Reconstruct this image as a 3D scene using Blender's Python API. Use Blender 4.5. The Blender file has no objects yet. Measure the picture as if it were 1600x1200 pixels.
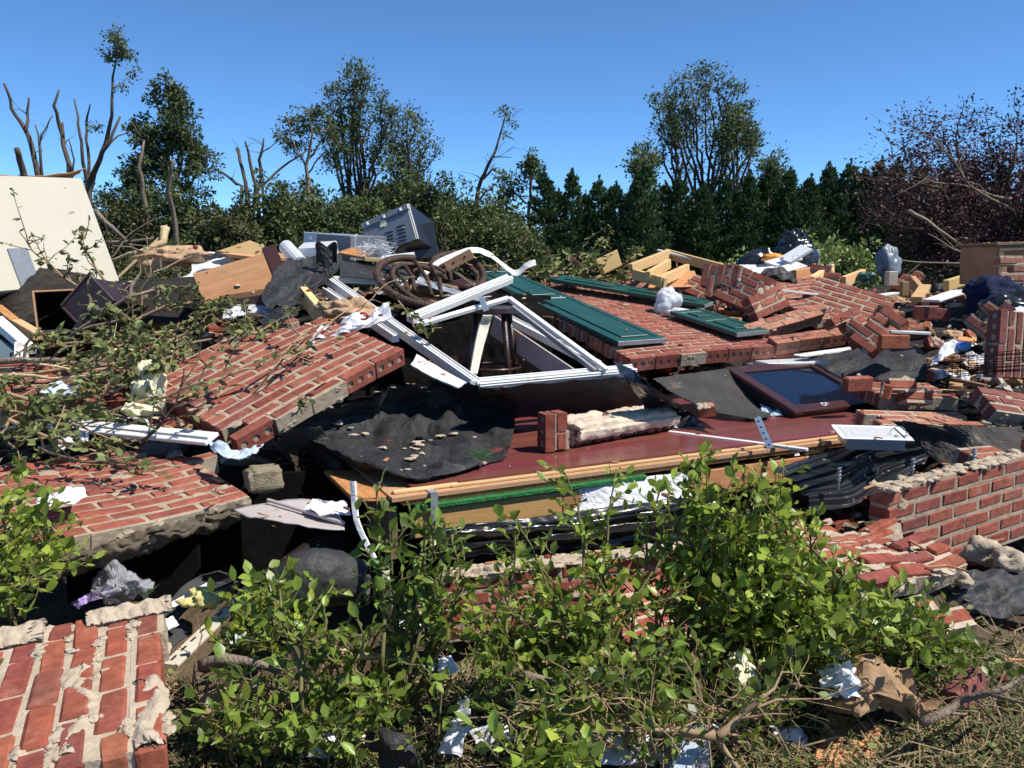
import bpy, math, random
import numpy as np
from mathutils import Vector, Matrix, noise

scene = bpy.context.scene
C = scene.collection
R = math.radians
# ------------------------------------------------------------------ camera
FPX, HOR, EYE = 1300.0, 400.0, 1.6          # focal length in photo pixels, horizon row, eye height
TILT = math.atan((600 - HOR) / FPX)
CT, ST = math.cos(TILT), math.sin(TILT)
cam_d = bpy.data.cameras.new('camera')
cam = bpy.data.objects.new('camera', cam_d)
C.objects.link(cam)
cam.location = (0, 0, EYE)
cam.rotation_euler = (math.pi / 2 - TILT, 0, 0)
cam_d.sensor_width = 36
cam_d.lens = 36 * FPX / 1600
cam_d.clip_start = 0.05
cam_d.clip_end = 3000
scene.camera = cam
# ------------------------------------------------------------------ sky and sun
SUN_AZ, SUN_EL = R(108), R(55)               # azimuth clockwise from +Y
w = bpy.data.worlds.new('World')
scene.world = w
w.use_nodes = True
nt = w.node_tree
bg = nt.nodes['Background']
sk = nt.nodes.new('ShaderNodeTexSky')
sk.sky_type = 'NISHITA'
sk.sun_disc = False
sk.sun_elevation = SUN_EL
sk.sun_rotation = SUN_AZ
sk.altitude = 4200
sk.air_density = 0.9
sk.dust_density = 0.0
sk.ozone_density = 9.0
wb = nt.nodes.new('ShaderNodeMix'); wb.data_type = 'RGBA'; wb.blend_type = 'MULTIPLY'; wb.inputs[0].default_value = 1.0
wb.inputs[7].default_value = (.84, 1.0, .98, 1)        # white balance of the sky
nt.links.new(sk.outputs[0], wb.inputs[6]); nt.links.new(wb.outputs[2], bg.inputs[0])
bg.inputs[1].default_value = 0.15
sl = bpy.data.lights.new('sun', 'SUN')
sl.energy = 5.0
sl.angle = R(0.53)
sl.color = (1.0, 0.955, 0.88)
so = bpy.data.objects.new('sun', sl)
C.objects.link(so)
sdir = Vector((math.sin(SUN_AZ) * math.cos(SUN_EL), math.cos(SUN_AZ) * math.cos(SUN_EL), math.sin(SUN_EL)))
so.location = sdir * 30
so.rotation_euler = (-sdir).to_track_quat('-Z', 'Y').to_euler()
scene.view_settings.view_transform = 'Standard'
scene.view_settings.look = 'None'
scene.view_settings.gamma = 1
scene.view_settings.use_curve_mapping = False
scene.view_settings.exposure = 0.40
scene.cycles.max_bounces = 6
scene.cycles.transparent_max_bounces = 8

# ------------------------------------------------------------------ points in the place
def ray(px, py):
    u, v = (px - 800) / FPX, -(py - 600) / FPX
    return Vector((u, CT + ST * v, CT * v - ST))
def P(px, py, y):
    """point of the place seen at a photo pixel, y metres ahead"""
    d = ray(px, py)
    return Vector((0, 0, EYE)) + d * (y / d.y)
def q(px, py, z):
    """the same, on the level z"""
    d = ray(px, py)
    return Vector((0, 0, EYE)) + d * ((z - EYE) / d.z)
def onplane(px, py, o, n):
    d = ray(px, py)
    c = Vector((0, 0, EYE))
    return c + d * ((o - c).dot(n) / d.dot(n))
def V(*a):
    return Vector(a)
def frame(o, ax, ay):
    """matrix at o, local x along ax, local y as near ay as may be, z the normal"""
    x = ax.normalized()
    y = (ay - x * ay.dot(x)).normalized()
    z = x.cross(y)
    return Matrix(((x.x, y.x, z.x, o.x), (x.y, y.y, z.y, o.y), (x.z, y.z, z.z, o.z), (0, 0, 0, 1)))
def upright(bl, br, tl):
    """matrix for a box seen face on: x = width, z = height, y away from the viewer; also width and height"""
    x = (br - bl); z = (tl - bl)
    wdt = x.length
    xn = x.normalized()
    z = z - xn * z.dot(xn)
    hgt = z.length
    zn = z.normalized()
    yn = zn.cross(xn)
    return Matrix(((xn.x, yn.x, zn.x, bl.x), (xn.y, yn.y, zn.y, bl.y), (xn.z, yn.z, zn.z, bl.z), (0, 0, 0, 1))), wdt, hgt

# ------------------------------------------------------------------ mesh building
class MB:
    def __init__(self):
        self.v, self.f = [], []
    def add(self, vs, fs):
        b = len(self.v)
        self.v.extend([tuple(x) for x in vs])
        self.f.extend([tuple(i + b for i in f) for f in fs])
        return self
    def box(self, sx, sy, sz, M=None, bev=0.0, o=(0, 0, 0), jit=0.0, rnd=None):
        """box from o to o + size"""
        hx, hy, hz = sx / 2, sy / 2, sz / 2
        c = Vector(o) + Vector((hx, hy, hz))
        if bev <= 0:
            vs = [Vector((x * hx, y * hy, z * hz)) for x in (-1, 1) for y in (-1, 1) for z in (-1, 1)]
            fs = [(0, 1, 3, 2), (4, 6, 7, 5), (0, 4, 5, 1), (2, 3, 7, 6), (0, 2, 6, 4), (1, 5, 7, 3)]
        else:
            b = min(bev, hx * .45, hy * .45, hz * .45)
            vs, idx = [], {}
            for x in (-1, 1):
                for y in (-1, 1):
                    for z in (-1, 1):
                        for k in range(3):
                            e = [hx, hy, hz]
                            for m in range(3):
                                if m != k:
                                    e[m] -= b
                            idx[(x, y, z, k)] = len(vs)
                            vs.append(Vector((x * e[0], y * e[1], z * e[2])))
            fs = []
            def cyc(k, s):
                a, d = [(1, 2), (2, 0), (0, 1)][k]
                out = []
                for (p, r) in ((-1, -1), (1, -1), (1, 1), (-1, 1)):
                    t = [0, 0, 0]; t[k] = s; t[a] = p; t[d] = r
                    out.append(idx[(t[0], t[1], t[2], k)])
                return out if s > 0 else out[::-1]
            for k in range(3):
                for s in (-1, 1):
                    fs.append(cyc(k, s))
            for k in range(3):
                a, d = [(1, 2), (2, 0), (0, 1)][k]
                for p in (-1, 1):
                    for r in (-1, 1):
                        def gi(s, kk):
                            t = [0, 0, 0]; t[k] = s; t[a] = p; t[d] = r
                            return idx[(t[0], t[1], t[2], kk)]
                        f = [gi(-1, a), gi(1, a), gi(1, d), gi(-1, d)]
                        fs.append(f if p * r < 0 else f[::-1])
            for x in (-1, 1):
                for y in (-1, 1):
                    for z in (-1, 1):
                        f = [idx[(x, y, z, k)] for k in range(3)]
                        fs.append(f if x * y * z > 0 else f[::-1])
        if jit and rnd:
            vs = [p + Vector((rnd.uniform(-jit, jit), rnd.uniform(-jit, jit), rnd.uniform(-jit, jit))) for p in vs]
        vs = [p + c for p in vs]
        if M is not None:
            vs = [M @ p for p in vs]
        return self.add(vs, fs)
    def bar(self, p0, p1, wd, ht, up=Vector((0, 0, 1)), bev=0.0):
        d = p1 - p0
        x = d.normalized()
        y = up.cross(x)
        if y.length < 1e-4:
            y = Vector((1, 0, 0)).cross(x)
        y.normalize()
        z = x.cross(y)
        M = Matrix(((x.x, y.x, z.x, p0.x), (x.y, y.y, z.y, p0.y), (x.z, y.z, z.z, p0.z), (0, 0, 0, 1)))
        return self.box(d.length, wd, ht, M, bev, (0, -wd / 2, -ht / 2))
    def tube(self, pts, rad, n=6, cap=True):
        pts = [Vector(p) for p in pts]
        m = len(pts)
        if not hasattr(rad, '__len__'):
            rad = [rad] * m
        b = len(self.v)
        prev = None
        for i, p in enumerate(pts):
            d = (pts[min(i + 1, m - 1)] - pts[max(i - 1, 0)])
            d = d.normalized() if d.length > 1e-9 else Vector((0, 0, 1))
            if prev is None:
                a = d.orthogonal().normalized()
            else:
                a = prev - d * prev.dot(d)
                a = a.normalized() if a.length > 1e-6 else d.orthogonal().normalized()
            prev = a
            c = d.cross(a)
            for k in range(n):
                t = 2 * math.pi * k / n
                self.v.append(tuple(p + (a * math.cos(t) + c * math.sin(t)) * rad[i]))
        for i in range(m - 1):
            for k in range(n):
                k2 = (k + 1) % n
                self.f.append((b + i * n + k, b + i * n + k2, b + (i + 1) * n + k2, b + (i + 1) * n + k))
        if cap:
            self.f.append(tuple(b + k for k in range(n))[::-1])
            self.f.append(tuple(b + (m - 1) * n + k for k in range(n)))
        return self
    def blob(self, c, r, seed, rough=.35, sub=1, sq=(1, 1, 1), M=None):
        vs, fs = ICO[sub]
        o = Vector((seed * 3.71, seed * 1.93, seed * .77))
        out = []
        for p in vs:
            k = 1 + rough * noise.noise(p * 1.3 + o) + rough * .5 * noise.noise(p * 3.1 + o)
            t = Vector((p.x * sq[0], p.y * sq[1], p.z * sq[2])) * (r * k)
            if M is not None:
                t = M.to_3x3() @ t
            out.append(c + t)
        return self.add(out, fs)
    def grid(self, pts, nu, nv, closed=False):
        b = len(self.v)
        self.v.extend([tuple(p) for p in pts])
        for i in range(nu - 1):
            for j in range(nv - 1):
                self.f.append((b + i * nv + j, b + i * nv + j + 1, b + (i + 1) * nv + j + 1, b + (i + 1) * nv + j))
        return self
    def mesh(self, name, smooth=False):
        me = bpy.data.meshes.new(name)
        me.from_pydata(self.v, [], self.f)
        if smooth:
            me.polygons.foreach_set('use_smooth', [True] * len(me.polygons))
        me.update()
        return me

def _ico():
    t = (1 + 5 ** .5) / 2
    v = [Vector(p).normalized() for p in ((-1, t, 0), (1, t, 0), (-1, -t, 0), (1, -t, 0), (0, -1, t), (0, 1, t), (0, -1, -t), (0, 1, -t), (t, 0, -1), (t, 0, 1), (-t, 0, -1), (-t, 0, 1))]
    f = [(0, 11, 5), (0, 5, 1), (0, 1, 7), (0, 7, 10), (0, 10, 11), (1, 5, 9), (5, 11, 4), (11, 10, 2), (10, 7, 6), (7, 1, 8), (3, 9, 4), (3, 4, 2), (3, 2, 6), (3, 6, 8), (3, 8, 9), (4, 9, 5), (2, 4, 11), (6, 2, 10), (8, 6, 7), (9, 8, 1)]
    out = [(v, f)]
    for _ in range(3):
        v = list(v); cache = {}; nf = []
        def mid(a, b):
            k = (min(a, b), max(a, b))
            if k not in cache:
                cache[k] = len(v); v.append(((v[a] + v[b]) / 2).normalized())
            return cache[k]
        for a, b, c in f:
            x, y, z = mid(a, b), mid(b, c), mid(c, a)
            nf += [(a, x, z), (b, y, x), (c, z, y), (x, y, z)]
        f = nf
        out.append((v, f))
    return out
ICO = _ico()

def tag(o, label=None, cat=None, group=None, kind=None):
    if label: o['label'] = label
    if cat: o['category'] = cat
    if group: o['group'] = group
    if kind: o['kind'] = kind
    elif cat: o['kind'] = 'thing'
    return o
def thing(name, label, cat, M=None, group=None):
    o = bpy.data.objects.new(name, None)
    o.empty_display_size = .1
    C.objects.link(o)
    if M is not None:
        o.matrix_world = M if isinstance(M, Matrix) else Matrix.Translation(M)
    return tag(o, label, cat, group)
def obj(name, mb, mat, parent=None, smooth=False, local=True, M=None):
    """one mesh object. local: the vertices are in the parent's frame; otherwise they are in the world's"""
    me = mb.mesh(name, smooth) if isinstance(mb, MB) else mb
    if mat and not me.materials:
        me.materials.append(mat)
    o = bpy.data.objects.new(name, me)
    C.objects.link(o)
    if parent is not None:
        o.parent = parent
        if not local:
            t = Matrix.Identity(4)
            p = parent
            while p is not None:
                t = p.matrix_basis @ t
                p = p.parent
            me.transform(t.inverted())
    if M is not None:
        o.matrix_basis = M
    return o
def solo(name, mb, mat, label, cat, group=None, smooth=False, kind=None):
    """a thing that is one mesh, its origin set at its base"""
    me = mb.mesh(name, smooth)
    me.materials.append(mat)
    a = np.array(mb.v)
    c = Vector((a[:, 0].mean(), a[:, 1].mean(), a[:, 2].min()))
    me.transform(Matrix.Translation(-c))
    o = bpy.data.objects.new(name, me)
    o.location = c
    C.objects.link(o)
    return tag(o, label, cat, group, kind)

# ------------------------------------------------------------------ cloth, paper, plastic, felt
def cr(p0, p1, p2, p3, t):
    return 0.5 * ((2 * p1) + (p2 - p0) * t + (2 * p0 - 5 * p1 + 4 * p2 - p3) * t * t + (3 * p1 - p0 - 3 * p2 + p3) * t * t * t)
def sheet(ctrl, nu=24, nv=32, amp=.02, freq=6.0, seed=1, thick=.003, rag=0.0, folds=0.0, fdir=0.3, holes=None, crisp=1.0, ff=4.0, crease=0.0, cf=5.0):
    """a crumpled sheet through a grid of points"""
    rows, cols = len(ctrl), len(ctrl[0])
    def at(i, j):
        return ctrl[max(0, min(rows - 1, i))][max(0, min(cols - 1, j))]
    def ev(u, v):
        fu, fv = u * (rows - 1), v * (cols - 1)
        i, j = min(int(fu), rows - 2), min(int(fv), cols - 2)
        a, b = fu - i, fv - j
        if rows == 2:
            rr = [at(0, 0)] * 0
        c = []
        for k in range(-1, 3):
            def g(m):
                ii, jj = i + k, m
                # extrapolate past the border so that the ends stay straight
                if ii < 0: base = at(0, jj) * 2 - at(1, jj)
                elif ii > rows - 1: base = at(rows - 1, jj) * 2 - at(rows - 2, jj)
                else: base = at(ii, jj)
                return base
            def gg(m):
                if m < 0: return g(0) * 2 - g(1)
                if m > cols - 1: return g(cols - 1) * 2 - g(cols - 2)
                return g(m)
            c.append(cr(gg(j - 1), gg(j), gg(j + 1), gg(j + 2), b))
        return cr(c[0], c[1], c[2], c[3], a)
    rnd = random.Random(seed)
    so_ = Vector((seed * 7.3 % 91, seed * 3.1 % 57, seed * 1.7 % 33))
    P0 = []
    for i in range(nu):
        for j in range(nv):
            u, v = i / (nu - 1), j / (nv - 1)
            if rag:
                p = Vector((u * 4, v * 4, seed))
                du = noise.noise(p * 3 + so_) + .5 * noise.noise(p * 9 + so_)
                dv = noise.noise(p * 3.3 - so_) + .5 * noise.noise(p * 8 - so_)
                u = min(1, max(0, u * (1 - 2 * rag) + rag + rag * du)) if i in (0, nu - 1) else u
                v = min(1, max(0, v * (1 - 2 * rag) + rag + rag * dv)) if j in (0, nv - 1) else v
            P0.append(ev(u, v))
    n_all = []
    for i in range(nu):
        for j in range(nv):
            a = P0[min(i + 1, nu - 1) * nv + j] - P0[max(i - 1, 0) * nv + j]
            b = P0[i * nv + min(j + 1, nv - 1)] - P0[i * nv + max(j - 1, 0)]
            n = b.cross(a)
            n = n.normalized() if n.length > 1e-9 else Vector((0, 0, 1))
            if n.z < 0: n = -n
            n_all.append(n)
    out = []
    waves = []
    for w_ in range(7):
        a_ = rnd.uniform(0, 6.283); v_ = Vector((math.cos(a_), math.sin(a_), rnd.gauss(0, .3)))
        waves.append((v_ * cf * rnd.uniform(.5, 1.9), rnd.uniform(0, 9), rnd.uniform(.35, 1.0)))
    ca, sa = math.cos(fdir), math.sin(fdir)
    for k, p in enumerate(P0):
        pp = p * freq + so_
        d = (abs(noise.noise(pp)) + .5 * abs(noise.noise(pp * 2.1)) + .25 * abs(noise.noise(pp * 4.3))) - .35
        d *= amp * 1.6 * crisp
        if crease:
            for v_, ph, am in waves:
                x_ = p.dot(v_) + ph + .8 * noise.noise(p * 2.2 + so_)
                d += crease * am / v_.length * cf * (abs((x_ % 2) - 1) - .5) * (.4 + .9 * abs(noise.noise(p * 1.7 - so_)) * 2)
        if folds:
            i, j = divmod(k, nv)
            u, v = i / (nu - 1), j / (nv - 1)
            s = u * ca * ff + v * sa * ff + 1.3 * noise.noise(p * 2 + so_)
            d += folds * (1 - abs(math.sin(s * 2))) + folds * .4 * (1 - abs(math.sin(s * 4.7 + 1)))
        out.append(p + n_all[k] * d)
    mb = MB()
    fs = []
    for i in range(nu - 1):
        for j in range(nv - 1):
            u, v = (i + .5) / (nu - 1), (j + .5) / (nv - 1)
            if holes and any(((u - a) / ru) ** 2 + ((v - b) / rv) ** 2 < 1 for a, b, ru, rv in holes):
                continue
            fs.append((i * nv + j, i * nv + j + 1, (i + 1) * nv + j + 1, (i + 1) * nv + j))
    n0 = len(out)
    vs = out + [p - n_all[k] * thick for k, p in enumerate(out)]
    edge = {}
    for f in fs:
        for a, b in zip(f, f[1:] + f[:1]):
            edge[(a, b)] = 1
    rim = [(b, a, a + n0, b + n0) for (a, b) in edge if (b, a) not in edge]
    mb.add(vs, fs + [tuple(i + n0 for i in f[::-1]) for f in fs] + rim)
    return mb
def pxgrid(rows):
    """[(px, py, z) or (px, py, 'y', depth)] -> points"""
    out = []
    for r_ in rows:
        out.append([P(a[0], a[1], a[3]) if a[2] == 'y' else q(*a) for a in r_])
    return out

# ------------------------------------------------------------------ materials
MATS = {}
def material(name, c1, c2=None, rough=.8, scale=8.0, bump=.2, bscale=30.0, spec=.3, c3=None, dirt=0.0, metal=0.0, per=None, stretch=None, trans=0.0, sheen=0.0, dist=0.02, detail=6, vr=(.55, 1.35)):
    """two-tone noise colour, optional third tone in patches, bump; per='object' or 'island' varies each piece"""
    m = bpy.data.materials.new(name)
    m.use_nodes = True
    N = m.node_tree.nodes; L = m.node_tree.links
    b = N['Principled BSDF']
    tc = N.new('ShaderNodeTexCoord')
    src = tc.outputs['Object']
    oi = N.new('ShaderNodeObjectInfo')
    ad = N.new('ShaderNodeVectorMath'); ad.operation = 'MULTIPLY_ADD'
    cb = N.new('ShaderNodeCombineXYZ')
    for k in range(3): L.new(oi.outputs['Random'], cb.inputs[k])
    L.new(cb.outputs[0], ad.inputs[0]); ad.inputs[1].default_value = (17, 29, 41); L.new(src, ad.inputs[2])
    vec = ad.outputs[0]
    if stretch:
        mp = N.new('ShaderNodeMapping'); mp.inputs['Scale'].default_value = stretch
        L.new(vec, mp.inputs[0]); svec = mp.outputs[0]
    else:
        svec = vec
    n1 = N.new('ShaderNodeTexNoise'); n1.inputs['Scale'].default_value = scale; n1.inputs['Detail'].default_value = detail; n1.inputs['Roughness'].default_value = .62
    L.new(svec, n1.inputs['Vector'])
    r1 = N.new('ShaderNodeValToRGB')
    r1.color_ramp.elements[0].position = .34; r1.color_ramp.elements[1].position = .68
    c2 = c2 or tuple(x * .7 for x in c1)
    r1.color_ramp.elements[0].color = (*c1, 1); r1.color_ramp.elements[1].color = (*c2, 1)
    L.new(n1.outputs['Fac'], r1.inputs[0])
    col = r1.outputs[0]
    if c3:
        n3 = N.new('ShaderNodeTexNoise'); n3.inputs['Scale'].default_value = scale * .45; n3.inputs['Detail'].default_value = 8; n3.inputs['Roughness'].default_value = .7
        L.new(vec, n3.inputs['Vector'])
        r3 = N.new('ShaderNodeValToRGB'); r3.color_ramp.elements[0].position = .60 - dirt * .2; r3.color_ramp.elements[1].position = .68 - dirt * .2
        L.new(n3.outputs['Fac'], r3.inputs[0])
        mx = N.new('ShaderNodeMix'); mx.data_type = 'RGBA'
        L.new(r3.outputs[0], mx.inputs[0]); L.new(col, mx.inputs[6]); mx.inputs[7].default_value = (*c3, 1)
        col = mx.outputs[2]
    if per:
        if per == 'object':
            rv = oi.outputs['Random']
        else:
            ge = N.new('ShaderNodeNewGeometry'); rv = ge.outputs['Random Per Island']
        mr = N.new('ShaderNodeMapRange'); mr.inputs[3].default_value = vr[0]; mr.inputs[4].default_value = vr[1]
        L.new(rv, mr.inputs[0])
        hs = N.new('ShaderNodeHueSaturation')
        L.new(mr.outputs[0], hs.inputs['Value']); L.new(col, hs.inputs['Color'])
        m2 = N.new('ShaderNodeMath'); m2.operation = 'MULTIPLY_ADD'; m2.inputs[1].default_value = -.035; m2.inputs[2].default_value = .517
        wn = N.new('ShaderNodeTexWhiteNoise'); wn.noise_dimensions = '1D'; L.new(rv, wn.inputs['W'])
        L.new(wn.outputs['Value'], m2.inputs[0]); L.new(m2.outputs[0], hs.inputs['Hue'])
        col = hs.outputs[0]
    L.new(col, b.inputs['Base Color'])
    b.inputs['Roughness'].default_value = rough
    b.inputs['Specular IOR Level'].default_value = spec
    b.inputs['Metallic'].default_value = metal
    if bump:
        nb = N.new('ShaderNodeTexNoise'); nb.inputs['Scale'].default_value = bscale; nb.inputs['Detail'].default_value = 5
        L.new(svec, nb.inputs['Vector'])
        bp = N.new('ShaderNodeBump'); bp.inputs['Strength'].default_value = bump; bp.inputs['Distance'].default_value = dist
        L.new(nb.outputs['Fac'], bp.inputs['Height']); L.new(bp.outputs[0], b.inputs['Normal'])
    if trans:
        tr = N.new('ShaderNodeBsdfTranslucent'); L.new(col, tr.inputs[0])
        ms = N.new('ShaderNodeMixShader'); ms.inputs[0].default_value = trans
        L.new(b.outputs[0], ms.inputs[1]); L.new(tr.outputs[0], ms.inputs[2])
        L.new(ms.outputs[0], N['Material Output'].inputs[0])
    MATS[name] = m
    return m
def brick_material(name, cols, dusty=.25, wear=(.40, .27, .2)):
    m = bpy.data.materials.new(name); m.use_nodes = True
    N = m.node_tree.nodes; L = m.node_tree.links; b = N['Principled BSDF']
    oi = N.new('ShaderNodeObjectInfo')
    rp = N.new('ShaderNodeValToRGB'); rp.color_ramp.interpolation = 'LINEAR'
    e = rp.color_ramp.elements
    for k, c in enumerate(cols):
        el = e[k] if k < 2 else e.new(k / (len(cols) - 1))
        el.position = k / (len(cols) - 1); el.color = (*c, 1)
    L.new(oi.outputs['Random'], rp.inputs[0])
    tc = N.new('ShaderNodeTexCoord')
    cb = N.new('ShaderNodeCombineXYZ')
    for k in range(3): L.new(oi.outputs['Random'], cb.inputs[k])
    ad = N.new('ShaderNodeVectorMath'); ad.operation = 'MULTIPLY_ADD'; ad.inputs[1].default_value = (13, 31, 7)
    L.new(cb.outputs[0], ad.inputs[0]); L.new(tc.outputs['Object'], ad.inputs[2])
    n1 = N.new('ShaderNodeTexNoise'); n1.inputs['Scale'].default_value = 22; n1.inputs['Detail'].default_value = 8; n1.inputs['Roughness'].default_value = .65
    L.new(ad.outputs[0], n1.inputs['Vector'])
    mr = N.new('ShaderNodeMapRange'); mr.inputs[1].default_value = .3; mr.inputs[2].default_value = .75; mr.inputs[3].default_value = .55; mr.inputs[4].default_value = 1.3
    L.new(n1.outputs['Fac'], mr.inputs[0])
    hs = N.new('ShaderNodeHueSaturation'); L.new(rp.outputs[0], hs.inputs['Color']); L.new(mr.outputs[0], hs.inputs['Value'])
    n2 = N.new('ShaderNodeTexNoise'); n2.inputs['Scale'].default_value = 9; n2.inputs['Detail'].default_value = 10; n2.inputs['Roughness'].default_value = .75
    L.new(ad.outputs[0], n2.inputs['Vector'])
    r2 = N.new('ShaderNodeValToRGB'); r2.color_ramp.elements[0].position = .56; r2.color_ramp.elements[1].position = .72
    r2.color_ramp.elements[1].color = (dusty * 2, dusty * 2, dusty * 2, 1)
    L.new(n2.outputs['Fac'], r2.inputs[0])
    mx = N.new('ShaderNodeMix'); mx.data_type = 'RGBA'; L.new(r2.outputs[0], mx.inputs[0]); L.new(hs.outputs[0], mx.inputs[6]); mx.inputs[7].default_value = (*wear, 1)
    L.new(mx.outputs[2], b.inputs['Base Color'])
    b.inputs['Roughness'].default_value = .88; b.inputs['Specular IOR Level'].default_value = .2
    nb = N.new('ShaderNodeTexNoise'); nb.inputs['Scale'].default_value = 90; nb.inputs['Detail'].default_value = 4
    L.new(ad.outputs[0], nb.inputs['Vector'])
    bp = N.new('ShaderNodeBump'); bp.inputs['Strength'].default_value = .5; bp.inputs['Distance'].default_value = .004
    L.new(nb.outputs['Fac'], bp.inputs['Height']); L.new(bp.outputs[0], b.inputs['Normal'])
    MATS[name] = m
    return m
def leafmat(name, c1, c2, trans=.35, rough=.5, spec=.4, bright=1.0):
    m = material(name, c1, c2, rough=rough, scale=3.0, bump=0, spec=spec, per='island', trans=trans, detail=1, vr=(.45, 1.5))
    return m

M_ = MATS
brick_material('brick_red', [(0.198, 0.053, 0.038), (0.267, 0.077, 0.051), (0.318, 0.099, 0.063), (0.232, 0.067, 0.047), (0.335, 0.116, 0.072), (0.198, 0.065, 0.054), (0.292, 0.084, 0.054)], .24, (.45, .30, .21))
brick_material('brick_worn', [(0.267, 0.064, 0.041), (0.335, 0.095, 0.054), (0.206, 0.064, 0.050), (0.370, 0.129, 0.065), (0.301, 0.076, 0.050), (0.232, 0.065, 0.050), (0.327, 0.086, 0.052)], .22, (.48, .32, .22))
brick_material('brick_orange', [(.34, .14, .09), (.40, .175, .11), (.33, .12, .075), (.42, .20, .13), (.29, .11, .08)], .35)
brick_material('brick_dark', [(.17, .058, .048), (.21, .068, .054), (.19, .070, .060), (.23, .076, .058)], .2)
material('mortar', (.40, .325, .235), (.26, .205, .145), .95, 22, .6, 60, .1, c3=(.17, .135, .095), dirt=-.05, dist=.006)
material('mortar_pale', (.47, .385, .285), (.36, .29, .205), .95, 18, .7, 55, .1, c3=(.25, .20, .15), dist=.008)
material('mortar_slab', (.60, .51, .39), (.48, .39, .29), .95, 12, .7, 45, .1, c3=(.36, .29, .21), dirt=-.1, dist=.008)
material('mortar_dirty', (.13, .105, .075), (.08, .066, .048), .95, 14, .7, 40, .1, c3=(.04, .035, .026), dist=.008)  # dark tone, also paints the shade under the flat slab's edge
material('concrete', (.27, .22, .15), (.18, .145, .095), .95, 40, .9, 120, .1, dist=.006)
material('felt', (.020, .020, .021), (.033, .032, .032), .62, 9, .35, 40, .35, c3=(.085, .075, .062), dirt=-.12)
material('felt_torn', (.012, .012, .013), (.022, .021, .021), .72, 7, .8, 22, .4, c3=(.075, .064, .05), dirt=.04, dist=.014)
material('felt_dusty', (.036, .033, .030), (.055, .050, .045), .8, 7, .5, 60, .25, c3=(.16, .135, .105), dirt=.0)
material('plastic_black', (.012, .013, .014), (.020, .021, .023), .22, 5, .15, 12, .6, c3=(.035, .035, .036), dirt=-.1)
material('shingle', (.045, .045, .047), (.075, .073, .07), .95, 160, .8, 220, .2, dist=.004)
material('plank_maroon', (.155, .040, .036), (.19, .052, .045), .24, 5, .04, 30, .5, c3=(.24, .12, .10), dirt=-.16, per='object', stretch=(2, 14, 14), vr=(.88, 1.14))
material('pine', (.60, .33, .14), (.47, .235, .085), .75, 9, .2, 50, .25, per='object', stretch=(1.2, 12, 12), c3=(.30, .15, .06), dirt=-.1)
material('pine_pale', (.66, .45, .22), (.55, .34, .14), .75, 8, .15, 50, .25, per='object', stretch=(1.2, 12, 12))
material('osb', (.52, .25, .095), (.36, .155, .055), .85, 26, .5, 60, .2, c3=(.60, .38, .2))
material('plywood_edge', (.52, .31, .17), (.42, .22, .11), .85, 30, .35, 80, .2, stretch=(1, 1, 6))
material('plywood_orange', (.50, .26, .12), (.40, .19, .085), .7, 5, .2, 40, .25, c3=(.20, .19, .15), dirt=-.08, stretch=(1, 1, 7))
material('wood_grey', (.24, .17, .11), (.16, .11, .075), .9, 14, .5, 40, .2, stretch=(1.5, 10, 10))
material('wood_dark', (.045, .021, .014), (.028, .013, .009), .32, 5, .15, 40, .5, stretch=(1, 1, 6))
material('wood_mahogany', (.060, .020, .014), (.040, .014, .010), .3, 6, .1, 40, .5, stretch=(1, 8, 8))
material('wood_black', (.016, .012, .010), (.026, .019, .015), .55, 6, .2, 30, .3)
material('rattan', (.070, .038, .024), (.038, .021, .014), .6, 18, .7, 50, .3, c3=(.20, .15, .11), dirt=-.02)
material('white_vinyl', (.78, .78, .76), (.66, .65, .61), .42, 6, .05, 30, .4, c3=(.40, .35, .28), dirt=-.04)
material('white_paint', (.74, .73, .70), (.62, .60, .56), .6, 7, .15, 40, .3, c3=(.38, .33, .26), dirt=-.03)
material('white_paper', (.82, .82, .82), (.74, .74, .75), .8, 8, .1, 20, .2, trans=.12)
material('white_plastic', (.78, .79, .80), (.68, .70, .72), .35, 5, .1, 20, .4, trans=.3)
material('paper_print', (.80, .80, .82), (.74, .74, .77), .8, 8, .1, 20, .2, c3=(.35, .36, .42), dirt=-.12)
material('beige_steel', (.50, .455, .36), (.47, .425, .33), .4, 2.5, .04, 6, .4, c3=(.50, .44, .33), dirt=-.2)
material('grey_steel', (.19, .21, .235), (.15, .165, .19), .45, 7, .1, 30, .5, c3=(.30, .31, .32), dirt=-.12, metal=.25)
material('navy_steel', (.012, .014, .022), (.018, .020, .030), .4, 5, .05, 20, .5)
material('pale_blue_steel', (.52, .59, .67), (.44, .51, .60), .38, 6, .1, 30, .5, c3=(.33, .36, .40), dirt=-.14, metal=.2)
material('slot_black', (.008, .008, .009), (.012, .012, .013), .8, 6, 0)
material('green_paint', (.009, .056, .044), (.013, .072, .056), .42, 5, .1, 30, .5, c3=(.06, .10, .08), dirt=-.02)
material('galvanised', (.50, .54, .58), (.40, .43, .46), .35, 12, .1, 40, .5, metal=.6, c3=(.30, .30, .30), dirt=-.1)
material('grey_edge', (.26, .26, .27), (.20, .20, .21), .6, 10, .2, 40)
material('vinyl_cream', (.56, .51, .40), (.48, .43, .33), .5, 8, .1, 30, .3, c3=(.30, .25, .18), dirt=-.1)
material('siding_grey', (.46, .40, .37), (.42, .36, .33), .5, 4, .06, 30, .3, c3=(.33, .27, .22), dirt=-.1)
material('siding_dark', (.095, .075, .075), (.075, .06, .06), .5, 4, .06, 30, .3)
material('foam_yellow', (.62, .55, .22), (.50, .43, .16), .95, 18, .9, 50, .1, c3=(.7, .66, .42), dist=.01)
material('foam_cream', (.72, .68, .46), (.60, .55, .36), .9, 12, .6, 30, .1, dist=.01)
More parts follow.
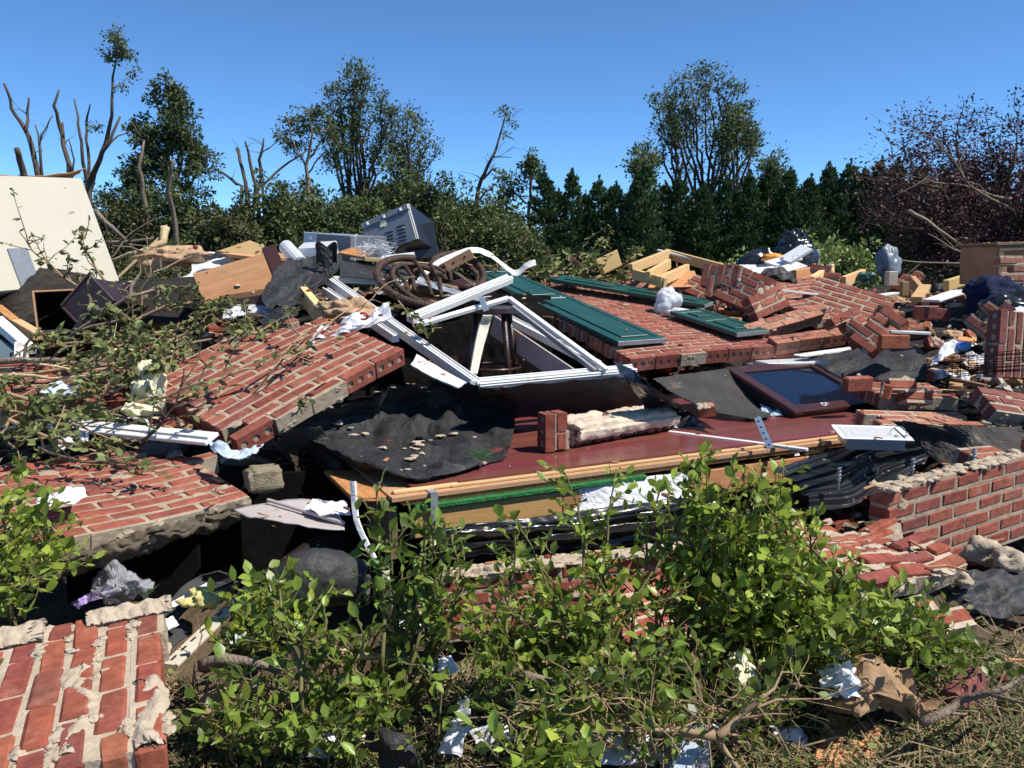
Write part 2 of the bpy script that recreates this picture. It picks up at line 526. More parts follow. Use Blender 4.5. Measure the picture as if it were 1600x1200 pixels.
material('insulation_tan', (.50, .33, .20), (.38, .24, .14), .95, 25, .9, 50, .1, c3=(.60, .44, .28), dist=.012)
material('insulation_foil', (.58, .58, .60), (.40, .40, .42), .3, 14, .6, 25, .5, metal=.5)
material('brown_paper', (.36, .23, .13), (.27, .165, .09), .9, 7, .4, 20, .15)
material('cardboard', (.38, .22, .12), (.30, .165, .085), .9, 6, .2, 40, .15)
material('blue_cloth', (.33, .43, .53), (.60, .64, .68), .9, 14, .5, 60, .1)
material('navy_cloth', (.014, .019, .045), (.022, .028, .06), .9, 8, .4, 40, .1)
material('green_trim', (.02, .11, .03), (.03, .17, .05), .8, 40, .5, 90, .2)
material('purple_print', (.22, .10, .38), (.45, .40, .6), .3, 18, .1, 20, .4)
material('bark', (.135, .105, .080), (.085, .064, .048), .95, 6, .8, 18, .1, stretch=(5, 5, 1), dist=.03)
material('bark_pale', (.27, .21, .155), (.17, .13, .095), .95, 6, .7, 18, .1, stretch=(5, 5, 1), dist=.02)
material('split_wood', (.62, .47, .27), (.50, .35, .18), .85, 6, .5, 20, .2, stretch=(8, 8, 1))
material('twig', (.36, .25, .14), (.25, .17, .10), .9, 14, .3, 40, .2)
material('twig_green', (.17, .155, .05), (.12, .10, .04), .8, 14, .2, 40, .3)
material('shade_black', (.007, .006, .006), (.011, .010, .009), 1, 6, .3, 20, .02)  # near-black that puts the shade of the hollows into the colour
material('soil', (.10, .075, .05), (.055, .042, .03), 1, 5, .9, 25, .05, c3=(.16, .125, .08), dist=.03)
material('debris_dark', (.055, .045, .038), (.030, .026, .023), 1, 7, .9, 20, .05, c3=(.12, .09, .065), dist=.04)
material('grass_green', (.07, .105, .03), (.11, .12, .045), .8, 3, 0, 10, .2, per='island', trans=.25)
material('grass_dry', (.34, .26, .14), (.22, .16, .08), .9, 3, 0, 10, .2, per='island')
material('pine_needle', (.05, .115, .045), (.08, .15, .06), .7, 3, 0, 10, .3, per='island', trans=.15)
leafmat('leaf_holly', (.235, .315, .040), (.29, .37, .055), .44, .38, .45)
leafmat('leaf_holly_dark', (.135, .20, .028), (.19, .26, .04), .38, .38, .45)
leafmat('leaf_fallen', (.14, .17, .050), (.18, .20, .065), .25, .6)
leafmat('leaf_tree', (.095, .128, .042), (.125, .155, .056), .30, .6, .25)
leafmat('leaf_tree_dark', (.075, .105, .036), (.10, .128, .046), .28, .6, .25)
leafmat('leaf_olive', (.105, .125, .042), (.135, .15, .055), .25, .6, .25)
leafmat('leaf_brown', (.115, .115, .048), (.09, .098, .04), .15, .8, .15)
leafmat('leaf_cypress', (.050, .092, .036), (.072, .12, .045), .2, .7, .2)
leafmat('leaf_purple', (.068, .030, .036), (.095, .044, .044), .2, .55, .3)
leafmat('leaf_lime', (.19, .245, .06), (.24, .29, .09), .25, .45, .4)
def glass(name, c, rough=.06):
    m = bpy.data.materials.new(name); m.use_nodes = True
    b = m.node_tree.nodes['Principled BSDF']
    b.inputs['Base Color'].default_value = (*c, 1); b.inputs['Roughness'].default_value = rough; b.inputs['Specular IOR Level'].default_value = .6
    MATS[name] = m
    return m
def shard_material():
    m = bpy.data.materials.new('shards'); m.use_nodes = True
    N = m.node_tree.nodes; L = m.node_tree.links; b = N['Principled BSDF']
    g = N.new('ShaderNodeNewGeometry'); rp = N.new('ShaderNodeValToRGB'); rp.color_ramp.interpolation = 'CONSTANT'
    cols = [(.06, .05, .04), (.50, .34, .18), (.20, .13, .08), (.24, .065, .045), (.62, .60, .56), (.38, .22, .11), (.03, .03, .03), (.42, .36, .28), (.13, .10, .07), (.55, .44, .30), (.28, .27, .26), (.30, .085, .055)]
    e = rp.color_ramp.elements
    for k, c in enumerate(cols):
        el = e[k] if k < 2 else e.new(k / len(cols))
        el.position = k / len(cols); el.color = (*c, 1)
    tc = N.new('ShaderNodeTexCoord'); nz = N.new('ShaderNodeTexNoise'); nz.inputs['Scale'].default_value = 30
    L.new(tc.outputs['Object'], nz.inputs['Vector'])
    mr = N.new('ShaderNodeMapRange'); mr.inputs[1].default_value = .3; mr.inputs[2].default_value = .7; mr.inputs[3].default_value = .65; mr.inputs[4].default_value = 1.15
    L.new(nz.outputs['Fac'], mr.inputs[0])
    hs = N.new('ShaderNodeHueSaturation'); L.new(g.outputs['Random Per Island'], rp.inputs[0]); L.new(rp.outputs[0], hs.inputs['Color']); L.new(mr.outputs[0], hs.inputs['Value'])
    L.new(hs.outputs[0], b.inputs['Base Color']); b.inputs['Roughness'].default_value = .85; b.inputs['Specular IOR Level'].default_value = .2
    MATS['shards'] = m
shard_material()
glass('glass_navy', (.006, .010, .022))
glass('glass_window', (.10, .14, .16), .05)
def clear_plastic(name, c, a):
    m = bpy.data.materials.new(name); m.use_nodes = True
    N = m.node_tree.nodes; L = m.node_tree.links
    b = N['Principled BSDF']; b.inputs['Base Color'].default_value = (*c, 1); b.inputs['Roughness'].default_value = .12; b.inputs['Specular IOR Level'].default_value = .8
    t = N.new('ShaderNodeBsdfTransparent'); t.inputs[0].default_value = (.9, .9, .9, 1)
    ms = N.new('ShaderNodeMixShader'); ms.inputs[0].default_value = a
    L.new(t.outputs[0], ms.inputs[1]); L.new(b.outputs[0], ms.inputs[2]); L.new(ms.outputs[0], N['Material Output'].inputs[0])
    MATS[name] = m
clear_plastic('film_clear', (.55, .55, .58), .35)
clear_plastic('film_milky', (.80, .80, .82), .72)
def plain(name, c, rough=.6):
    return glass(name, c, rough)
plain('red_print', (.55, .02, .03))
plain('orange_print', (.75, .28, .03))
plain('blue_print', (.06, .25, .60))
plain('white_enamel', (.82, .82, .82), .3)

# ------------------------------------------------------------------ bricks
BL, BH, BT, PL, PH = .1905, .0545, .090, .203, .067
def brick_mesh(seed, L=BL, chip=0.0, T=BT):
    r_ = random.Random(seed)
    mb = MB().box(L, BH, T, None, .005 + .003 * r_.random(), (-L / 2, -BH / 2, -T / 2), .0022, r_)
    if chip:
        k = r_.randrange(8)
        sx, sy, sz = [(a, b, c) for a in (-1, 1) for b in (-1, 1) for c in (-1, 1)][k]
        cx = Vector((sx * L / 2, sy * BH / 2, sz * T / 2))
        nv = []
        for p in mb.v:
            p = Vector(p); d = (p - cx).length
            if d < .03: p = p + (-cx).normalized() * chip
            nv.append(tuple(p))
        mb.v = nv
    return mb.mesh('brick')
def cored_mesh(seed, L=BL, side=-1):
    r_ = random.Random(seed)
    mb = MB(); hx, hy, hz = L / 2, BH / 2, BT / 2
    nh = 3 if L > .15 else 1
    cw = L / nh
    ring = [(-1, -1), (0, -1), (1, -1), (1, 0), (1, 1), (0, 1), (-1, 1), (-1, 0)]
    for k in range(nh):
        cx = -hx + cw * (k + .5); rr = .0185 + .002 * r_.random()
        vs = []
        for a, b in ring: vs.append((cx + a * cw / 2, -hy, b * hz))
        for i, (a, b) in enumerate(ring):
            t = math.atan2(b, a)
            vs.append((cx + math.cos(t) * rr, -hy, math.sin(t) * rr))
        for i, (a, b) in enumerate(ring):
            t = math.atan2(b, a)
            vs.append((cx + math.cos(t) * rr * .92, -hy + .04, math.sin(t) * rr * .92))
        fs = []
        for i in range(8):
            j = (i + 1) % 8
            fs.append((i, j, 8 + j, 8 + i)); fs.append((8 + i, 8 + j, 16 + j, 16 + i))
        fs.append(tuple(range(16, 24)))
        mb.add(vs, fs)
    c = [(-hx, -hy, -hz), (hx, -hy, -hz), (hx, -hy, hz), (-hx, -hy, hz), (-hx, hy, -hz), (hx, hy, -hz), (hx, hy, hz), (-hx, hy, hz)]
    mb.add(c, [(3, 2, 6, 7), (0, 4, 5, 1), (0, 3, 7, 4), (1, 5, 6, 2), (4, 7, 6, 5)])
    if side > 0:
        mb.v = [(-x, -y, z) for x, y, z in mb.v]
    return mb.mesh('brick')
BR = {'full': [brick_mesh(i, BL, [0, 0, .006, .012, 0, .008][i % 6]) for i in range(8)],
      'half': [brick_mesh(20 + i, BL * .47, [0, .01, .015][i]) for i in range(3)],
      'thin': [brick_mesh(40 + i, BL, [0, .006, .012][i], BT * .55) for i in range(3)],
      'c-': [cored_mesh(60 + i, BL, -1) for i in range(3)], 'c+': [cored_mesh(70 + i, BL, 1) for i in range(3)],
      'hc-': [cored_mesh(80, BL * .47, -1)], 'hc+': [cored_mesh(81, BL * .47, 1)]}
_bm_cache = {}
def brick_data(kind, k, mat):
    key = (kind, k % len(BR[kind]), mat)
    if key not in _bm_cache:
        me = BR[kind][key[1]].copy(); me.name = 'brick'; me.materials.clear(); me.materials.append(M_[mat])
        _bm_cache[key] = me
    return _bm_cache[key]

def brick_piece(name, label, M, cols, rows, seed=1, mask=None, warp=None, mat='brick_red', mortar='mortar', group=None, cored=True, recess=.005, jit=.0015, cover=.3, lumps=6, lump_r=.022, tooth=.35, cat='brick wall', back=False, struct=False, smear=0, sides=True, lmat='mortar_pale'):
    """a broken piece of brick wall: local x along the bricks, y across the courses, z out of the face (face at z = 0)"""
    r_ = random.Random(seed)
    t = thing(name, label, cat, M, group)
    W = cols * PL
    cells = []
    for r in range(rows):
        off = .5 * PL if r % 2 else 0
        xs = []
        for c in range(-1 if r % 2 else 0, cols):
            x0, x1 = c * PL + off, (c + 1) * PL + off
            full = True
            if x0 < -1e-6 or x1 > W + 1e-6:
                if r_.random() < tooth: 
                    if r_.random() < .5: continue
                else:
                    x0, x1 = max(x0, 0), min(x1, W); full = False
            xs.append((x0, x1, full))
        for x0, x1, full in xs:
            xc, yc = (x0 + x1) / 2, (r + .5) * PH
            if mask and not mask(xc / W, yc / (rows * PH), r_): continue
            cells.append((r, x0, x1, full))
    have = {}
    for r, x0, x1, full in cells: have.setdefault(r, []).append((x0, x1))
    def covered(r, a, b):
        return sum(max(0, min(b, y) - max(a, x)) for x, y in have.get(r, [])) / (b - a)
    mo = MB()
    def wz(x, y): return warp(x / W, y / (rows * PH)) if warp else 0.0
    for k, (r, x0, x1, full) in enumerate(cells):
        xc, yc = (x0 + x1) / 2, (r + .5) * PH
        lo, hi = covered(r - 1, x0, x1) < .3, covered(r + 1, x0, x1) < .3
        kind = 'full' if full else 'half'
        capped = r_.random() < cover
        if cored and (lo or hi) and not capped:
            kind = ('c' if full else 'hc') + ('-' if lo else '+')
        me = brick_data(kind, r_.randrange(9), mat)
        z = wz(xc, yc)
        eps = .02
        gx = (wz(xc + eps, yc) - wz(xc - eps, yc)) / (2 * eps); gy = (wz(xc, yc + eps) - wz(xc, yc - eps)) / (2 * eps)
        rot = Matrix.Rotation(math.atan(gy) + r_.gauss(0, jit * 4), 4, 'X') @ Matrix.Rotation(-math.atan(gx) + r_.gauss(0, jit * 3), 4, 'Y') @ Matrix.Rotation(r_.gauss(0, jit * 5), 4, 'Z')
        b = obj('brick', me, None, t)
        b.matrix_basis = Matrix.Translation((xc + r_.gauss(0, jit), yc + r_.gauss(0, jit), z - BT / 2 + abs(r_.gauss(0, jit)))) @ rot
        # mortar round it
        y0, y1 = r * PH - .0012, (r + 1) * PH + .0012
        a0, a1 = x0 - .0012, x1 + .0012
        if lo: y0 += .014 if not capped else -.004 - .008 * r_.random()
        if hi: y1 -= .014 if not capped else -.004 - .008 * r_.random()
        if not any(abs(xx1 - x0) < .01 for xx0, xx1 in have[r]): a0 += .012
        if not any(abs(xx0 - x1) < .01 for xx0, xx1 in have[r]): a1 -= .012
        rc = .0012 + recess * r_.uniform(.25, .6)
        RM = Matrix.Translation((xc, yc, z)) @ Matrix.Rotation(math.atan(gy), 4, 'X') @ Matrix.Rotation(-math.atan(gx), 4, 'Y')
        mo.box(a1 - a0, y1 - y0, BT - rc - .006, RM, 0, (a0 - xc, y0 - yc, -BT + .006), .0009, r_)
        if (lo or hi) and capped:
            for _ in range(2):
                mo.blob(Vector((r_.uniform(x0, x1), (y0 + .003) if lo else (y1 - .003), z - r_.uniform(.015, BT - .01))), r_.uniform(.010, .022), r_.random() * 99, .6, 1, (1.3, .6, 1))
    for _ in range(lumps):
        if not cells: break
        r, x0, x1, full = r_.choice(cells)
        e = r_.choice((0, 1))
        y = r * PH if e == 0 else (r + 1) * PH
        x = r_.uniform(x0, x1)
        mo.blob(Vector((x, y, wz(x, y) - r_.uniform(-.002, .02))), lump_r * r_.uniform(.4, 1.1), r_.random() * 99, .7, 1, (1.5, 1, .3))
    o = obj('mortar', mo, M_[mortar], t)
    if smear:
        sm = MB()
        for _ in range(smear):
            r, x0, x1, full = r_.choice(cells)
            y = r * PH + (PH if r_.random() < .5 else 0)
            x = r_.uniform(x0, x1); L = r_.uniform(.02, .09)
            for s in range(r_.randint(2, 5)):
                xx = x + r_.uniform(-L, L); yy = y + r_.gauss(0, .007)
                sm.blob(Vector((xx, yy, wz(xx, yy) - .001)), r_.uniform(.007, .017), r_.random() * 99, .9, 2, (1.6, 1, .26))
        obj('mortar_smear', sm, M_[lmat], t, True)['kind'] = 'stuff'
    return t

def loose_brick(o, rz, tilt, roll, label, group, mat='brick_red', cored=False, name='loose_brick', crust=0, seed=0, half=False):
    """a single brick resting on its bed, with a crust of mortar"""
    M = Matrix.Translation(o) @ Matrix.Rotation(rz, 4, 'Z') @ Matrix.Rotation(tilt, 4, 'X') @ Matrix.Rotation(roll, 4, 'Y')
    b = obj(name, brick_data(('hc-' if half else 'c-') if cored else ('half' if half else 'full'), seed, mat), None)
    b.matrix_world = M
    tag(b, label, 'brick', group)
    if crust:
        mb = MB(); r_ = random.Random(seed + 5)
        L = BL * (.47 if half else 1)
        for k in range(crust * 5):
            mb.blob(Vector((r_.uniform(-L / 2, L / 2), BH / 2, r_.uniform(-BT / 2, BT / 2))), r_.uniform(.009, .019), r_.random() * 99, .6, 1, (1.3, .5, 1.2))
        obj('mortar', mb, M_['mortar_pale'], b)
    return b

# ------------------------------------------------------------------ leaves, shrubs, trees
def leaf_shape(n=9, fold=.16, teeth=.0, seed=0):
    """one leaf in its own frame: base at 0, tip at x = 1, a mid rib and two halves"""
    r_ = random.Random(seed)
    prof = [(0, .0), (.12, .16), (.32, .29), (.55, .30), (.78, .19), (1, 0)]
    vs, fs = [], []
    for i, (x, h) in enumerate(prof):
        sag = -.10 * x * x
        vs.append((x, 0, sag))
        if 0 < i < len(prof) - 1:
            hh = h + (teeth if i % 2 else -teeth * .3)
            vs.append((x + .02, hh, sag + fold * hh * 1.2)); vs.append((x + .02, -hh, sag + fold * hh * 1.2))
    # indices: 0 | 1,2,3 | 4,5,6 | 7,8,9 | 10,11,12 | 13
    fs = [(0, 1, 2), (0, 3, 1), (1, 4, 5, 2), (1, 3, 6, 4), (4, 7, 8, 5), (4, 6, 9, 7), (7, 10, 11, 8), (7, 9, 12, 10), (10, 13, 11), (10, 12, 13)]
    return np.array(vs), fs
LEAF_V, LEAF_F = leaf_shape(teeth=.03)
LEAF_LOW_V = np.array([(0, 0, 0), (.5, .3, .05), (1, 0, -.08), (.5, -.3, .05)]); LEAF_LOW_F = [(0, 2, 1), (0, 3, 2)]

def leaf_frames(pos, dirs, size, rs, up=.55):
    """matrices for leaves: positions, rough outward directions, sizes"""
    n = len(pos)
    d = dirs + rs.normal(0, .35, (n, 3))
    d /= np.linalg.norm(d, axis=1)[:, None] + 1e-9
    nn = rs.normal(0, .6, (n, 3)) + np.array([0, 0, up * 1.4])
    nn -= d * (nn * d).sum(1)[:, None]
    nn /= np.linalg.norm(nn, axis=1)[:, None] + 1e-9
    b = np.cross(nn, d)
    s = size * rs.uniform(.42, 1.28, n)
    return d * s[:, None], b * (s * rs.uniform(.6, 1.15, n))[:, None], nn * (s * rs.uniform(-.6, 2.6, n))[:, None]
def leaves_np(pos, dirs, size, rs, low=False, up=.55):
    X, Y, Z = leaf_frames(pos, dirs, size, rs, up)
    LV, LF = (LEAF_LOW_V, LEAF_LOW_F) if low else (LEAF_V, LEAF_F)
    vs = pos[:, None, :] + LV[None, :, 0, None] * X[:, None, :] + LV[None, :, 1, None] * Y[:, None, :] + LV[None, :, 2, None] * Z[:, None, :]
    return vs, LF
def leaf_mesh(name, pos, dirs, size, rs, mat, low=False, up=.55, off=None):
    pos = np.asarray(pos, float)
    vs, LF = leaves_np(pos, np.asarray(dirs, float), size, rs, low, up)
    n, k, _ = vs.shape
    if off is not None: vs = vs - np.array(off)
    return raw_mesh(name, vs.reshape(-1, 3), LF, n, k, mat, smooth=not low)
def raw_mesh(name, verts, LF, n, k, mat, smooth=False):
    """a mesh of n copies of one small face pattern with k vertices"""
    me = bpy.data.meshes.new(name)
    lens = [len(f) for f in LF]; flat = np.array([i for f in LF for i in f])
    loops = (flat[None, :] + (np.arange(n) * k)[:, None]).ravel()
    tot = np.tile(lens, n)
    start = np.concatenate(([0], np.cumsum(tot)[:-1]))
    me.vertices.add(len(verts)); me.vertices.foreach_set('co', np.ascontiguousarray(verts, dtype=np.float32).ravel())
    me.loops.add(len(loops)); me.loops.foreach_set('vertex_index', loops.astype(np.int32))
    me.polygons.add(len(tot)); me.polygons.foreach_set('loop_start', start.astype(np.int32)); me.polygons.foreach_set('loop_total', tot.astype(np.int32))
    if smooth: me.polygons.foreach_set('use_smooth', np.ones(len(tot), bool))
    me.update(calc_edges=True); me.validate()
    me.materials.append(M_[mat])
    return me
def wander(p0, p1, n, amp, r_, droop=0.0):
    """a slightly crooked line of n + 1 points"""
    out = []
    d = p1 - p0; L = d.length
    a = Vector((r_.gauss(0, 1), r_.gauss(0, 1), r_.gauss(0, 1))) * amp * L
    b = Vector((r_.gauss(0, 1), r_.gauss(0, 1), r_.gauss(0, 1))) * amp * L * .5
    for i in range(n + 1):
        t = i / n
        out.append(p0 + d * t + a * math.sin(math.pi * t) + b * math.sin(2 * math.pi * t) + Vector((0, 0, -droop * L * t * t)))
    return out

LEAF_OBJ = {}
def single_leaf(mat, k):
    key = (mat, k)
    if key not in LEAF_OBJ:
        v, f = leaf_shape(fold=.1 + .12 * k, teeth=.03, seed=k)
        me = MB().add([tuple(x) for x in v], f).mesh('leaf', True)
        me.materials.append(M_[mat])
        LEAF_OBJ[key] = me
    return LEAF_OBJ[key]
material('leaf_single', (.25, .33, .042), (.31, .39, .06), .38, 3, 0, 10, .45, per='object', trans=.40, detail=1, vr=(.4, 1.45))
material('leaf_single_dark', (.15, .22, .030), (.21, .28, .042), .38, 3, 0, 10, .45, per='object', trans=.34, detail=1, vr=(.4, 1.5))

def shrub(name, label, stems, size=.042, mat='leaf_holly', smat='leaf_single', seed=1, singles=220, spacing=.02, twigs=5, group=None, rad=.007, start=.35, twl=.13, stem_mat='twig_green', density=1.0):
    """stems: lists of points, base first. Leaves grow on short twigs along the upper part of every stem"""
    r_ = random.Random(seed); rs = np.random.RandomState(seed)
    base = stems[0][0].copy()
    t = thing(name, label, 'shrub', base, group)
    pos, dirs = [], []
    tw = MB()
    for st in stems:
        # smooth the line
        pts = []
        for a in range(len(st) - 1):
            seg = wander(st[a], st[a + 1], 4, .03, r_)
            pts += seg if a == 0 else seg[1:]
        n = len(pts)
        rr = [rad * (1 - .75 * i / (n - 1)) for i in range(n)]
        sm = MB().tube([p - base for p in pts], rr, 6)
        obj('stem', sm, M_[stem_mat], t, True)
        total = sum((pts[i + 1] - pts[i]).length for i in range(n - 1))
        nt_ = max(2, int(twigs * total / .25))
        for k in range(nt_):
            f = start + (1 - start) * (k + r_.random()) / nt_
            i = min(n - 2, int(f * (n - 1)))
            p = pts[i].lerp(pts[i + 1], f * (n - 1) - i)
            ax = (pts[i + 1] - pts[i]).normalized()
            side = Vector((r_.gauss(0, 1), r_.gauss(0, 1), r_.gauss(0, .7) + .25)); side = (side - ax * side.dot(ax) * .6).normalized()
            L = twl * r_.uniform(.45, 1.25) * (1.1 - .55 * f)
            tip = p + (side * .8 + ax * .55).normalized() * L
            line = wander(p, tip, 3, .08, r_)
            tw.tube([x - base for x in line], [rad * .35, rad * .28, rad * .2, rad * .12], 4, False)
            m = max(2, int(L / spacing * density))
            for s in range(m):
                g = (s + .6) / m
                j = min(2, int(g * 3))
                pp = line[j].lerp(line[j + 1], g * 3 - j)
                d = (tip - p).normalized()
                sd = d.orthogonal().normalized(); sd.rotate(Matrix.Rotation(r_.uniform(0, 6.28), 3, d))
                pos.append(pp); dirs.append(d * .6 + sd * (1 if s < m - 1 else .15) + Vector((0, 0, .2)))
        pos.append(pts[-1]); dirs.append((pts[-1] - pts[-2]).normalized())
    obj('twigs', tw, M_[stem_mat], t)['kind'] = 'stuff'
    pos = np.array([tuple(p) for p in pos]); dirs = np.array([tuple(p) for p in dirs])
    # the leaves that show largest are single parts
    cd = np.linalg.norm(pos - np.array([0, 0, EYE]), axis=1)
    order = np.argsort(cd)
    ns = min(singles, len(order))
    # outermost = nearest to the viewer among a spread of directions
    pick = set(order[:ns].tolist())
    X, Y, Z = leaf_frames(pos, dirs, size, rs)
    b0 = np.array(base)
    for i in sorted(pick):
        o = bpy.data.objects.new('leaf', single_leaf(smat, i % 3))
        p = pos[i] - b0
        o.matrix_basis = Matrix(((X[i][0], Y[i][0], Z[i][0], p[0]), (X[i][1], Y[i][1], Z[i][1], p[1]), (X[i][2], Y[i][2], Z[i][2], p[2]), (0, 0, 0, 1)))
        o.parent = t
        C.objects.link(o)
    rest = np.array([i for i in range(len(pos)) if i not in pick], int)
    if len(rest):
        vs = (pos[rest] - b0)[:, None, :] + LEAF_V[None, :, 0, None] * X[rest][:, None, :] + LEAF_V[None, :, 1, None] * Y[rest][:, None, :] + LEAF_V[None, :, 2, None] * Z[rest][:, None, :]
        me = raw_mesh('foliage', vs.reshape(-1, 3), LEAF_F, len(rest), len(LEAF_V), mat, True)
        o = obj('foliage', me, None, t); o['kind'] = 'stuff'
    return t

class Tree:
    """grows limbs from given or recursive lines and gathers leaf places"""
    def __init__(self, seed):
        self.r = random.Random(seed); self.rs = np.random.RandomState(seed)
        self.wood = MB(); self.pos, self.dir = [], []
    def limb(self, p, d, L, r0, level, maxlevel, kids=4, spread=.7, up=.25, wig=.16, leaf_from=.3, leaf_n=10, leaf_r=.35, n=6, taper=.35, ratio=.6):
        r_ = self.r
        pts, ds = [p.copy()], [d.normalized()]
        seg = L / n
        for i in range(n):
            dd = ds[-1] + Vector((r_.gauss(0, wig), r_.gauss(0, wig), r_.gauss(0, wig) + up * .25))
            dd.normalize()
            ds.append(dd); pts.append(pts[-1] + dd * seg)
        rad = [r0 * (1 - (1 - taper) * i / n) for i in range(n + 1)]
        self.wood.tube(pts, rad, 7 if level == 0 else (5 if level == 1 else 3), False)
        if level < maxlevel:
            for k in range(kids):
                f = .35 + .65 * (k + r_.random() * .8) / kids
                i = min(n - 1, int(f * n))
                q_ = pts[i].lerp(pts[i + 1], f * n - i) if f * n - i <= 1 else pts[-1]
                side = Vector((r_.gauss(0, 1), r_.gauss(0, 1), r_.gauss(0, .4)))
                side -= ds[i] * side.dot(ds[i]); side.normalize()
                nd = (ds[i] + side * spread * r_.uniform(.6, 1.3)).normalized()
                self.limb(q_, nd, L * ratio * r_.uniform(.65, 1.15) * (1.15 - .5 * f), rad[i] * .6, level + 1, maxlevel, kids, spread, up, wig, leaf_from, leaf_n, leaf_r, max(3, n - 2), taper, ratio)
        if level >= maxlevel - 1 and leaf_n:
            m = leaf_n if level == maxlevel else leaf_n // 2
            for k in range(m):
                f = leaf_from + (1 - leaf_from) * r_.random()
                i = min(n - 1, int(f * n))
                c = pts[i].lerp(pts[i + 1], r_.random())
                o = Vector((r_.gauss(0, 1), r_.gauss(0, 1), r_.gauss(0, .8))) * leaf_r * .5
                self.pos.append(c + o); self.dir.append(ds[i] * .4 + o.normalized() + Vector((0, 0, -.15)))
        return pts
    def clump(self, c, rad, n, shell=.4):
        for _ in range(n):
            v = Vector((self.r.gauss(0, 1), self.r.gauss(0, 1), self.r.gauss(0, 1))).normalized()
            k = (shell + (1 - shell) * self.r.random()) if self.r.random() < .75 else self.r.random()
            self.pos.append(c + Vector((v.x * rad[0], v.y * rad[1], v.z * rad[2])) * k); self.dir.append(v)
    def fill(self, c, rad, m, n, r0=.35):
        for _ in range(m):
            v = Vector((self.r.uniform(-1, 1), self.r.uniform(-1, 1), self.r.uniform(-1, 1)))
            if v.length > 1: v.normalize()
            k = r0 * self.r.uniform(.6, 1.3)
            self.clump(c + Vector((v.x * rad[0], v.y * rad[1], v.z * rad[2])), (k, k, k * .8), n, .2)
    def build(self, name, label, base, leaf=.14, mat='leaf_tree', bark='bark', group=None, cat='tree', low=True, extra=None):
        t = thing(name, label, cat, base, group)
        b = np.array(base)
        self.wood.v = [(x - b[0], y - b[1], z - b[2]) for x, y, z in self.wood.v]
        if self.wood.v: obj('trunk', self.wood, M_[bark], t, True)
        if self.pos:
            me = leaf_mesh('crown', np.array([tuple(p) for p in self.pos]), np.array([tuple(p) for p in self.dir]), leaf, self.rs, mat, low, off=b)
            o = obj('crown', me, None, t)
        return t

# ================================================================== THE SETTING
def sstep(a, b, x):
    t = min(1, max(0, (x - a) / (b - a)))
    return t * t * (3 - 2 * t)
def ground_z(x, y):
    z = .26 * (1 - sstep(2.4, 3.4, y)) + .05 * noise.noise(Vector((x * 1.3, y * 1.3, 3))) * (1 - sstep(6, 12, y))
    # the hollow in front of the crawl space, left of the floor
    k = math.exp(-(((x + .9) / .6) ** 2 + ((y - 3.05) / .42) ** 2))
    z -= .34 * k
    # bank under the broken wall at the near left
    z += .30 * sstep(-.85, -1.25, x) * (1 - sstep(2.15, 2.6, y)) if x < -.85 else 0
    # rubble bank under the jumbled slab
    z += .16 * math.exp(-(((x - 1.5) / .32) ** 2 + ((y - 2.98) / .3) ** 2)) + .25 * math.exp(-(((x - 1.6) / .3) ** 2 + ((y - 3.15) / .25) ** 2))
    return z
def axis(lo, hi, near, step, far_n):
    a = list(np.arange(-near, near + 1e-6, step))
    l = [-near - (abs(lo) - near) * ((k + 1) / far_n) ** 2.2 for k in range(far_n)][::-1]
    h = [near + (hi - near) * ((k + 1) / far_n) ** 2.2 for k in range(far_n)]
    return l + a + h
gx = axis(-700, 700, 6, .12, 26); gy = [-30, -12, -6, -3, -1.5] + list(np.arange(-.5, 8, .12)) + [8 + 692 * ((k + 1) / 26) ** 2.4 for k in range(26)]
gm = MB()
gm.grid([(x, y, ground_z(x, y)) for x in gx for y in gy], len(gx), len(gy))
gm.f = [f[::-1] for f in gm.f]
ground = obj('ground', gm, None, None, True); tag(ground, kind='structure')
def ground_mat():
    m = material('ground_soil', (.12, .088, .055), (.062, .046, .03), 1, 6, .9, 30, .05, c3=(.09, .10, .035), dirt=.15, dist=.03)
    return m
ground.data.materials.append(ground_mat())

def mound_z(x, y):
    h = 1.12 * sstep(5.4, 8.2, y) * (1 - sstep(11.5, 15, y))
    h *= 1 - .9 * sstep(6.5, 9.5, abs(x - .3)) * (1 if x > 0 else .5)
    h += .58 * sstep(-.95, -1.35, x) * sstep(3.75, 4.15, y) * (1 - sstep(5, 7, y)) if x < -.9 else 0
    h += .42 * sstep(2.2, 2.7, x) * sstep(3.9, 4.5, y) * (1 - sstep(5.6, 7.5, y)) if x > 2 else 0
    n = .16 * noise.noise(Vector((x * .9, y * .9, 7))) + .07 * noise.noise(Vector((x * 3, y * 3, 1)))
    return h + n * min(1, h * 3) - .03 - .35 * (1 - min(1, max(0, h) * 4))
mx_ = np.arange(-11, 11.01, .13); my_ = np.arange(3.2, 16, .13)
mm = MB().grid([(x, y, mound_z(x, y)) for x in mx_ for y in my_], len(mx_), len(my_))
mm.f = [f[::-1] for f in mm.f]
tag(solo('debris_mound', mm, M_['debris_dark'], 'dark heap of crushed rubble under the wreckage', 'rubble', smooth=True), kind='stuff')

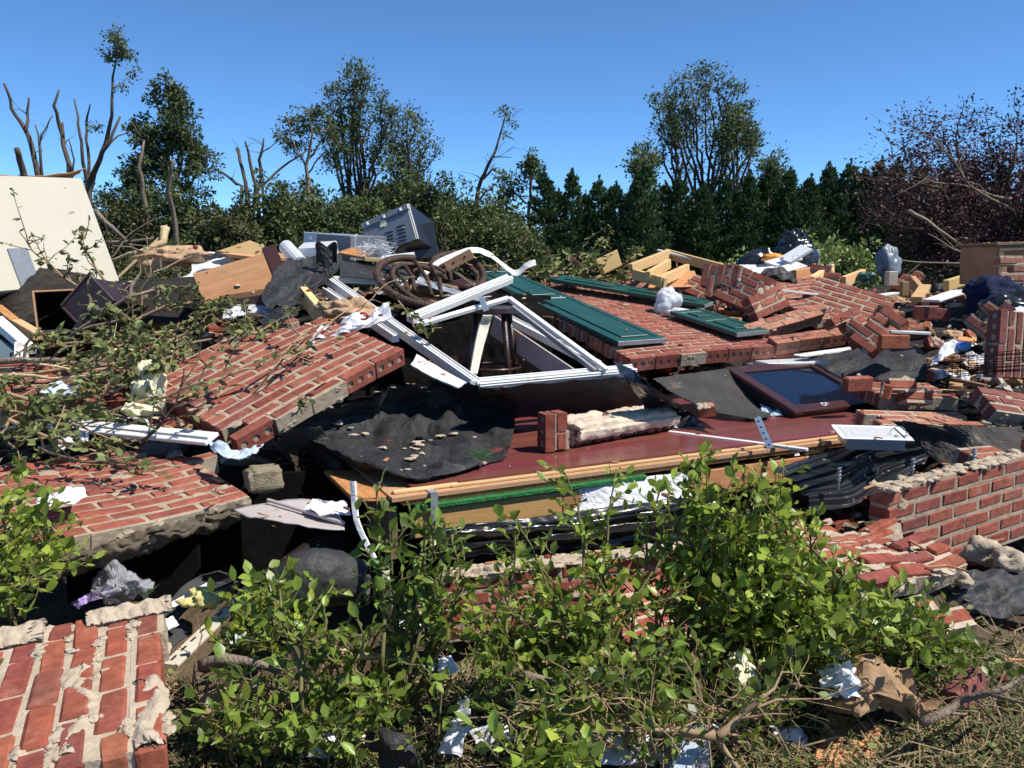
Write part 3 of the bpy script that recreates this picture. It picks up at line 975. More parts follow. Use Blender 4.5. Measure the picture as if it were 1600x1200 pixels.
# ------------------------------------------------------------------ the row of cypresses
def cypress(seed, H=5.6, Rm=1.3, n=9000):
    r_ = random.Random(seed); rs = np.random.RandomState(seed)
    t = thing('cypress_tree', 'dark green cypress tree in the dense row behind the wreckage', 'tree', V(0, 0, 0), 'cypress trees in a row behind the wreckage')
    tr = MB().tube([(0, 0, 0), (.02, 0, H * .5), (0, .02, H * .95)], [.11, .07, .015], 6)
    obj('trunk', tr, M_['bark'], t, True)
    pos, dirs = [], []
    nb = 150
    for k in range(nb):
        f = (k + r_.random()) / nb
        z = H * (.02 + .97 * f ** .9)
        rr = Rm * max(0, 1.01 - z / H) ** .72 * r_.uniform(.72, 1.12) + .02
        a = r_.uniform(0, 6.283)
        tip = Vector((math.cos(a) * rr, math.sin(a) * rr, z + rr * r_.uniform(.25, .65)))
        root = Vector((0, 0, z - .1))
        d = (tip - root).normalized()
        m = int(n / nb * (.35 + 1.0 * (rr / Rm)))
        for _ in range(m):
            g = .35 + .65 * r_.random() ** .6
            w_ = (.26 * (1.15 - g) + .07) * (1 - .72 * (z / H) ** 2)
            p = root.lerp(tip, g) + Vector((r_.gauss(0, w_), r_.gauss(0, w_), r_.gauss(0, w_ * .8)))
            pos.append(tuple(p)); dirs.append(tuple(d + Vector((0, 0, .45))))
    for _ in range(130):
        z = H * r_.uniform(.84, 1.04); w_ = max(.01, .16 * (1.05 - z / H) / .2)
        pos.append((r_.gauss(0, w_), r_.gauss(0, w_), z)); dirs.append((r_.gauss(0, .3), r_.gauss(0, .3), 1))
    me = leaf_mesh('crown', np.array(pos), np.array(dirs), .17, rs, 'leaf_cypress', True, up=.3)
    obj('crown', me, None, t)
    return t
def copy_tree(o, label=None, group=None):
    c = o.copy(); C.objects.link(c)
    for ch in o.children:
        d = ch.copy(); C.objects.link(d); d.parent = c
        for g in ch.children:
            e = g.copy(); C.objects.link(e); e.parent = d
    if label: c['label'] = label
    if group: c['group'] = group
    return c
cyp = [cypress(s) for s in (11, 12, 13, 14)]
used = [False] * 4
tops = [(850, 272), (894, 272), (936, 283), (962, 290), (1006, 262), (1040, 290), (1062, 280), (1100, 292), (1136, 282), (1172, 275), (1203, 262), (1234, 268), (1268, 280), (1296, 262), (1330, 258), (1352, 268), (1378, 254), (1404, 258), (1440, 262), (1480, 270), (1520, 260), (1565, 268), (1610, 262)]
rr_ = random.Random(5)
tops += [(872, 300), (915, 305), (950, 312), (985, 300), (1022, 298), (1082, 300), (1118, 305), (1154, 298), (1188, 288), (1220, 292), (1252, 296), (1282, 288), (1314, 282), (1365, 284), (1392, 278), (1422, 284)]
for i, (px, py) in enumerate(tops):
    k = i % 4
    o = cyp[k] if not used[k] else copy_tree(cyp[k])
    used[k] = True
    d = (33 if i < 23 else 34.4) + rr_.uniform(-.6, .6)
    top = P(px, py, d)
    s = top.z / 5.65
    o.matrix_basis = Matrix.Translation((top.x, d, 0)) @ Matrix.Rotation(rr_.uniform(0, 6.28), 4, 'Z') @ Matrix.Diagonal((s * rr_.uniform(.95, 1.15), s * rr_.uniform(.95, 1.15), s, 1))

# ------------------------------------------------------------------ storm-torn trees
def line_tree(name, label, lines, seed, depth, leaf=.17, mat='leaf_tree', bark='bark', leafy=(), group=None, twig_n=0, twig_l=.8):
    """limbs drawn as polylines of (px, py, radius in m); leafy: list of clumps (px, py, rx px, ry px, n)"""
    T = Tree(seed); r_ = T.r
    kpx = depth / FPX
    base = None
    for li, ln in enumerate(lines):
        pts, rad = [], []
        dd = 0
        if ln[0][1] > 400 or (li == 0 and ln[0][1] > 250) or (ln[0][1] >= 285):
            f0 = P(ln[0][0], ln[0][1], depth); f0.z = -.1
            pts.append(f0 + Vector((r_.uniform(-.1, .1), 0, 0))); rad.append(ln[0][2] * .9)
        for (px, py, rd) in ln:
            p = P(px, py, depth + dd); dd += r_.uniform(-.5, .5)
            pts.append(p); rad.append(rd * .72)
        fine, fr = [], []
        for a in range(len(pts) - 1):
            seg = wander(pts[a], pts[a + 1], 3, .03, r_)
            for j, s in enumerate(seg if a == 0 else seg[1:]):
                jj = j if a == 0 else j + 1
                fine.append(s); fr.append(rad[a] + (rad[a + 1] - rad[a]) * jj / 3)
        T.wood.tube(fine, fr, 6)
        if base is None: base = V(fine[0].x, fine[0].y, min(0, fine[0].z))
        for _ in range(twig_n):
            i = r_.randrange(len(fine) // 3, len(fine) - 1)
            d = Vector((r_.gauss(0, 1), r_.gauss(0, .6), r_.uniform(.1, 1.2))).normalized()
            tl = wander(fine[i], fine[i] + d * twig_l * r_.uniform(.3, 1.2), 4, .1, r_)
            T.wood.tube(tl, [fr[i] * .35, fr[i] * .25, .012, .009, .006], 3, False)
    for (px, py, rx, ry, n) in leafy:
        c = P(px, py, depth + r_.uniform(-.4, .4))
        # a clump is built from many little sprays on twigs
        n = int(n * 1.7)
        ns = max(3, n // 34)
        for s in range(ns):
            v = Vector((r_.gauss(0, .5), r_.gauss(0, .5), r_.gauss(0, .5)))
            cc = c + Vector((v.x * rx * kpx, v.y * rx * kpx * .8, v.z * ry * kpx))
            T.wood.tube([c.lerp(cc, .2), c.lerp(cc, .6) + Vector((0, 0, .08)), cc], [.02, .014, .006], 3, False)
            rad = .30 * r_.uniform(.6, 1.3)
            T.clump(cc, (rad, rad, rad * .7), n // ns, .2)
    return T.build(name, label, base, leaf, mat, bark, group)

# far left snags
line_tree('broken_tree', 'bare storm-snapped tree with two forked limbs behind the beige appliance', [[(66, 300, .17), (52, 240, .15), (38, 200, .13), (18, 170, .1), (6, 130, .07)], [(40, 205, .1), (43, 180, .08), (45, 152, .05)], [(66, 300, .1), (63, 240, .08), (55, 195, .04)], [(62, 232, .06), (66, 210, .05), (82, 180, .03)]], 21, 36, twig_n=2)
line_tree('broken_tree', 'short thick snapped stump trunk leaning left behind the beige appliance', [[(40, 300, .2), (34, 260, .18), (26, 232, .15)]], 22, 35)
line_tree('broken_tree', 'dark bare trunk snapped off at a crooked top', [[(112, 290, .16), (103, 240, .14), (94, 200, .12), (84, 165, .09), (92, 140, .05)], [(99, 215, .08), (98, 192, .07)], [(112, 285, .07), (116, 250, .05), (107, 217, .03)]], 23, 35.5, twig_n=1)
line_tree('broken_tree', 'tall many-stemmed broken tree with one leafy tuft left at its top', [[(135, 420, .2), (138, 300, .2), (150, 262, .15), (165, 225, .12), (175, 180, .09), (176, 120, .06), (182, 80, .03)], [(138, 290, .12), (128, 235, .09), (122, 195, .07), (116, 155, .04)], [(138, 290, .1), (137, 230, .08), (135, 190, .07), (141, 163, .03)], [(150, 265, .12), (170, 225, .1), (188, 182, .06)], [(165, 228, .07), (185, 212, .04), (206, 205, .02)], [(176, 140, .035), (190, 130, .025), (205, 115, .012)]],
          24, 34, leafy=[(185, 72, 17, 20, 260), (172, 92, 12, 10, 90), (192, 88, 16, 8, 100), (181, 55, 8, 10, 60), (206, 115, 10, 6, 40), (190, 140, 8, 8, 30), (150, 205, 9, 14, 50)], leaf=.15)
line_tree('torn_tree', 'tall dark torn tree with dense clumps left on one straight trunk', [[(272, 420, .22), (268, 320, .2), (262, 250, .15), (262, 180, .1), (272, 130, .05)], [(268, 300, .12), (285, 240, .08), (288, 180, .04)], [(262, 260, .1), (225, 220, .07), (205, 190, .04)], [(268, 320, .08), (310, 270, .05), (325, 240, .03)], [(262, 200, .04), (245, 165, .03), (240, 132, .015)]],
          25, 36, leafy=[(275, 160, 22, 34, 900), (270, 205, 32, 24, 800), (250, 225, 26, 22, 500), (292, 225, 26, 24, 600), (218, 205, 22, 30, 500), (225, 250, 26, 26, 550), (308, 245, 20, 18, 350), (242, 145, 8, 16, 90), (260, 130, 12, 12, 80), (282, 275, 40, 24, 700), (215, 290, 30, 26, 600)], leaf=.19, mat='leaf_tree_dark')
line_tree('broken_tree', 'pale split trunk torn open beside the dark leafy tree', [[(228, 350, .14), (222, 300, .13), (216, 262, .11), (225, 220, .05)], [(278, 400, .16), (270, 330, .14), (262, 300, .12), (270, 250, .1)]], 26, 33, bark='bark_pale', leafy=[(222, 250, 10, 10, 60)])
line_tree('broken_tree', 'bare snapped limbs standing above the scrub beside a leaning bough', [[(385, 300, .13), (378, 262, .11), (370, 232, .09)], [(400, 290, .12), (390, 250, .1), (383, 220, .05)], [(402, 300, .12), (405, 250, .1), (412, 216, .05)], [(410, 290, .09), (440, 262, .07), (480, 235, .04)], [(378, 290, .1), (355, 275, .07), (335, 262, .04)], [(407, 240, .05), (425, 228, .03), (440, 215, .02)]], 27, 35, twig_n=2, leafy=[(338, 262, 10, 12, 60), (440, 212, 8, 6, 30)])
line_tree('torn_tree', 'slender tree with a thin patchy round crown on a pale bare trunk', [[(485, 420, .16), (480, 320, .15), (478, 260, .12), (488, 210, .07), (480, 170, .03)], [(479, 262, .08), (455, 215, .05), (448, 180, .02)], [(480, 250, .08), (505, 215, .05), (520, 180, .02)], [(478, 275, .06), (500, 245, .05), (535, 222, .03)]],
          28, 38, bark='bark_pale', leafy=[(462, 190, 26, 20, 330), (495, 180, 28, 16, 380), (515, 205, 24, 24, 330), (455, 230, 20, 20, 200), (478, 212, 22, 22, 200), (532, 232, 16, 22, 170), (445, 208, 12, 14, 90), (505, 250, 22, 14, 140)], leaf=.15, mat='leaf_tree_dark')
def vase_tree(name, label, px, pbase, ptop, wpx, depth, seed, stems=7, leaf=.18, mat='leaf_tree', n_leaf=16, dens=1.0, lean=0, bare=.45, plume=.8, skirt=.38):
    """upright fan of thin limbs, each a plume of leaves with gaps between the plumes"""
    T = Tree(seed); r_ = T.r
    base = P(px, 430, depth); base.z = 0
    fork = P(px, pbase, depth)
    T.wood.tube(wander(base, fork, 4, .015, r_), [.2, .17, .15, .14, .12], 7)
    k = depth / FPX
    for s in range(stems):
        f = (s + .5) / stems * 2 - 1
        x = px + lean + f * wpx * r_.uniform(.8, 1.1)
        h = ptop + (pbase - ptop) * (skirt * abs(f) ** 1.5) * r_.uniform(.7, 1.35)
        tip = P(x, h, depth + r_.uniform(-1.6, 1.6))
        mid = fork.lerp(tip, .45) + Vector((f * wpx * k * .12, 0, -.2))
        start = fork + Vector((0, 0, r_.uniform(-1.2, .3)))
        pts = wander(start, mid, 3, .06, r_) + wander(mid, tip, 5, .06, r_)[1:]
        m = len(pts)
        rad = [.085 * (1 - .88 * i / (m - 1)) for i in range(m)]
        T.wood.tube(pts, rad, 5, False)
        for i in range(1, m):
            for _ in range(int(r_.uniform(3, 6) * dens) + 1):
                if i / m < bare and r_.random() < .75: continue
                d = Vector((r_.gauss(0, .7), r_.gauss(0, .7), r_.uniform(.3, 1.5))).normalized()
                L = plume * r_.uniform(.35, 1.2) * (1.25 - .55 * i / m)
                q_ = pts[i] + d * L
                ln = wander(pts[i], q_, 3, .08, r_)
                T.wood.tube(ln, [rad[i] * .4 + .006, .016, .011, .007], 3, False)
                for _ in range(int(n_leaf * r_.uniform(.3, 1.5))):
                    c = ln[1].lerp(ln[3], r_.random()) + Vector((r_.gauss(0, .15), r_.gauss(0, .15), r_.gauss(0, .15)))
                    T.pos.append(c); T.dir.append(d + Vector((r_.gauss(0, .6), r_.gauss(0, .6), 0)))
    return T.build(name, label, base, leaf, mat, 'bark')
vase_tree('leafy_tree', 'tallest leafy tree with an egg-shaped crown above the grey appliance', 557, 335, 112, 58, 40, 31, 13, n_leaf=10, dens=1.6, bare=.38, plume=.7)
vase_tree('leafy_tree', 'thin see-through tree beside the tall egg-shaped one', 640, 330, 180, 42, 41, 32, 9, n_leaf=8, dens=1.4, bare=.3)
vase_tree('leafy_tree', 'tall fan-shaped tree of many upright stems rising above the cypress row', 1105, 330, 112, 80, 40, 33, 13, n_leaf=10, dens=1.4, lean=-2, bare=.5, skirt=.30, plume=.6)
vase_tree('leafy_tree', 'rounded leafy tree joined to the right of the fan-shaped one', 1152, 310, 180, 34, 39, 34, 7, n_leaf=15, dens=1.5, bare=.5, plume=.65)
vase_tree('leafy_tree', 'slim outer stem with a small crown left of the fan-shaped tree', 1062, 310, 150, 30, 40.5, 35, 6, n_leaf=13, dens=1.2, bare=.5, lean=-10)
vase_tree('leafy_tree', 'small pointed tree poking up through the cypress row', 1006, 320, 240, 20, 36, 36, 4, n_leaf=18)
vase_tree('leafy_tree', 'little ragged treetop above the cypress row', 1206, 330, 252, 20, 36, 37, 4, n_leaf=16)
line_tree('leaning_snag', 'leaning stripped tree with a few leaves left on its crooked top', [[(728, 420, .16), (740, 330, .14), (752, 280, .11), (768, 248, .09), (780, 215, .06), (792, 172, .03)], [(752, 282, .07), (768, 265, .05), (780, 262, .02)], [(770, 245, .04), (800, 246, .015)], [(742, 320, .06), (758, 300, .05), (772, 290, .03)]], 38, 35, twig_n=4, leafy=[(786, 176, 8, 8, 45), (797, 186, 9, 8, 40), (788, 208, 6, 8, 26), (730, 285, 10, 10, 40)], leaf=.15)
line_tree('leafy_tree', 'small tree with a tufted top between the leaning snag and the cypresses', [[(826, 420, .12), (826, 330, .1), (830, 280, .07), (832, 250, .03)], [(826, 320, .06), (800, 300, .04), (786, 280, .02)]], 39, 34, leafy=[(832, 252, 14, 16, 260), (840, 268, 12, 12, 140), (822, 275, 12, 12, 110), (790, 282, 18, 16, 160), (802, 300, 20, 16, 200)], mat='leaf_tree')

# understorey and scrub: leafy masses on several stems
def scrub(name, label, px, ptop, wpx, depth, seed, mat='leaf_tree', leaf=.15, n=2600, base_py=430, bark='bark', rag=1.0, group=None):
    T = Tree(seed); r_ = T.r
    top = P(px, ptop, depth); k = depth / FPX
    W, H = wpx * k, top.z
    base = V(top.x, depth, 0)
    m = 22
    for s in range(m):
        f = r_.uniform(-1, 1); g = r_.uniform(-1, 1)
        hh = H * (1 - .35 * abs(f) ** 2) * (1 - .2 * abs(g)) * r_.uniform(.45, 1.0)
        tip = base + Vector((f * W, g * W * .7, hh))
        ln = wander(base + Vector((f * W * .3, g * W * .2, 0)), tip, 4, .07, r_)
        T.wood.tube(ln, [.05, .04, .03, .018, .008], 4, False)
        for _ in range(7):
            i = r_.randrange(1, 5)
            rad = .36 * W ** .5 * r_.uniform(.5, 1.3) * rag
            c = ln[i] + Vector((r_.gauss(0, .16 * W), r_.gauss(0, .16 * W), r_.gauss(0, .22)))
            if c.z < .2: c.z = .2
            T.clump(c, (rad, rad, rad * .75), n // (m * 7), .25)
    T.fill(base + Vector((0, 0, H * .42)), (W * 1.0, W * .6, H * .42), 70, n // 110, .38 * rag)
    return T.build(name, label, base, leaf, mat, bark, group, 'shrub')
SC = [(20, 245, 55, 38, 'leaf_tree', 'thin bluish-green shrub behind the leftmost snapped trees'), (80, 262, 50, 35, 'leaf_tree_dark', 'low dark shrub at the foot of the forked bare tree'),
      (185, 290, 50, 33, 'leaf_brown', 'browned shrub under the tall many-stemmed broken tree'), (240, 262, 55, 34, 'leaf_tree_dark', 'dark thicket around the tall dark torn tree'),
      (305, 285, 50, 35, 'leaf_tree_dark', 'dense dark thicket right of the torn tree'), (352, 312, 50, 31, 'leaf_brown', 'brownish torn bush full of broken twigs'),
      (410, 262, 50, 34, 'leaf_tree_dark', 'dark green thicket below the bare snapped limbs'), (455, 268, 50, 36, 'leaf_tree_dark', 'dark thicket around the pale slender trunk'),
      (515, 270, 50, 37, 'leaf_tree', 'mid green bush behind the pale blue appliance'), (565, 280, 50, 33, 'leaf_tree', 'green bush rising behind the grey appliance'),
      (608, 238, 45, 38, 'leaf_tree', 'leafy bush beneath the see-through tree'), (672, 232, 46, 36, 'leaf_tree_dark', 'tall dark round-topped bush above the navy appliance side'),
      (735, 300, 44, 35, 'leaf_tree', 'green bush at the foot of the leaning snag'), (775, 282, 50, 36, 'leaf_tree_dark', 'dark bush between the leaning snag and the cypresses'),
      (700, 322, 46, 25, 'leaf_olive', 'olive green bush right of the grey appliance'), (770, 305, 55, 25, 'leaf_olive', 'broad olive green bush meeting the cypress row'), (815, 345, 40, 24, 'leaf_olive', 'low olive bush in front of the first cypress'),
      (140, 262, 46, 42, 'leaf_tree_dark', 'dark tree mass behind the many-stemmed broken tree'), (212, 235, 46, 43, 'leaf_tree', 'tall green thicket left of the dark torn tree'), (462, 246, 44, 44, 'leaf_tree_dark', 'tall dark thicket behind the pale slender trunk'), (590, 250, 46, 44, 'leaf_tree', 'tall green thicket behind the cooker'), (640, 262, 44, 43, 'leaf_tree', 'green thicket at the foot of the see-through tree'), (705, 275, 40, 42, 'leaf_tree', 'green thicket left of the leaning snag')]
for i, (px, pt, wp, dp, mt, lb) in enumerate(SC):
    scrub('wild_shrub', lb, px, pt, wp, dp, 60 + i, mt, .19 if dp > 28 else .13, 7000)
for i, (px, pt, wp, lb) in enumerate([(205, 372, 60, 'low browned brush beside the beige appliance'), (300, 378, 60, 'low brush behind the white sheets and pine boards'), (400, 372, 55, 'low green brush behind the plywood cabinet')]):
    scrub('low_brush', lb, px, pt, wp, 17, 90 + i, ['leaf_brown', 'leaf_olive', 'leaf_tree'][i], .09, 2200, rag=.7)
# pale shrubs behind the rubble, right of the middle
scrub('pale_shrub', 'pale lime green shrub around the black rubbish bag', 1272, 352, 66, 14.5, 101, 'leaf_lime', .09, 5200, rag=.62)
scrub('pale_shrub', 'pale lime green shrub standing clear right of the black bag', 1330, 362, 46, 13.5, 102, 'leaf_lime', .09, 4200, rag=.62)
scrub('pale_shrub', 'low pale green shrub left of the black rubbish bag', 1155, 378, 46, 14.5, 103, 'leaf_lime', .09, 3200, rag=.55)
# purple-leaved tree
def purple_tree():
    T = Tree(111); r_ = T.r
    base = P(1560, 430, 18); base.z = 0
    fork = base + Vector((0, 0, 1.3))
    T.wood.tube(wander(base, fork, 3, .02, r_), [.2, .18, .17, .15], 7)
    tips = [(1395, 245), (1430, 200), (1470, 195), (1500, 185), (1545, 200), (1590, 180), (1640, 190), (1375, 310), (1400, 280), (1360, 345), (1385, 380), (1420, 330), (1440, 400), (1370, 300), (1480, 240), (1520, 260), (1580, 250), (1650, 260), (1500, 320), (1550, 350), (1620, 330), (1470, 380), (1540, 400), (1600, 400), (1450, 280), (1410, 225), (1455, 350), (1510, 400), (1390, 420), (1430, 425), (1690, 300), (1680, 230)]
    for (px, py) in tips:
        tip = P(px, py, 18 + r_.uniform(-2.2, 2.0))
        mid = fork.lerp(tip, .5) + Vector((r_.gauss(0, .1), r_.gauss(0, .2), .35))
        pts = wander(fork, mid, 3, .05, r_) + wander(mid, tip, 4, .06, r_)[1:]
        m = len(pts)
        T.wood.tube(pts, [.06 * (1 - .9 * i / (m - 1)) for i in range(m)], 4, False)
        for i in range(2, m):
            for _ in range(5):
                d = Vector((r_.gauss(0, 1), r_.gauss(0, 1), r_.gauss(.2, .7))).normalized()
                q_ = pts[i] + d * r_.uniform(.3, .85)
                ln = wander(pts[i], q_, 3, .08, r_)
                T.wood.tube(ln, [.012, .009, .007, .004], 3, False)
                for _ in range(30):
                    T.pos.append(ln[1].lerp(ln[3], r_.random()) + Vector((r_.gauss(0, .11), r_.gauss(0, .11), r_.gauss(0, .11)))); T.dir.append(d)
    return T.build('purple_tree', 'purple-leaved tree with a tangle of bare twigs at the edge of the rubble', base, .085, 'leaf_purple', 'bark')
purple_tree()
def bare_branch(name, label, lines, depth, seed, rad=.03, mat='bark_pale', twigs=3):
    mb = MB(); r_ = random.Random(seed)
    for ln in lines:
        pts = [P(a, b, depth * (1 + r_.uniform(-.015, .015))) for a, b in ln]
        fine = []
        for a in range(len(pts) - 1):
            s = wander(pts[a], pts[a + 1], 4, .03, r_); fine += s if a == 0 else s[1:]
        n = len(fine)
        mb.tube(fine, [rad * (1 - .75 * i / n) for i in range(n)], 5)
        for _ in range(twigs):
            i = r_.randrange(1, n - 1)
            d = (fine[i + 1] - fine[i]).normalized() + Vector((r_.gauss(0, .6), r_.gauss(0, .6), r_.gauss(0, .6)))
            mb.tube(wander(fine[i], fine[i] + d * rad * r_.uniform(10, 26), 3, .08, r_), [rad * .4, rad * .3, rad * .2, rad * .1], 4, False)
    return solo(name, mb, M_[mat], label, 'branch', smooth=True)
bare_branch('fallen_branch', 'long bare grey branch slanting down through the purple tree', [[(1420, 330), (1455, 350), (1500, 385), (1545, 420)]], 16, 121, .045)
bare_branch('fallen_branch', 'bare thin branch arching left out of the purple tree', [[(1580, 310), (1520, 295), (1460, 285), (1405, 270)], [(1585, 330), (1530, 300), (1490, 250), (1460, 215)]], 16.5, 122, .03)
bare_branch('fallen_branch', 'low bare branch lying across the foot of the purple tree', [[(1560, 425), (1500, 412), (1440, 410), (1400, 405)], [(1545, 415), (1490, 390), (1450, 365)]], 15.5, 123, .028)
bare_branch('fallen_tree', 'snapped pale tree trunk with torn end slanting out of the scrub', [[(258, 355), (256, 378), (215, 395), (170, 408)]], 16, 124, .09, 'split_wood', 1)
bare_branch('fallen_branch', 'grey fallen bough leaning behind the beige appliance', [[(150, 330), (175, 355), (200, 382), (235, 400)], [(168, 380), (200, 378), (240, 372)]], 15, 125, .05)

# ================================================================== THE COLLAPSED HOUSE
rg = random.Random(77)
EX = (q(1290, 690, .6) - q(612, 778, .6)).normalized()      # the house's front direction
EY = Vector((-EX.y, EX.x, 0))
UP = Vector((0, 0, 1))
D0 = q(612, 778, .6)
# ------------------------------------------------------------------ the wooden floor platform
def floor_platform():
    M = frame(D0, EX, EY)
    t = thing('floor_platform', 'broken floor platform of dark red boards on plywood and orange joists', 'floor', M)
    LX, LY = 3.5, 1.62
    obj('subfloor', MB().box(LX, LY, .022, None, .002, (0, 0, -.022)), M_['plywood_edge'], t)
    obj('subfloor', MB().box(LX - .05, LY, .02, None, .002, (.05, .01, -.044)), M_['osb'], t)
    # boards
    r_ = random.Random(3)
    bw = .083
    nrow = int((LY - .075) / bw)
    meshes = {}
    for r in range(nrow):
        x = .11 + r_.uniform(0, .015); first = True
        while x < LX - .02:
            L = r_.choice((.5, .7, .9, 1.1)) if not first else r_.choice((.3, .6, .8, 1.0))
            first = False
            L = min(L, LX - .02 - x)
            if L < .12: break
            key = round(L, 2)
            if key not in meshes:
                meshes[key] = MB().box(L - .0015, bw - .0018, .016).mesh('floor_board'); meshes[key].materials.append(M_['plank_maroon'])
            b = obj('floor_board', meshes[key], None, t)
            b.matrix_basis = Matrix.Translation((x, .072 + r * bw, .001 + r_.uniform(0, .0006)))
            x += L
    obj('edge_strip', MB().box(2.6, .026, .012, None, .003, (.28, .030, .001)), M_['pine_pale'], t)
    obj('edge_strip', MB().box(.30, .03, .014, None, .003, (.02, .035, .0012)), M_['pine_pale'], t)
    # rim joists under the front edge
    obj('gasket', MB().box(1.18, .03, .026, None, .006, (.10, -.012, -.072)), M_['green_trim'], t)
    obj('rim_joist', MB().box(.72, .04, .12, None, .003, (.10, .006, -.195)), M_['pine'], t)
    obj('rim_joist', MB().box(.22, .04, .118, None, .003, (.824, .007, -.194)), M_['pine'], t)
    obj('rim_joist', MB().box(1.9, .04, .12, None, .003, (1.05, .02, -.196)), M_['pine'], t)
    obj('end_joist', MB().box(.04, 1.0, .24, None, .003, (.0, .05, -.29)), M_['wood_grey'], t)
    obj('plywood_end', MB().box(.16, .5, .02, Matrix.Rotation(R(6), 4, 'Y'), .002, (-.15, .06, -.03)), M_['osb'], t)
    obj('strap', MB().box(.032, .004, .17, None, 0, (.165, -.022, -.17)).box(.032, .06, .004, None, 0, (.165, -.022, .002)), M_['galvanised'], t)
    return t
FLOOR = floor_platform()
def fl(px, py, z=.602):
    return q(px, py, z)

# ------------------------------------------------------------------ brick walls and slabs
# broken slab at the middle left
A, B, Cc = P(370, 690, 3.55), P(645, 545, 4.30), P(250, 590, 4.10)
Mls = frame(A, B - A, Cc - A)
def mls(u, v, r_):
    if r_.random() < .12 and (v > .9 or u < .06): return False
    return not (u > .86 and v > .75) and not (v > .9 and u > .6)
brick_piece('brick_wall_slab', 'tilted red brick wall slab with cored holes along its edge, plastic bag on its corner', Mls, 5, 13, 3, mls, lambda u, v: .025 * math.sin(u * 2.4) - .03 * max(0, v - .5), cover=.35, lumps=16, lump_r=.03, tooth=.15)
# slab below it, nearer
A2 = P(118, 838, 2.75); B2 = P(393, 772, 3.22)
Cn = P(-60, 690, 3.55)
Mll = frame(B2 - (B2 - A2).normalized() * 5 * PL, B2 - A2, P(50, 700, 3.55) - P(250, 805, 2.98))
def mll(u, v, r_):
    if v > .8 and u > .8: return False
    if u < .2 and v < .12: return False
    return True
brick_piece('brick_wall_slab', 'flat red brick wall slab with a dirty edge dark with painted shade overhanging the black hollow', Mll, 5, 13, 4, mll, lambda u, v: .012 * math.sin(u * 5 + 1) - .05 * max(0, v - .55), mortar='mortar', cored=False, cover=1.0, lumps=18, lump_r=.03, tooth=.3)
# its broken underside hangs below the edge, shade put into its dark colour
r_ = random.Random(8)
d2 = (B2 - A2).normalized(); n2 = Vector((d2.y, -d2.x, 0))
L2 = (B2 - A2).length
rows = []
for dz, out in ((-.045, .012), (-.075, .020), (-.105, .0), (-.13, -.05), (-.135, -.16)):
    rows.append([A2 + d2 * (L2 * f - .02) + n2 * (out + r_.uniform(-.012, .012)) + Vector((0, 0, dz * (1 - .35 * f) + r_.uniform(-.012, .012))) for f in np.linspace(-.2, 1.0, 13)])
solo('mortar_underside', sheet(rows, 26, 90, .03, 16, 8, .02), M_['mortar_dirty'], 'broken underside crust below the edge of the flat slab, coloured dark for shade', 'mortar', smooth=True)
# big slab with shutters
E_, F_, G_ = P(985, 562, 5.4), P(1245, 540, 6.0), P(790, 430, 8.2)
Mrs = frame(E_, F_ - E_, G_ - E_)
def mrs(u, v, r_):
    if v > .93 and r_.random() < .5: return False
    if (u > .93 or u < .05) and r_.random() < .22: return False
    return True
brick_piece('brick_wall_slab', 'largest red brick wall slab sloping up beneath the green shutters', Mrs, 7, 40, 5, mrs, lambda u, v: .02 * math.sin(v * 4) + .012 * math.sin(u * 3 + v * 5), cover=.42, lumps=26, lump_r=.03, tooth=.2)
NRS = Mrs.to_3x3() @ Vector((0, 0, 1))
# near left slab, back of the wall upwards, sloppy mortar
o_ = P(-70, 1215, 1.62)
Mbl = frame(P(262, 1165, 1.60), P(250, 930, 2.28) - P(262, 1165, 1.60), P(-20, 1170, 1.60) - P(262, 1165, 1.60)) @ Matrix.Diagonal((.86, 1.08, 1.08, 1))
brick_piece('brick_wall_slab', 'close brick wall slab, worn orange and red, smeared with pale mortar blobs', Mbl, 4, 9, 6, None, lambda u, v: .008 * math.sin(u * 4 + v * 3), mat='brick_worn', mortar='mortar_pale', cored=False, recess=.004, cover=.7, lumps=14, lump_r=.022, tooth=.25, smear=20, jit=.0025)
# crust of mortar over its far edge, and a ridge down its corner
r_ = random.Random(9)
def mb_pt(x, y, z): return Mbl @ Vector((x * 1.34, y * 1.04, z))
solo('mortar_crust', sheet([[mb_pt(x, y, .004 + (.010 if 0 < k < 3 else -.006)) for y in np.linspace(-.03, .17, 6)] for k, x in enumerate((.545, .575, .60, .625))], 30, 60, .010, 22, 9, .01, .08), M_['mortar_pale'], 'pale crust of mortar over the far right corner of the close brick slab', 'mortar', smooth=True)
solo('mortar_crust', sheet([[mb_pt(x, y, .004 + (.010 if 0 < k < 3 else -.006)) for y in np.linspace(.25, .56, 8)] for k, x in enumerate((.525, .56, .60, .63))], 30, 80, .010, 20, 10, .01, .10), M_['mortar_pale'], 'long pale crust of mortar over the far edge of the close brick slab', 'mortar', smooth=True)
solo('mortar_crust', sheet([[mb_pt(x, y + .012 * math.sin(x * 30), .002 + (.010 if k in (1, 2) else -.006)) for x in np.linspace(.0, .24, 8)] for k, y in enumerate((.0, .018, .036, .058))], 20, 60, .010, 20, 11, .01, .10), M_['mortar_pale'], 'thick mortar ridge down the corner of the close brick slab', 'mortar', smooth=True)
solo('mortar_crust', sheet([[mb_pt(x, y + .02 * math.sin(x * 25), .001 + (.008 if k in (1, 2) else -.006)) for x in np.linspace(.03, .36, 9)] for k, y in enumerate((.128, .148, .165, .188))], 20, 70, .008, 22, 12, .008, .12), M_['mortar_pale'], 'lumpy mortar smear down a joint of the close brick slab', 'mortar', smooth=True)

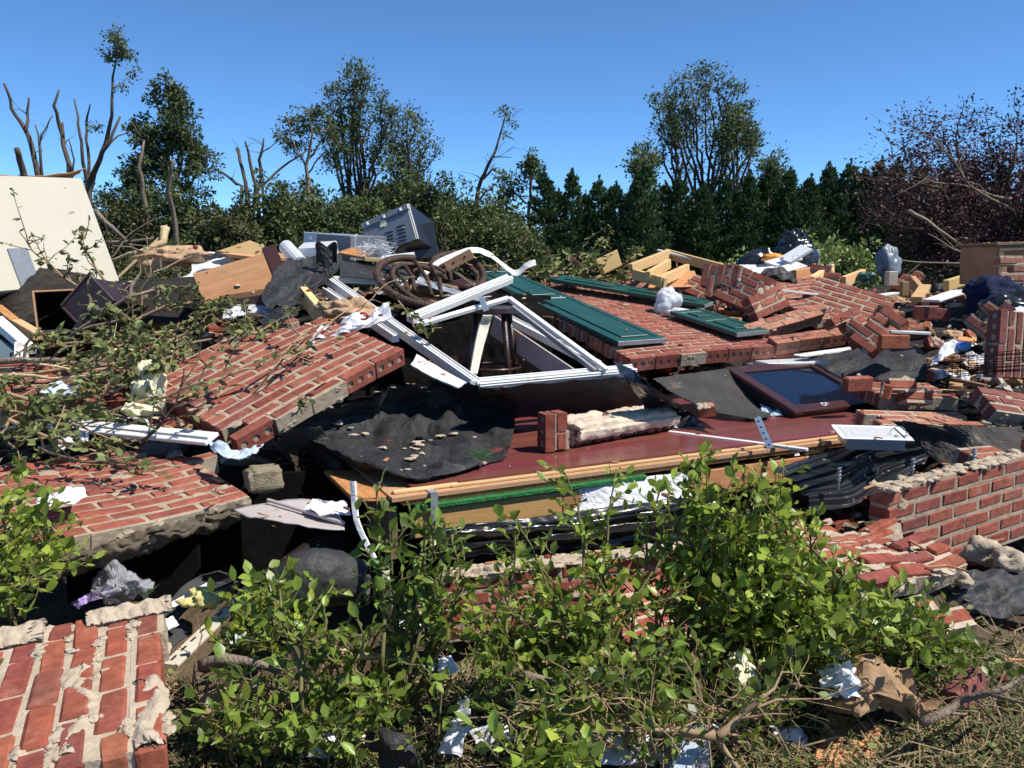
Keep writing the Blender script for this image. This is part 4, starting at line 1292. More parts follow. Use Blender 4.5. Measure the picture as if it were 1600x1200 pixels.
# foundation wall at the right
w0 = q(1388, 770, .645); w1 = q(1600, 716, .645)
wx = (w1 - w0).normalized()
Mfw = frame(w0 - Vector((0, 0, PH * 6)), wx, UP) 
def mfw(u, v, r_):
    if v > .9: return u > .62
    if v > .74: return True
    return u > (.02 + .05 * (1 - v))
brick_piece('brick_foundation_wall', 'standing red brick foundation wall with a crumbling mortar top', Mfw, 10, 7, 7, mfw, None, cored=False, cover=.9, lumps=4, tooth=.4, mat='brick_red')
mb = MB(); r_ = random.Random(11)
for k in range(80):
    f = r_.random() * .58
    p = w0 + wx * (f * 2.0) + Vector((0, 0, .006)) + Vector((-wx.y, wx.x, 0)) * r_.uniform(.0, .09)
    mb.blob(p, r_.uniform(.008, .024), k, .9, 1, (1.3, 1.2, .55))
solo('mortar_crust', mb, M_['mortar_pale'], 'crumbled pale mortar heaped along the top of the foundation wall', 'mortar', smooth=True, kind='stuff')

# jumbled slab fallen in front of the foundation wall
Mjr = frame(P(1345, 925, 2.62), P(1520, 868, 2.95) - P(1345, 925, 2.62), P(1330, 815, 3.25) - P(1345, 925, 2.62))
brick_piece('brick_wall_slab', 'jumbled brick slab with loosened bricks and lumpy mortar leaning on the foundation wall', Mjr, 3, 9, 12, lambda u, v, r_: not (u > .8 and v > .7), lambda u, v: .03 * math.sin(v * 6) + .02 * math.sin(u * 5 + 1), mat='brick_worn', mortar='mortar_pale', cored=True, cover=.6, lumps=46, lump_r=.034, tooth=.35, jit=.008, recess=.012, smear=34)
# broken wall piece behind the shrub
Mbs = frame(q(690, 905, .33) - UP * 4 * PH, q(1110, 855, .33) - q(690, 905, .33), UP)
brick_piece('brick_wall_piece', 'low broken brick wall half hidden behind the leafy shrub, mortar on top', Mbs, 6, 4, 13, None, lambda u, v: 0, mat='brick_worn', mortar='mortar_pale', cored=False, cover=1, lumps=26, lump_r=.03, smear=10)
mb = MB(); r_ = random.Random(14)
for k in range(90):
    f = r_.random()
    p = q(690, 905, .33).lerp(q(1110, 855, .33), f) + Vector((r_.uniform(-.01, .02), r_.uniform(0, .1), 0))
    mb.blob(p, r_.uniform(.012, .026), k, .8, 2, (1.7, 1.4, .35))
solo('mortar_crust', mb, M_['mortar_pale'], 'pale mortar bed on top of the brick wall behind the shrub', 'mortar', smooth=True)
Mb2 = frame(q(985, 1010, .16), q(1110, 975, .16) - q(985, 1010, .16), Vector((-.2, .9, .25)))
brick_piece('brick_wall_piece', 'small leaning brick piece with open joints deep inside the leafy shrub', Mb2, 2, 5, 15, None, None, mat='brick_worn', mortar='mortar_pale', cover=.5, lumps=10)

# two pieces lying on the floor boards
z0 = .62
a0 = fl(812, 700, z0); a1 = fl(868, 694, z0)
Mp = frame(a0 + UP * .0, UP, (a1 - a0))            # bricks on end
M1 = frame(fl(838, 703, z0) , UP, (a1 - a0)) 
brick_piece('brick_wall_piece', 'two bricks standing on end, mortared together, on the red floor', M1, 1, 2, 16, None, None, cored=True, cover=.15, lumps=3, cat='brick wall')
l0, l1 = fl(895, 697, z0), fl(1057, 668, z0)
lx = (l1 - l0).normalized(); ly = Vector((-lx.y, lx.x, 0))
# a row of bricks on edge: brick ends to the front, pale mortar slab on top
t = thing('brick_wall_piece', 'row of broken bricks capped by one thick pale slab of mortar on the red floor', 'brick wall', frame(l0, lx, ly))
r_ = random.Random(17)
nb = int((l1 - l0).length / PH)
for k in range(nb):
    b = obj('brick', brick_data('full', k, 'brick_red'), None, t)
    b.matrix_basis = Matrix.Translation((k * PH + BH / 2, BL / 2 - .02 + r_.uniform(-.012, .012), BT / 2 + .002)) @ Matrix.Rotation(R(90) + r_.gauss(0, .03), 4, 'Z') @ Matrix.Rotation(r_.gauss(0, .04), 4, 'X')
    obj('mortar', MB().box(.012, BL - .03, BT - .01, None, 0, (k * PH + BH - .001, -.005, .004), .003, r_), M_['mortar'], t)
LW = nb * PH
cap = sheet([[Vector((x, y, z + .006 * r_.uniform(-1, 1))) for x in np.linspace(-.015, LW + .015, 9)] for y, z in ((-.030, BT - .045), (-.042, BT - .02), (-.038, BT + .02), (.02, BT + .036), (.09, BT + .03), (.15, BT + .034), (.19, BT + .01))], 36, 70, .010, 14, 4, .03, .012)
obj('mortar_cap', cap, M_['mortar_slab'], t, True)
ed = MB()
for k in range(20):
    ed.blob(Vector((-.004, r_.uniform(0, BL - .03), r_.uniform(.01, BT))), r_.uniform(.012, .024), k, .6, 1, (.5, 1.2, 1.2))
obj('mortar', ed, M_['mortar'], t, True)
# strap and trim on the floor
solo('trim_strip', MB().bar(fl(1045, 675, .615), fl(1262, 703, .615), .03, .016, bev=.003), M_['white_paint'], 'thin white trim strip lying across the red floor', 'trim')
mb = MB()
p0, p1 = fl(1183, 652, .78), fl(1204, 700, .625)
mb.bar(p0, p1, .004, .034, Vector((1, 0, .3)))
o = solo('steel_strap', mb, M_['galvanised'], 'punched galvanised steel strap sticking up from the red floor', 'strap')
hb = MB()
for k in range(5):
    p = p0.lerp(p1, .12 + .19 * k)
    hb.tube([p + Vector((-.004, -.009, 0)), p + Vector((-.004, -.0125, 0))], .005, 8)
hb.v = [tuple(Vector(v) - o.location) for v in hb.v]
obj('hole', hb, M_['slot_black'], o)

# white register grille
g0, g1, g2 = fl(1312, 690, .625), fl(1425, 688, .625), fl(1303, 664, .66)
Mg = frame(q(1322, 684, .67), q(1424, 687, .67) - q(1322, 684, .67), Vector((-EX.y - .25, EX.x, .06)))
t = thing('floor_register', 'white slotted floor register grille lying loose on the red floor', 'grille', Mg)
W_, D_ = .30, .20
obj('flange', MB().box(W_ + .05, .03, .006, None, .002, (-.025, -.03, 0)).box(W_ + .05, .03, .006, None, .002, (-.025, D_, 0)).box(.03, D_ - .004, .006, None, .002, (-.028, .002, 0)).box(.03, D_ - .004, .006, None, .002, (W_ - .002, .002, 0)), M_['white_enamel'], t)
obj('box', MB().box(W_ - .02, .004, .06, None, 0, (.01, .0, -.062)).box(W_ - .02, .004, .06, None, 0, (.01, D_ - .004, -.062)).box(.004, D_ - .01, .06, None, 0, (.006, .005, -.062)).box(.004, D_ - .01, .06, None, 0, (W_ - .01, .005, -.062)), M_['galvanised'], t)
sm = MB().box(.006, D_ - .002, .007, None, 0).mesh('slat'); sm.materials.append(M_['white_enamel'])
for k in range(24):
    b = obj('slat', sm, None, t); b.matrix_basis = Matrix.Translation((.008 + k * (W_ - .02) / 24, .001, -.002))
obj('cross_bar', MB().box(W_ - .01, .008, .005, None, 0, (.004, D_ / 2, -.006)), M_['white_enamel'], t)
ring = [Vector((W_ - .03 + .04 * math.cos(a), .06, .012 + .04 * math.sin(a))) for a in np.linspace(-.6, 3.7, 14)]
obj('wire_loop', MB().tube(ring, .0022, 5), M_['galvanised'], t)

# dark framed glass door
c_bl, c_br, c_tl, c_tr = q(1243, 644, .66), q(1382, 627, .66), P(1168, 573, 5.6), P(1302, 566, 5.8)
Mdoor = frame(c_bl, c_br - c_bl, c_tl - c_bl)
wd, hd = (c_br - c_bl).length, (c_tl - c_bl).length
t = thing('cabinet_door', 'dark mahogany cabinet door with a navy glass pane lying tilted on the floor', 'door', Mdoor)
fw_ = .085
obj('stile', MB().box(fw_, hd, .03, None, .006, (0, 0, -.03)), M_['wood_mahogany'], t)
obj('stile', MB().box(fw_, hd, .03, None, .006, (wd - fw_, 0, -.03)), M_['wood_mahogany'], t)
obj('rail', MB().box(wd - 2 * fw_ + .002, fw_, .028, None, .005, (fw_ - .001, 0, -.0295)), M_['wood_mahogany'], t)
obj('rail', MB().box(wd - 2 * fw_ + .002, fw_, .028, None, .005, (fw_ - .001, hd - fw_, -.0295)), M_['wood_mahogany'], t)
obj('pane', MB().box(wd - 2 * fw_ + .01, hd - 2 * fw_ + .01, .006, None, 0, (fw_ - .005, fw_ - .005, -.021)), M_['glass_navy'], t)
obj('backing', MB().box(wd - .02, hd - .02, .06, None, .004, (.01, .01, -.092)), M_['wood_black'], t)
lp = [Vector((wd * .36 + .020 * math.cos(a), fw_ * .55 + .016 * math.sin(a), .004)) for a in np.linspace(.3, 6.3, 14)] + [Vector((wd * .36 + .035, fw_ * .55 + .02, .004)), Vector((wd * .36 + .04, fw_ * .55 - .004, .004))]
obj('wire_catch', MB().tube(lp, .0032, 5), M_['white_enamel'], t)
# foam-white tile sticking out behind it
M2, w2, h2 = upright(q(1195, 572, .74), q(1318, 580, .74), q(1195, 560, .80))
solo('white_tray', MB().box(.5, .30, .02, frame(P(1200, 572, 5.72), P(1320, 568, 5.9) - P(1200, 572, 5.72), EY), .009), M_['white_plastic'], 'white plastic tray edge showing behind the mahogany cabinet door', 'tray')
# ------------------------------------------------------------------ felt, plastic and tarps round the floor
solo('roofing_felt', sheet(pxgrid([
    [(448, 655, .84), (540, 632, .86), (630, 604, .90), (700, 594, .92), (752, 606, .88), (800, 632, .78)],
    [(438, 675, .78), (530, 655, .77), (620, 640, .75), (690, 628, .78), (752, 640, .72), (806, 660, .66)],
    [(470, 690, .73), (545, 685, .70), (620, 690, .67), (690, 672, .68), (755, 680, .645), (800, 690, .635)],
    [(492, 690, .74), (562, 716, .70), (628, 738, .66), (690, 735, .65), (745, 722, .64), (792, 708, .635)],
    [(505, 702, .70), (575, 735, .64), (650, 750, .62), (700, 742, .62), (750, 728, .62), (790, 716, .622)]]),
    120, 160, .012, 7, 5, .004, .05, crease=.024, cf=8, holes=[(.53, .50, .05, .036)]), M_['felt_torn'], 'crumpled black roofing felt with a torn round hole spread over the floor edge', 'felt')
solo('roofing_felt', sheet(pxgrid([[(428, 690, .80), (450, 672, .84), (500, 662, .82)], [(440, 702, .72), (470, 690, .74), (520, 690, .70)], [(485, 700, .62), (505, 720, .60), (535, 735, .60)], [(490, 735, .42), (515, 750, .42), (528, 770, .44)]]), 40, 40, .01, 6, 6, .004, .05, crease=.016, cf=7), M_['felt_dusty'], 'dusty torn felt flap hanging down beside the floor corner', 'felt')
solo('roofing_felt', sheet(pxgrid([[(742, 606, .92), (850, 598, .92), (960, 588, .92), (1010, 590, .90)], [(760, 625, .80), (860, 622, .80), (960, 612, .82), (1020, 606, .82)], [(800, 655, .66), (880, 650, .66), (960, 640, .68), (1040, 630, .70)]]), 24, 50, .018, 5, 7, .004, .01), M_['felt'], 'smooth black felt strip draped below the white window sill', 'felt', smooth=True)
solo('plastic_sheet', sheet(pxgrid([[(955, 560, 1.0), (985, 575, .98), (1000, 590, .96)], [(975, 590, .94), (1005, 600, .92), (1030, 612, .88)], [(1000, 620, .82), (1030, 625, .82), (1062, 630, .80)], [(1010, 650, .70), (1050, 645, .70), (1085, 648, .68)], [(1040, 668, .63), (1085, 668, .63), (1122, 678, .622)]]), 70, 50, .01, 5, 8, .002, .04, crease=.016, cf=7), M_['plastic_black'], 'twisted black plastic sheet trailing off the slab corner onto the red floor', 'plastic sheet')
solo('roofing_felt', sheet(pxgrid([[(1015, 590, 'y', 5.3), (1090, 580, 'y', 5.42), (1165, 572, 'y', 5.6), (1195, 575, 'y', 5.72)], [(1040, 610, 'y', 5.15), (1100, 605, 'y', 5.25), (1165, 600, 'y', 5.45), (1200, 608, 'y', 5.6)], [(1085, 632, 'y', 5.0), (1130, 630, 'y', 5.1), (1172, 632, 'y', 5.2), (1205, 640, 'y', 5.3)], [(1105, 642, .66), (1140, 650, .65), (1180, 655, .64), (1205, 652, .64)]]), 40, 60, .006, 5, 9, .004, .02, crease=.007, cf=5), M_['felt_dusty'], 'dusty black felt sheet hanging between the brick slab and the cabinet door', 'felt', smooth=True)
solo('felt_mattress', sheet(pxgrid([[(1255, 566, 'y', 6.5), (1320, 548, 'y', 6.6), (1400, 540, 'y', 6.6), (1442, 545, 'y', 6.5)], [(1262, 585, 'y', 6.25), (1330, 566, 'y', 6.35), (1400, 560, 'y', 6.3), (1448, 562, 'y', 6.25)], [(1290, 605, 'y', 6.1), (1340, 600, 'y', 6.1), (1400, 595, 'y', 6.05), (1450, 585, 'y', 6.05)]]), 24, 44, .022, 4, 10, .05, .01), M_['felt'], 'black felt-covered padded slab bulging behind the cabinet door', 'padding', smooth=True)
solo('white_board', MB().box(.75, .10, .02, frame(P(1250, 560, 6.5), P(1360, 545, 6.8) - P(1250, 560, 6.5), EY), .004), M_['white_paint'], 'white board sliver lying behind the black padded slab', 'board')
# below the floor edge
solo('plastic_roll', sheet(pxgrid([[(672, 828, .50), (800, 812, .50), (900, 800, .50), (1010, 785, .50), (1120, 770, .50)], [(670, 838, .47), (800, 824, .47), (900, 814, .47), (1010, 798, .47), (1120, 782, .47)], [(672, 852, .42), (800, 838, .42), (900, 826, .42), (1010, 810, .42), (1120, 796, .42)]]), 14, 60, .012, 6, 11, .02, 0), M_['plastic_black'], 'rolled edge of black plastic running under the orange joist', 'plastic sheet', smooth=True)
solo('plastic_sheet', sheet(pxgrid([[(676, 850, .43), (760, 850, .42), (860, 838, .42), (960, 826, .42), (1060, 812, .42), (1150, 800, .42)], [(680, 872, .36), (760, 872, .34), (860, 860, .34), (960, 848, .34), (1060, 832, .34), (1150, 820, .34)], [(690, 910, .24), (760, 905, .23), (860, 890, .23), (960, 880, .23), (1060, 862, .23), (1150, 850, .23)]]), 40, 80, .02, 4, 12, .002, .01, folds=.02, fdir=.15, ff=3.5), M_['plastic_black'], 'shiny black plastic sheeting in long folds under the floor edge', 'plastic sheet', smooth=True)
solo('insulation_board', sheet(pxgrid([[(893, 760, .54), (960, 750, .545), (1080, 735, .545)], [(890, 782, .47), (965, 776, .47), (1085, 758, .47)], [(888, 808, .40), (970, 800, .40), (1090, 782, .40)]]), 16, 30, .012, 9, 13, .012, .03), M_['white_paper'], 'white insulation sheet hanging on the floor edge beyond the orange joist', 'insulation')
solo('plastic_sheet', sheet(pxgrid([[(1215, 740, .56), (1290, 715, .58), (1360, 694, .60), (1432, 682, .62)], [(1235, 752, .50), (1305, 732, .50), (1375, 712, .52), (1445, 698, .53)], [(1250, 775, .42), (1320, 760, .42), (1390, 738, .44), (1455, 716, .48)], [(1270, 805, .34), (1330, 795, .34), (1370, 775, .38), (1420, 745, .44)]]), 60, 70, .004, 4, 14, .002, .01, folds=.040, fdir=.12, ff=6), M_['plastic_black'], 'glossy black plastic sheet folded over the floor end beside the foundation wall', 'plastic sheet', smooth=True)
solo('roofing_felt', sheet(pxgrid([[(1385, 655, .70), (1450, 662, .70), (1520, 668, .70), (1600, 662, .70)], [(1420, 680, .62), (1480, 690, .62), (1540, 700, .62), (1610, 690, .62)], [(1440, 705, .55), (1490, 735, .54), (1540, 735, .55), (1610, 720, .56)]]), 24, 40, .03, 5, 15, .004, .02), M_['felt_dusty'], 'dusty black felt spread below the long mortar-crusted brick piece', 'felt')
# screw ties
for (px, py, z, lb) in [(1310, 752, .50, 'coiled galvanised tie standing in the folded black plastic'), (1521, 722, .62, 'coiled galvanised tie standing by the mortar top of the foundation wall'), (1425, 738, .54, 'small coiled galvanised tie between the plastic and the foundation wall')]:
    b = q(px, py, z)
    pts = [b + Vector((.010 * math.cos(a), .010 * math.sin(a), .0085 * a / 3)) for a in np.linspace(0, 6.28 * 4, 44)]
    solo('wall_tie', MB().tube(pts, .003, 4).tube([b - UP * .04, b + UP * .07], .006, 6), M_['galvanised'], lb, 'tie')
# hollow below: black panels added in place of the crawl space's shade
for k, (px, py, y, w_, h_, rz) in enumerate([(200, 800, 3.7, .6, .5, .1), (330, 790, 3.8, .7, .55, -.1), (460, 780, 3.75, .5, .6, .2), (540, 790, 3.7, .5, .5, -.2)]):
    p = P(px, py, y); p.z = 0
    solo('crawl_space_shade', MB().box(w_, .03, h_, Matrix.Translation(p) @ Matrix.Rotation(rz, 4, 'Z') @ Matrix.Rotation(-.08, 4, 'X'), .003, (-w_ / 2, 0, 0)), M_['shade_black'], 'added black panel standing in for the deep shade of the hollow under the floor', 'panel', 'added black panels for the shade in the hollow')

# ================================================================== THINGS IN THE WRECKAGE
def box_thing(name, label, cat, bl, br, tl, depth, mat, bev=.004, group=None):
    M, w_, h_ = upright(bl, br, tl)
    return solo(name, MB().box(w_, depth, h_, M, bev), M_[mat], label, cat, group)
def board(name, label, p0, p1, w_, t_, mat, cat='board', up=UP, group=None, bev=.003):
    return solo(name, MB().bar(p0, p1, w_, t_, up, bev), M_[mat], label, cat, group)
# ---------------------------------------------------------- left: appliance and cabinets
ap_r = P(186, 441, 7.3); ap_x = (P(126, 279, 7.45) - P(0, 306, 6.75)).normalized()
ap_z = P(126, 279, 7.42) - ap_r; ap_h = ap_z.length; ap_z.normalize()
ap_x = (ap_x - ap_z * ap_x.dot(ap_z)).normalized()
Ma, wa, ha = upright(ap_r - ap_x * 1.5, ap_r, ap_r - ap_x * 1.5 + ap_z * ap_h)
t = thing('appliance', 'big beige steel appliance body lying tilted on the heap', 'appliance', Ma)
obj('front_panel', MB().box(wa - .01, .02, ha - .01, None, .006, (.005, -.02, .005)), M_['beige_steel'], t)
obj('body', MB().box(wa, .62, ha, None, .01, (0, .002, 0)), M_['beige_steel'], t)
obj('side_stripe', MB().box(.16, .008, .34, None, .002, (.62, -.030, .0)), M_['grey_steel'], t)
obj('top_edge', MB().box(wa, .5, .02, None, .004, (0, .06, ha + .002)), M_['grey_steel'], t)
solo('cardboard_sheet', sheet([[Ma @ Vector((x, y, ha + .04 + .03 * math.sin(x * 5) + (.05 if x > 1.4 else 0))) for x in (.5, .8, 1.1, 1.4, 1.62)] for y in (.0, .2, .45)], 8, 20, .02, 5, 20, .006, .03), M_['cardboard'], 'brown cardboard sheet curling on top of the beige appliance', 'cardboard')
solo('black_sheet', sheet(pxgrid([[(-40, 425, 'y', 6.9), (30, 416, 'y', 6.8), (80, 418, 'y', 6.7), (142, 428, 'y', 6.7)], [(-40, 470, 'y', 6.5), (30, 462, 'y', 6.4), (80, 460, 'y', 6.3), (130, 455, 'y', 6.4)], [(-40, 530, 'y', 6.0), (20, 520, 'y', 5.9), (60, 500, 'y', 5.9), (110, 480, 'y', 6.0)]]), 22, 30, .02, 4, 21, .006, .01), M_['wood_black'], 'curved black sheet leaning against the beige appliance', 'sheet')
# open dark box
Mo, wo, ho = upright(P(58, 522, 5.7), P(160, 515, 5.9), P(38, 455, 5.8))
t = thing('open_cabinet', 'open empty dark cabinet box lying on its side in the left heap', 'cabinet', Mo)
for (nm, s, o) in [('bottom_panel', (wo, .5, .016), (0, 0, 0)), ('top_panel', (wo, .5, .016), (0, 0, ho - .016)), ('side_panel', (.016, .5, ho - .034), (0, .001, .017)), ('side_panel', (.016, .5, ho - .034), (wo - .016, .001, .017)), ('back_panel', (wo - .034, .01, ho - .034), (.017, .49, .017))]:
    obj(nm, MB().box(*s, None, .002, o), M_['wood_black'], t)
obj('edge_band', MB().box(wo, .006, .012, None, 0, (0, -.007, ho - .014)).box(.012, .006, ho - .016, None, 0, (0, -.007, 0)), M_['cardboard'], t)
Mo, wo, ho = upright(P(140, 518, 5.5), P(182, 470, 5.5), P(97, 484, 5.55))
t = thing('drawer', 'shiny dark brown drawer tipped on its corner beside the open cabinet', 'drawer', Mo)
obj('front', MB().box(wo, .018, ho, None, .006, (0, -.018, 0)), M_['wood_dark'], t)
obj('box', MB().box(wo - .02, .40, ho - .02, None, .004, (.01, .001, .01)), M_['wood_dark'], t)
obj('rim', MB().box(wo + .03, .024, .02, None, .006, (-.015, -.022, ho + .001)).box(.02, .024, ho, None, .006, (-.022, -.022, 0)), M_['wood_mahogany'], t)
box_thing('dark_cabinet', 'dark brown cabinet carcass lying level behind the twigs', 'cabinet', P(196, 510, 6.0), P(318, 500, 6.3), P(208, 437, 6.1), .45, 'wood_black')
board('glossy_timber', 'long dark brown glossy rail on top of the level cabinet', P(180, 462, 5.9), P(312, 450, 6.15), .05, .03, 'wood_dark')
board('glossy_timber', 'dark brown glossy rail slanting down from the level cabinet', P(207, 440, 5.9), P(140, 498, 5.5), .06, .025, 'wood_dark')
Mo, wo, ho = upright(P(322, 482, 5.9), P(432, 448, 6.1), P(303, 428, 5.95))
t = thing('plywood_cabinet', 'overturned cabinet with a bare orange plywood back', 'cabinet', Mo)
obj('back_panel', MB().box(wo, .012, ho, None, .002, (0, -.012, 0)), M_['plywood_orange'], t)
obj('carcass', MB().box(wo - .01, .4, ho - .01, None, .004, (.005, .001, .005)), M_['wood_dark'], t)
obj('side_panel', MB().box(.10, .42, ho + .06, None, .004, (wo + .002, -.02, -.02)), M_['wood_mahogany'], t)
box_thing('dark_cabinet', 'dark cabinet front half buried below the orange plywood back', 'cabinet', P(345, 492, 5.6), P(430, 478, 5.7), P(350, 470, 5.6), .3, 'wood_dark')
solo('white_sheet', sheet(pxgrid([[(296, 402, 'y', 7.4), (330, 392, 'y', 7.5), (382, 392, 'y', 7.6)], [(292, 428, 'y', 7.0), (340, 420, 'y', 7.0), (394, 408, 'y', 7.1)], [(218, 438, 'y', 6.8), (300, 442, 'y', 6.7), (350, 436, 'y', 6.7)]]), 14, 20, .03, 3, 22, .012, .02, crisp=.8), M_['white_paint'], 'large white sheet lying over the top of the left heap', 'sheet')
solo('black_scrap', sheet(pxgrid([[(312, 400, 'y', 7.0), (345, 393, 'y', 7.0), (362, 398, 'y', 7.0)], [(320, 408, 'y', 6.9), (345, 404, 'y', 6.9), (362, 405, 'y', 6.9)]]), 8, 14, .02, 8, 23, .004, .03), M_['felt'], 'small black felt scrap on the large white sheet', 'felt')
board('pine_sheet', 'pale pine sheet sloping behind the orange plywood cabinet', P(365, 385, 7.3), P(455, 425, 6.6), .32, .015, 'pine_pale', up=Vector((0, -.5, 1)))
board('pine_board', 'flat pine board running up to the white paper roll', P(355, 398, 7.0), P(462, 410, 6.6), .14, .03, 'pine')
solo('insulation_wad', MB().blob(P(268, 402, 7.4), .15, 24, .9, 3, (1.7, 1, .5)).blob(P(300, 398, 7.4), .10, 25, .9, 3, (1.4, 1, .6)), M_['insulation_tan'], 'wad of tan insulation on top of the left heap', 'insulation', smooth=True)
Mroll = P(446, 385, 6.8)
solo('paper_roll', MB().tube([P(447, 386, 6.8), P(470, 412, 6.5)], .058, 14), M_['white_plastic'], 'white tube sticking up beside the pale blue appliance', 'tube', smooth=False)
solo('white_crate', MB().box(.28, .2, .12, frame(P(468, 410, 6.7), P(500, 408, 6.7) - P(468, 410, 6.7), Vector((-.2, 1, .2))), .01), M_['white_plastic'], 'white plastic box next to the white tube', 'box')
solo('roofing_felt', sheet(pxgrid([[(452, 412, 'y', 6.5), (480, 405, 'y', 6.6), (520, 398, 'y', 6.6), (535, 404, 'y', 6.6)], [(432, 418, 'y', 6.1), (465, 428, 'y', 6.2), (510, 420, 'y', 6.3), (528, 424, 'y', 6.35)], [(420, 440, 'y', 5.8), (455, 445, 'y', 5.75), (490, 440, 'y', 5.95), (515, 432, 'y', 6.2)], [(408, 465, 'y', 5.5), (435, 470, 'y', 5.45), (462, 472, 'y', 5.5), (478, 462, 'y', 5.7)], [(412, 482, 'y', 5.25), (432, 484, 'y', 5.2), (455, 484, 'y', 5.25), (470, 478, 'y', 5.4)]]), 40, 40, .03, 4, 26, .004, .02, folds=.02, fdir=1.2), M_['felt'], 'black roofing felt sheet rearing up in folds over the left heap', 'felt')
# a curl of felt: a rolled cone
rl = [[P(512, 412, 6.2) + Vector((.075 * math.cos(a), .075 * math.sin(a) * .6 - .02, -.02 + .15 * k / 3 + .03 * math.sin(a * 2))) for k in range(4)] for a in np.linspace(0, 5.4, 12)]
solo('felt_curl', sheet(rl, 30, 12, .008, 6, 27, .004), M_['felt'], 'curled cone of black roofing felt standing before the pale blue appliance', 'felt')
solo('felt_flat', sheet(pxgrid([[(528, 405, 'y', 6.9), (570, 412, 'y', 7.0), (640, 425, 'y', 7.1)], [(530, 432, 'y', 6.3), (590, 438, 'y', 6.4), (650, 442, 'y', 6.6)]]), 10, 20, .02, 4, 28, .004, .02), M_['felt'], 'flat black felt strip running behind the white frame', 'felt')
solo('plastic_film', sheet(pxgrid([[(348, 488, 'y', 5.6), (375, 472, 'y', 5.7), (438, 480, 'y', 5.6)], [(345, 500, 'y', 5.3), (385, 492, 'y', 5.3), (430, 494, 'y', 5.3)]]), 12, 20, .03, 6, 29, .002, .04), M_['film_milky'], 'grey see-through plastic film below the orange plywood back', 'plastic film')
solo('roofing_felt', sheet(pxgrid([[(402, 502, 'y', 5.0), (435, 480, 'y', 5.1), (470, 478, 'y', 5.1)], [(410, 512, 'y', 4.8), (440, 505, 'y', 4.8), (470, 490, 'y', 4.9)]]), 12, 16, .03, 6, 30, .004, .04), M_['felt'], 'small felt flap resting on the edge of the tilted brick slab', 'felt')
# wooden beam beside the white frame
Mw, ww, hw = upright(P(470, 478, 5.5), P(500, 498, 5.1), P(474, 440, 5.5))
solo('wall_stud_panel', MB().box(.42, .10, .13, frame(P(497, 500, 5.05), P(472, 448, 6.0) - P(497, 500, 5.05), Vector((1, .4, -.05))), .004), M_['osb'], 'splintered orange chipboard beam leaning on the tilted brick slab', 'beam')
board('pine_board', 'pine board end with a square cut showing beside the white frame', P(470, 455, 5.9), P(505, 498, 5.0), .05, .11, 'pine_pale')
solo('insulation_wad', MB().blob(P(545, 485, 4.95), .09, 31, .8, 3, (1.6, 1, .6)).blob(P(520, 482, 5.0), .06, 32, .8, 3, (1.4, 1, .6)), M_['insulation_tan'], 'shredded tan fibre between the chipboard beam and the white frame', 'insulation', smooth=True)
# ---------------------------------------------------------- appliances on the skyline
Mk, wk, hk = upright(P(476, 402, 7.6), P(556, 408, 7.45), P(472, 362, 7.6))
t = thing('appliance', 'pale blue steel appliance underside with punched slots on the skyline', 'appliance', Mk)
obj('base_plate', MB().box(wk, .02, hk, None, .004, (0, -.02, 0)), M_['pale_blue_steel'], t)
obj('body', MB().box(wk - .01, .55, hk - .01, Matrix.Rotation(R(-9), 4, 'Z'), .006, (.005, .001, .004)), M_['grey_steel'], t)
obj('rib', MB().box(wk, .012, .018, None, .003, (0, -.034, hk * .40)), M_['pale_blue_steel'], t)
for k, (x, z, w_, h_) in enumerate([(.10, .72, .05, .06), (.42, .68, .07, .03), (.42, .80, .07, .02), (.60, .72, .05, .07), (.72, .66, .06, .02), (.72, .78, .06, .03), (.90, .72, .05, .05), (.25, .60, .02, .02), (.30, .75, .02, .02), (.20, .66, .02, .02), (.70, .15, .08, .05), (.85, .18, .06, .04), (.4, .15, .05, .05)]):
    obj('slot', MB().box(w_ * wk, .006, h_ * hk * 1.6, None, 0, (x * wk, -.0245, z * hk)), M_['slot_black' if k % 3 else 'white_enamel'], t)
Mk, wk, hk = upright(P(584, 402, 7.9), P(652, 392, 7.9), P(553, 352, 8.0))
wk, hk = .60, .52
Mk = upright(P(580, 404, 7.9), P(652, 374, 7.8), P(553, 350, 8.05))[0]
t = thing('cooker', 'overturned cooker with a slotted grey back panel and dark navy side', 'cooker', Mk)
wq, hq = (P(652, 374, 7.8) - P(580, 404, 7.9)).length, .36
obj('back_panel', MB().box(wq, .015, hq, None, .004, (0, -.015, 0)), M_['grey_steel'], t)
obj('body', MB().box(wq + .02, .50, hq + .02, None, .01, (-.005, .002, -.005)), M_['navy_steel'], t)
obj('top_rail', MB().box(wq + .01, .03, .055, None, .004, (0, -.032, hq - .06)), M_['grey_steel'], t)
for r in range(6):
    for c in range(2):
        x = wq * (.50 if r < 3 else .18) + c * 0 + (0 if r < 3 else .02)
    obj('vent_slot', MB().box(.085, .004, .009, Matrix.Rotation(R(8), 4, 'Y'), 0, (wq * .62, -.020, .05 + .035 * r)), M_['slot_black'], t)
    obj('vent_slot', MB().box(.085, .004, .009, Matrix.Rotation(R(8), 4, 'Y'), 0, (wq * .36, -.020, .03 + .033 * r)), M_['slot_black'], t)
obj('label_sheet', sheet([[Vector((wq * .34 + x, -.021, hq * .62 + z)) for x in (0, .05, .09)] for z in (0, .05, .09)], 6, 6, .002, 20, 1, .001, .15), M_['foam_cream'], t)
for k in range(3):
    obj('clip', MB().box(.02, .006, .03, None, .002, (wq * (.12 + .36 * k), -.039, hq - .05)), M_['white_enamel'], t)
box_thing('steel_appliance', 'dark navy steel appliance box standing right of the grey cooker back', 'appliance', P(640, 408, 8.0), P(686, 402, 8.1), P(634, 350, 8.0), .45, 'navy_steel', .012)
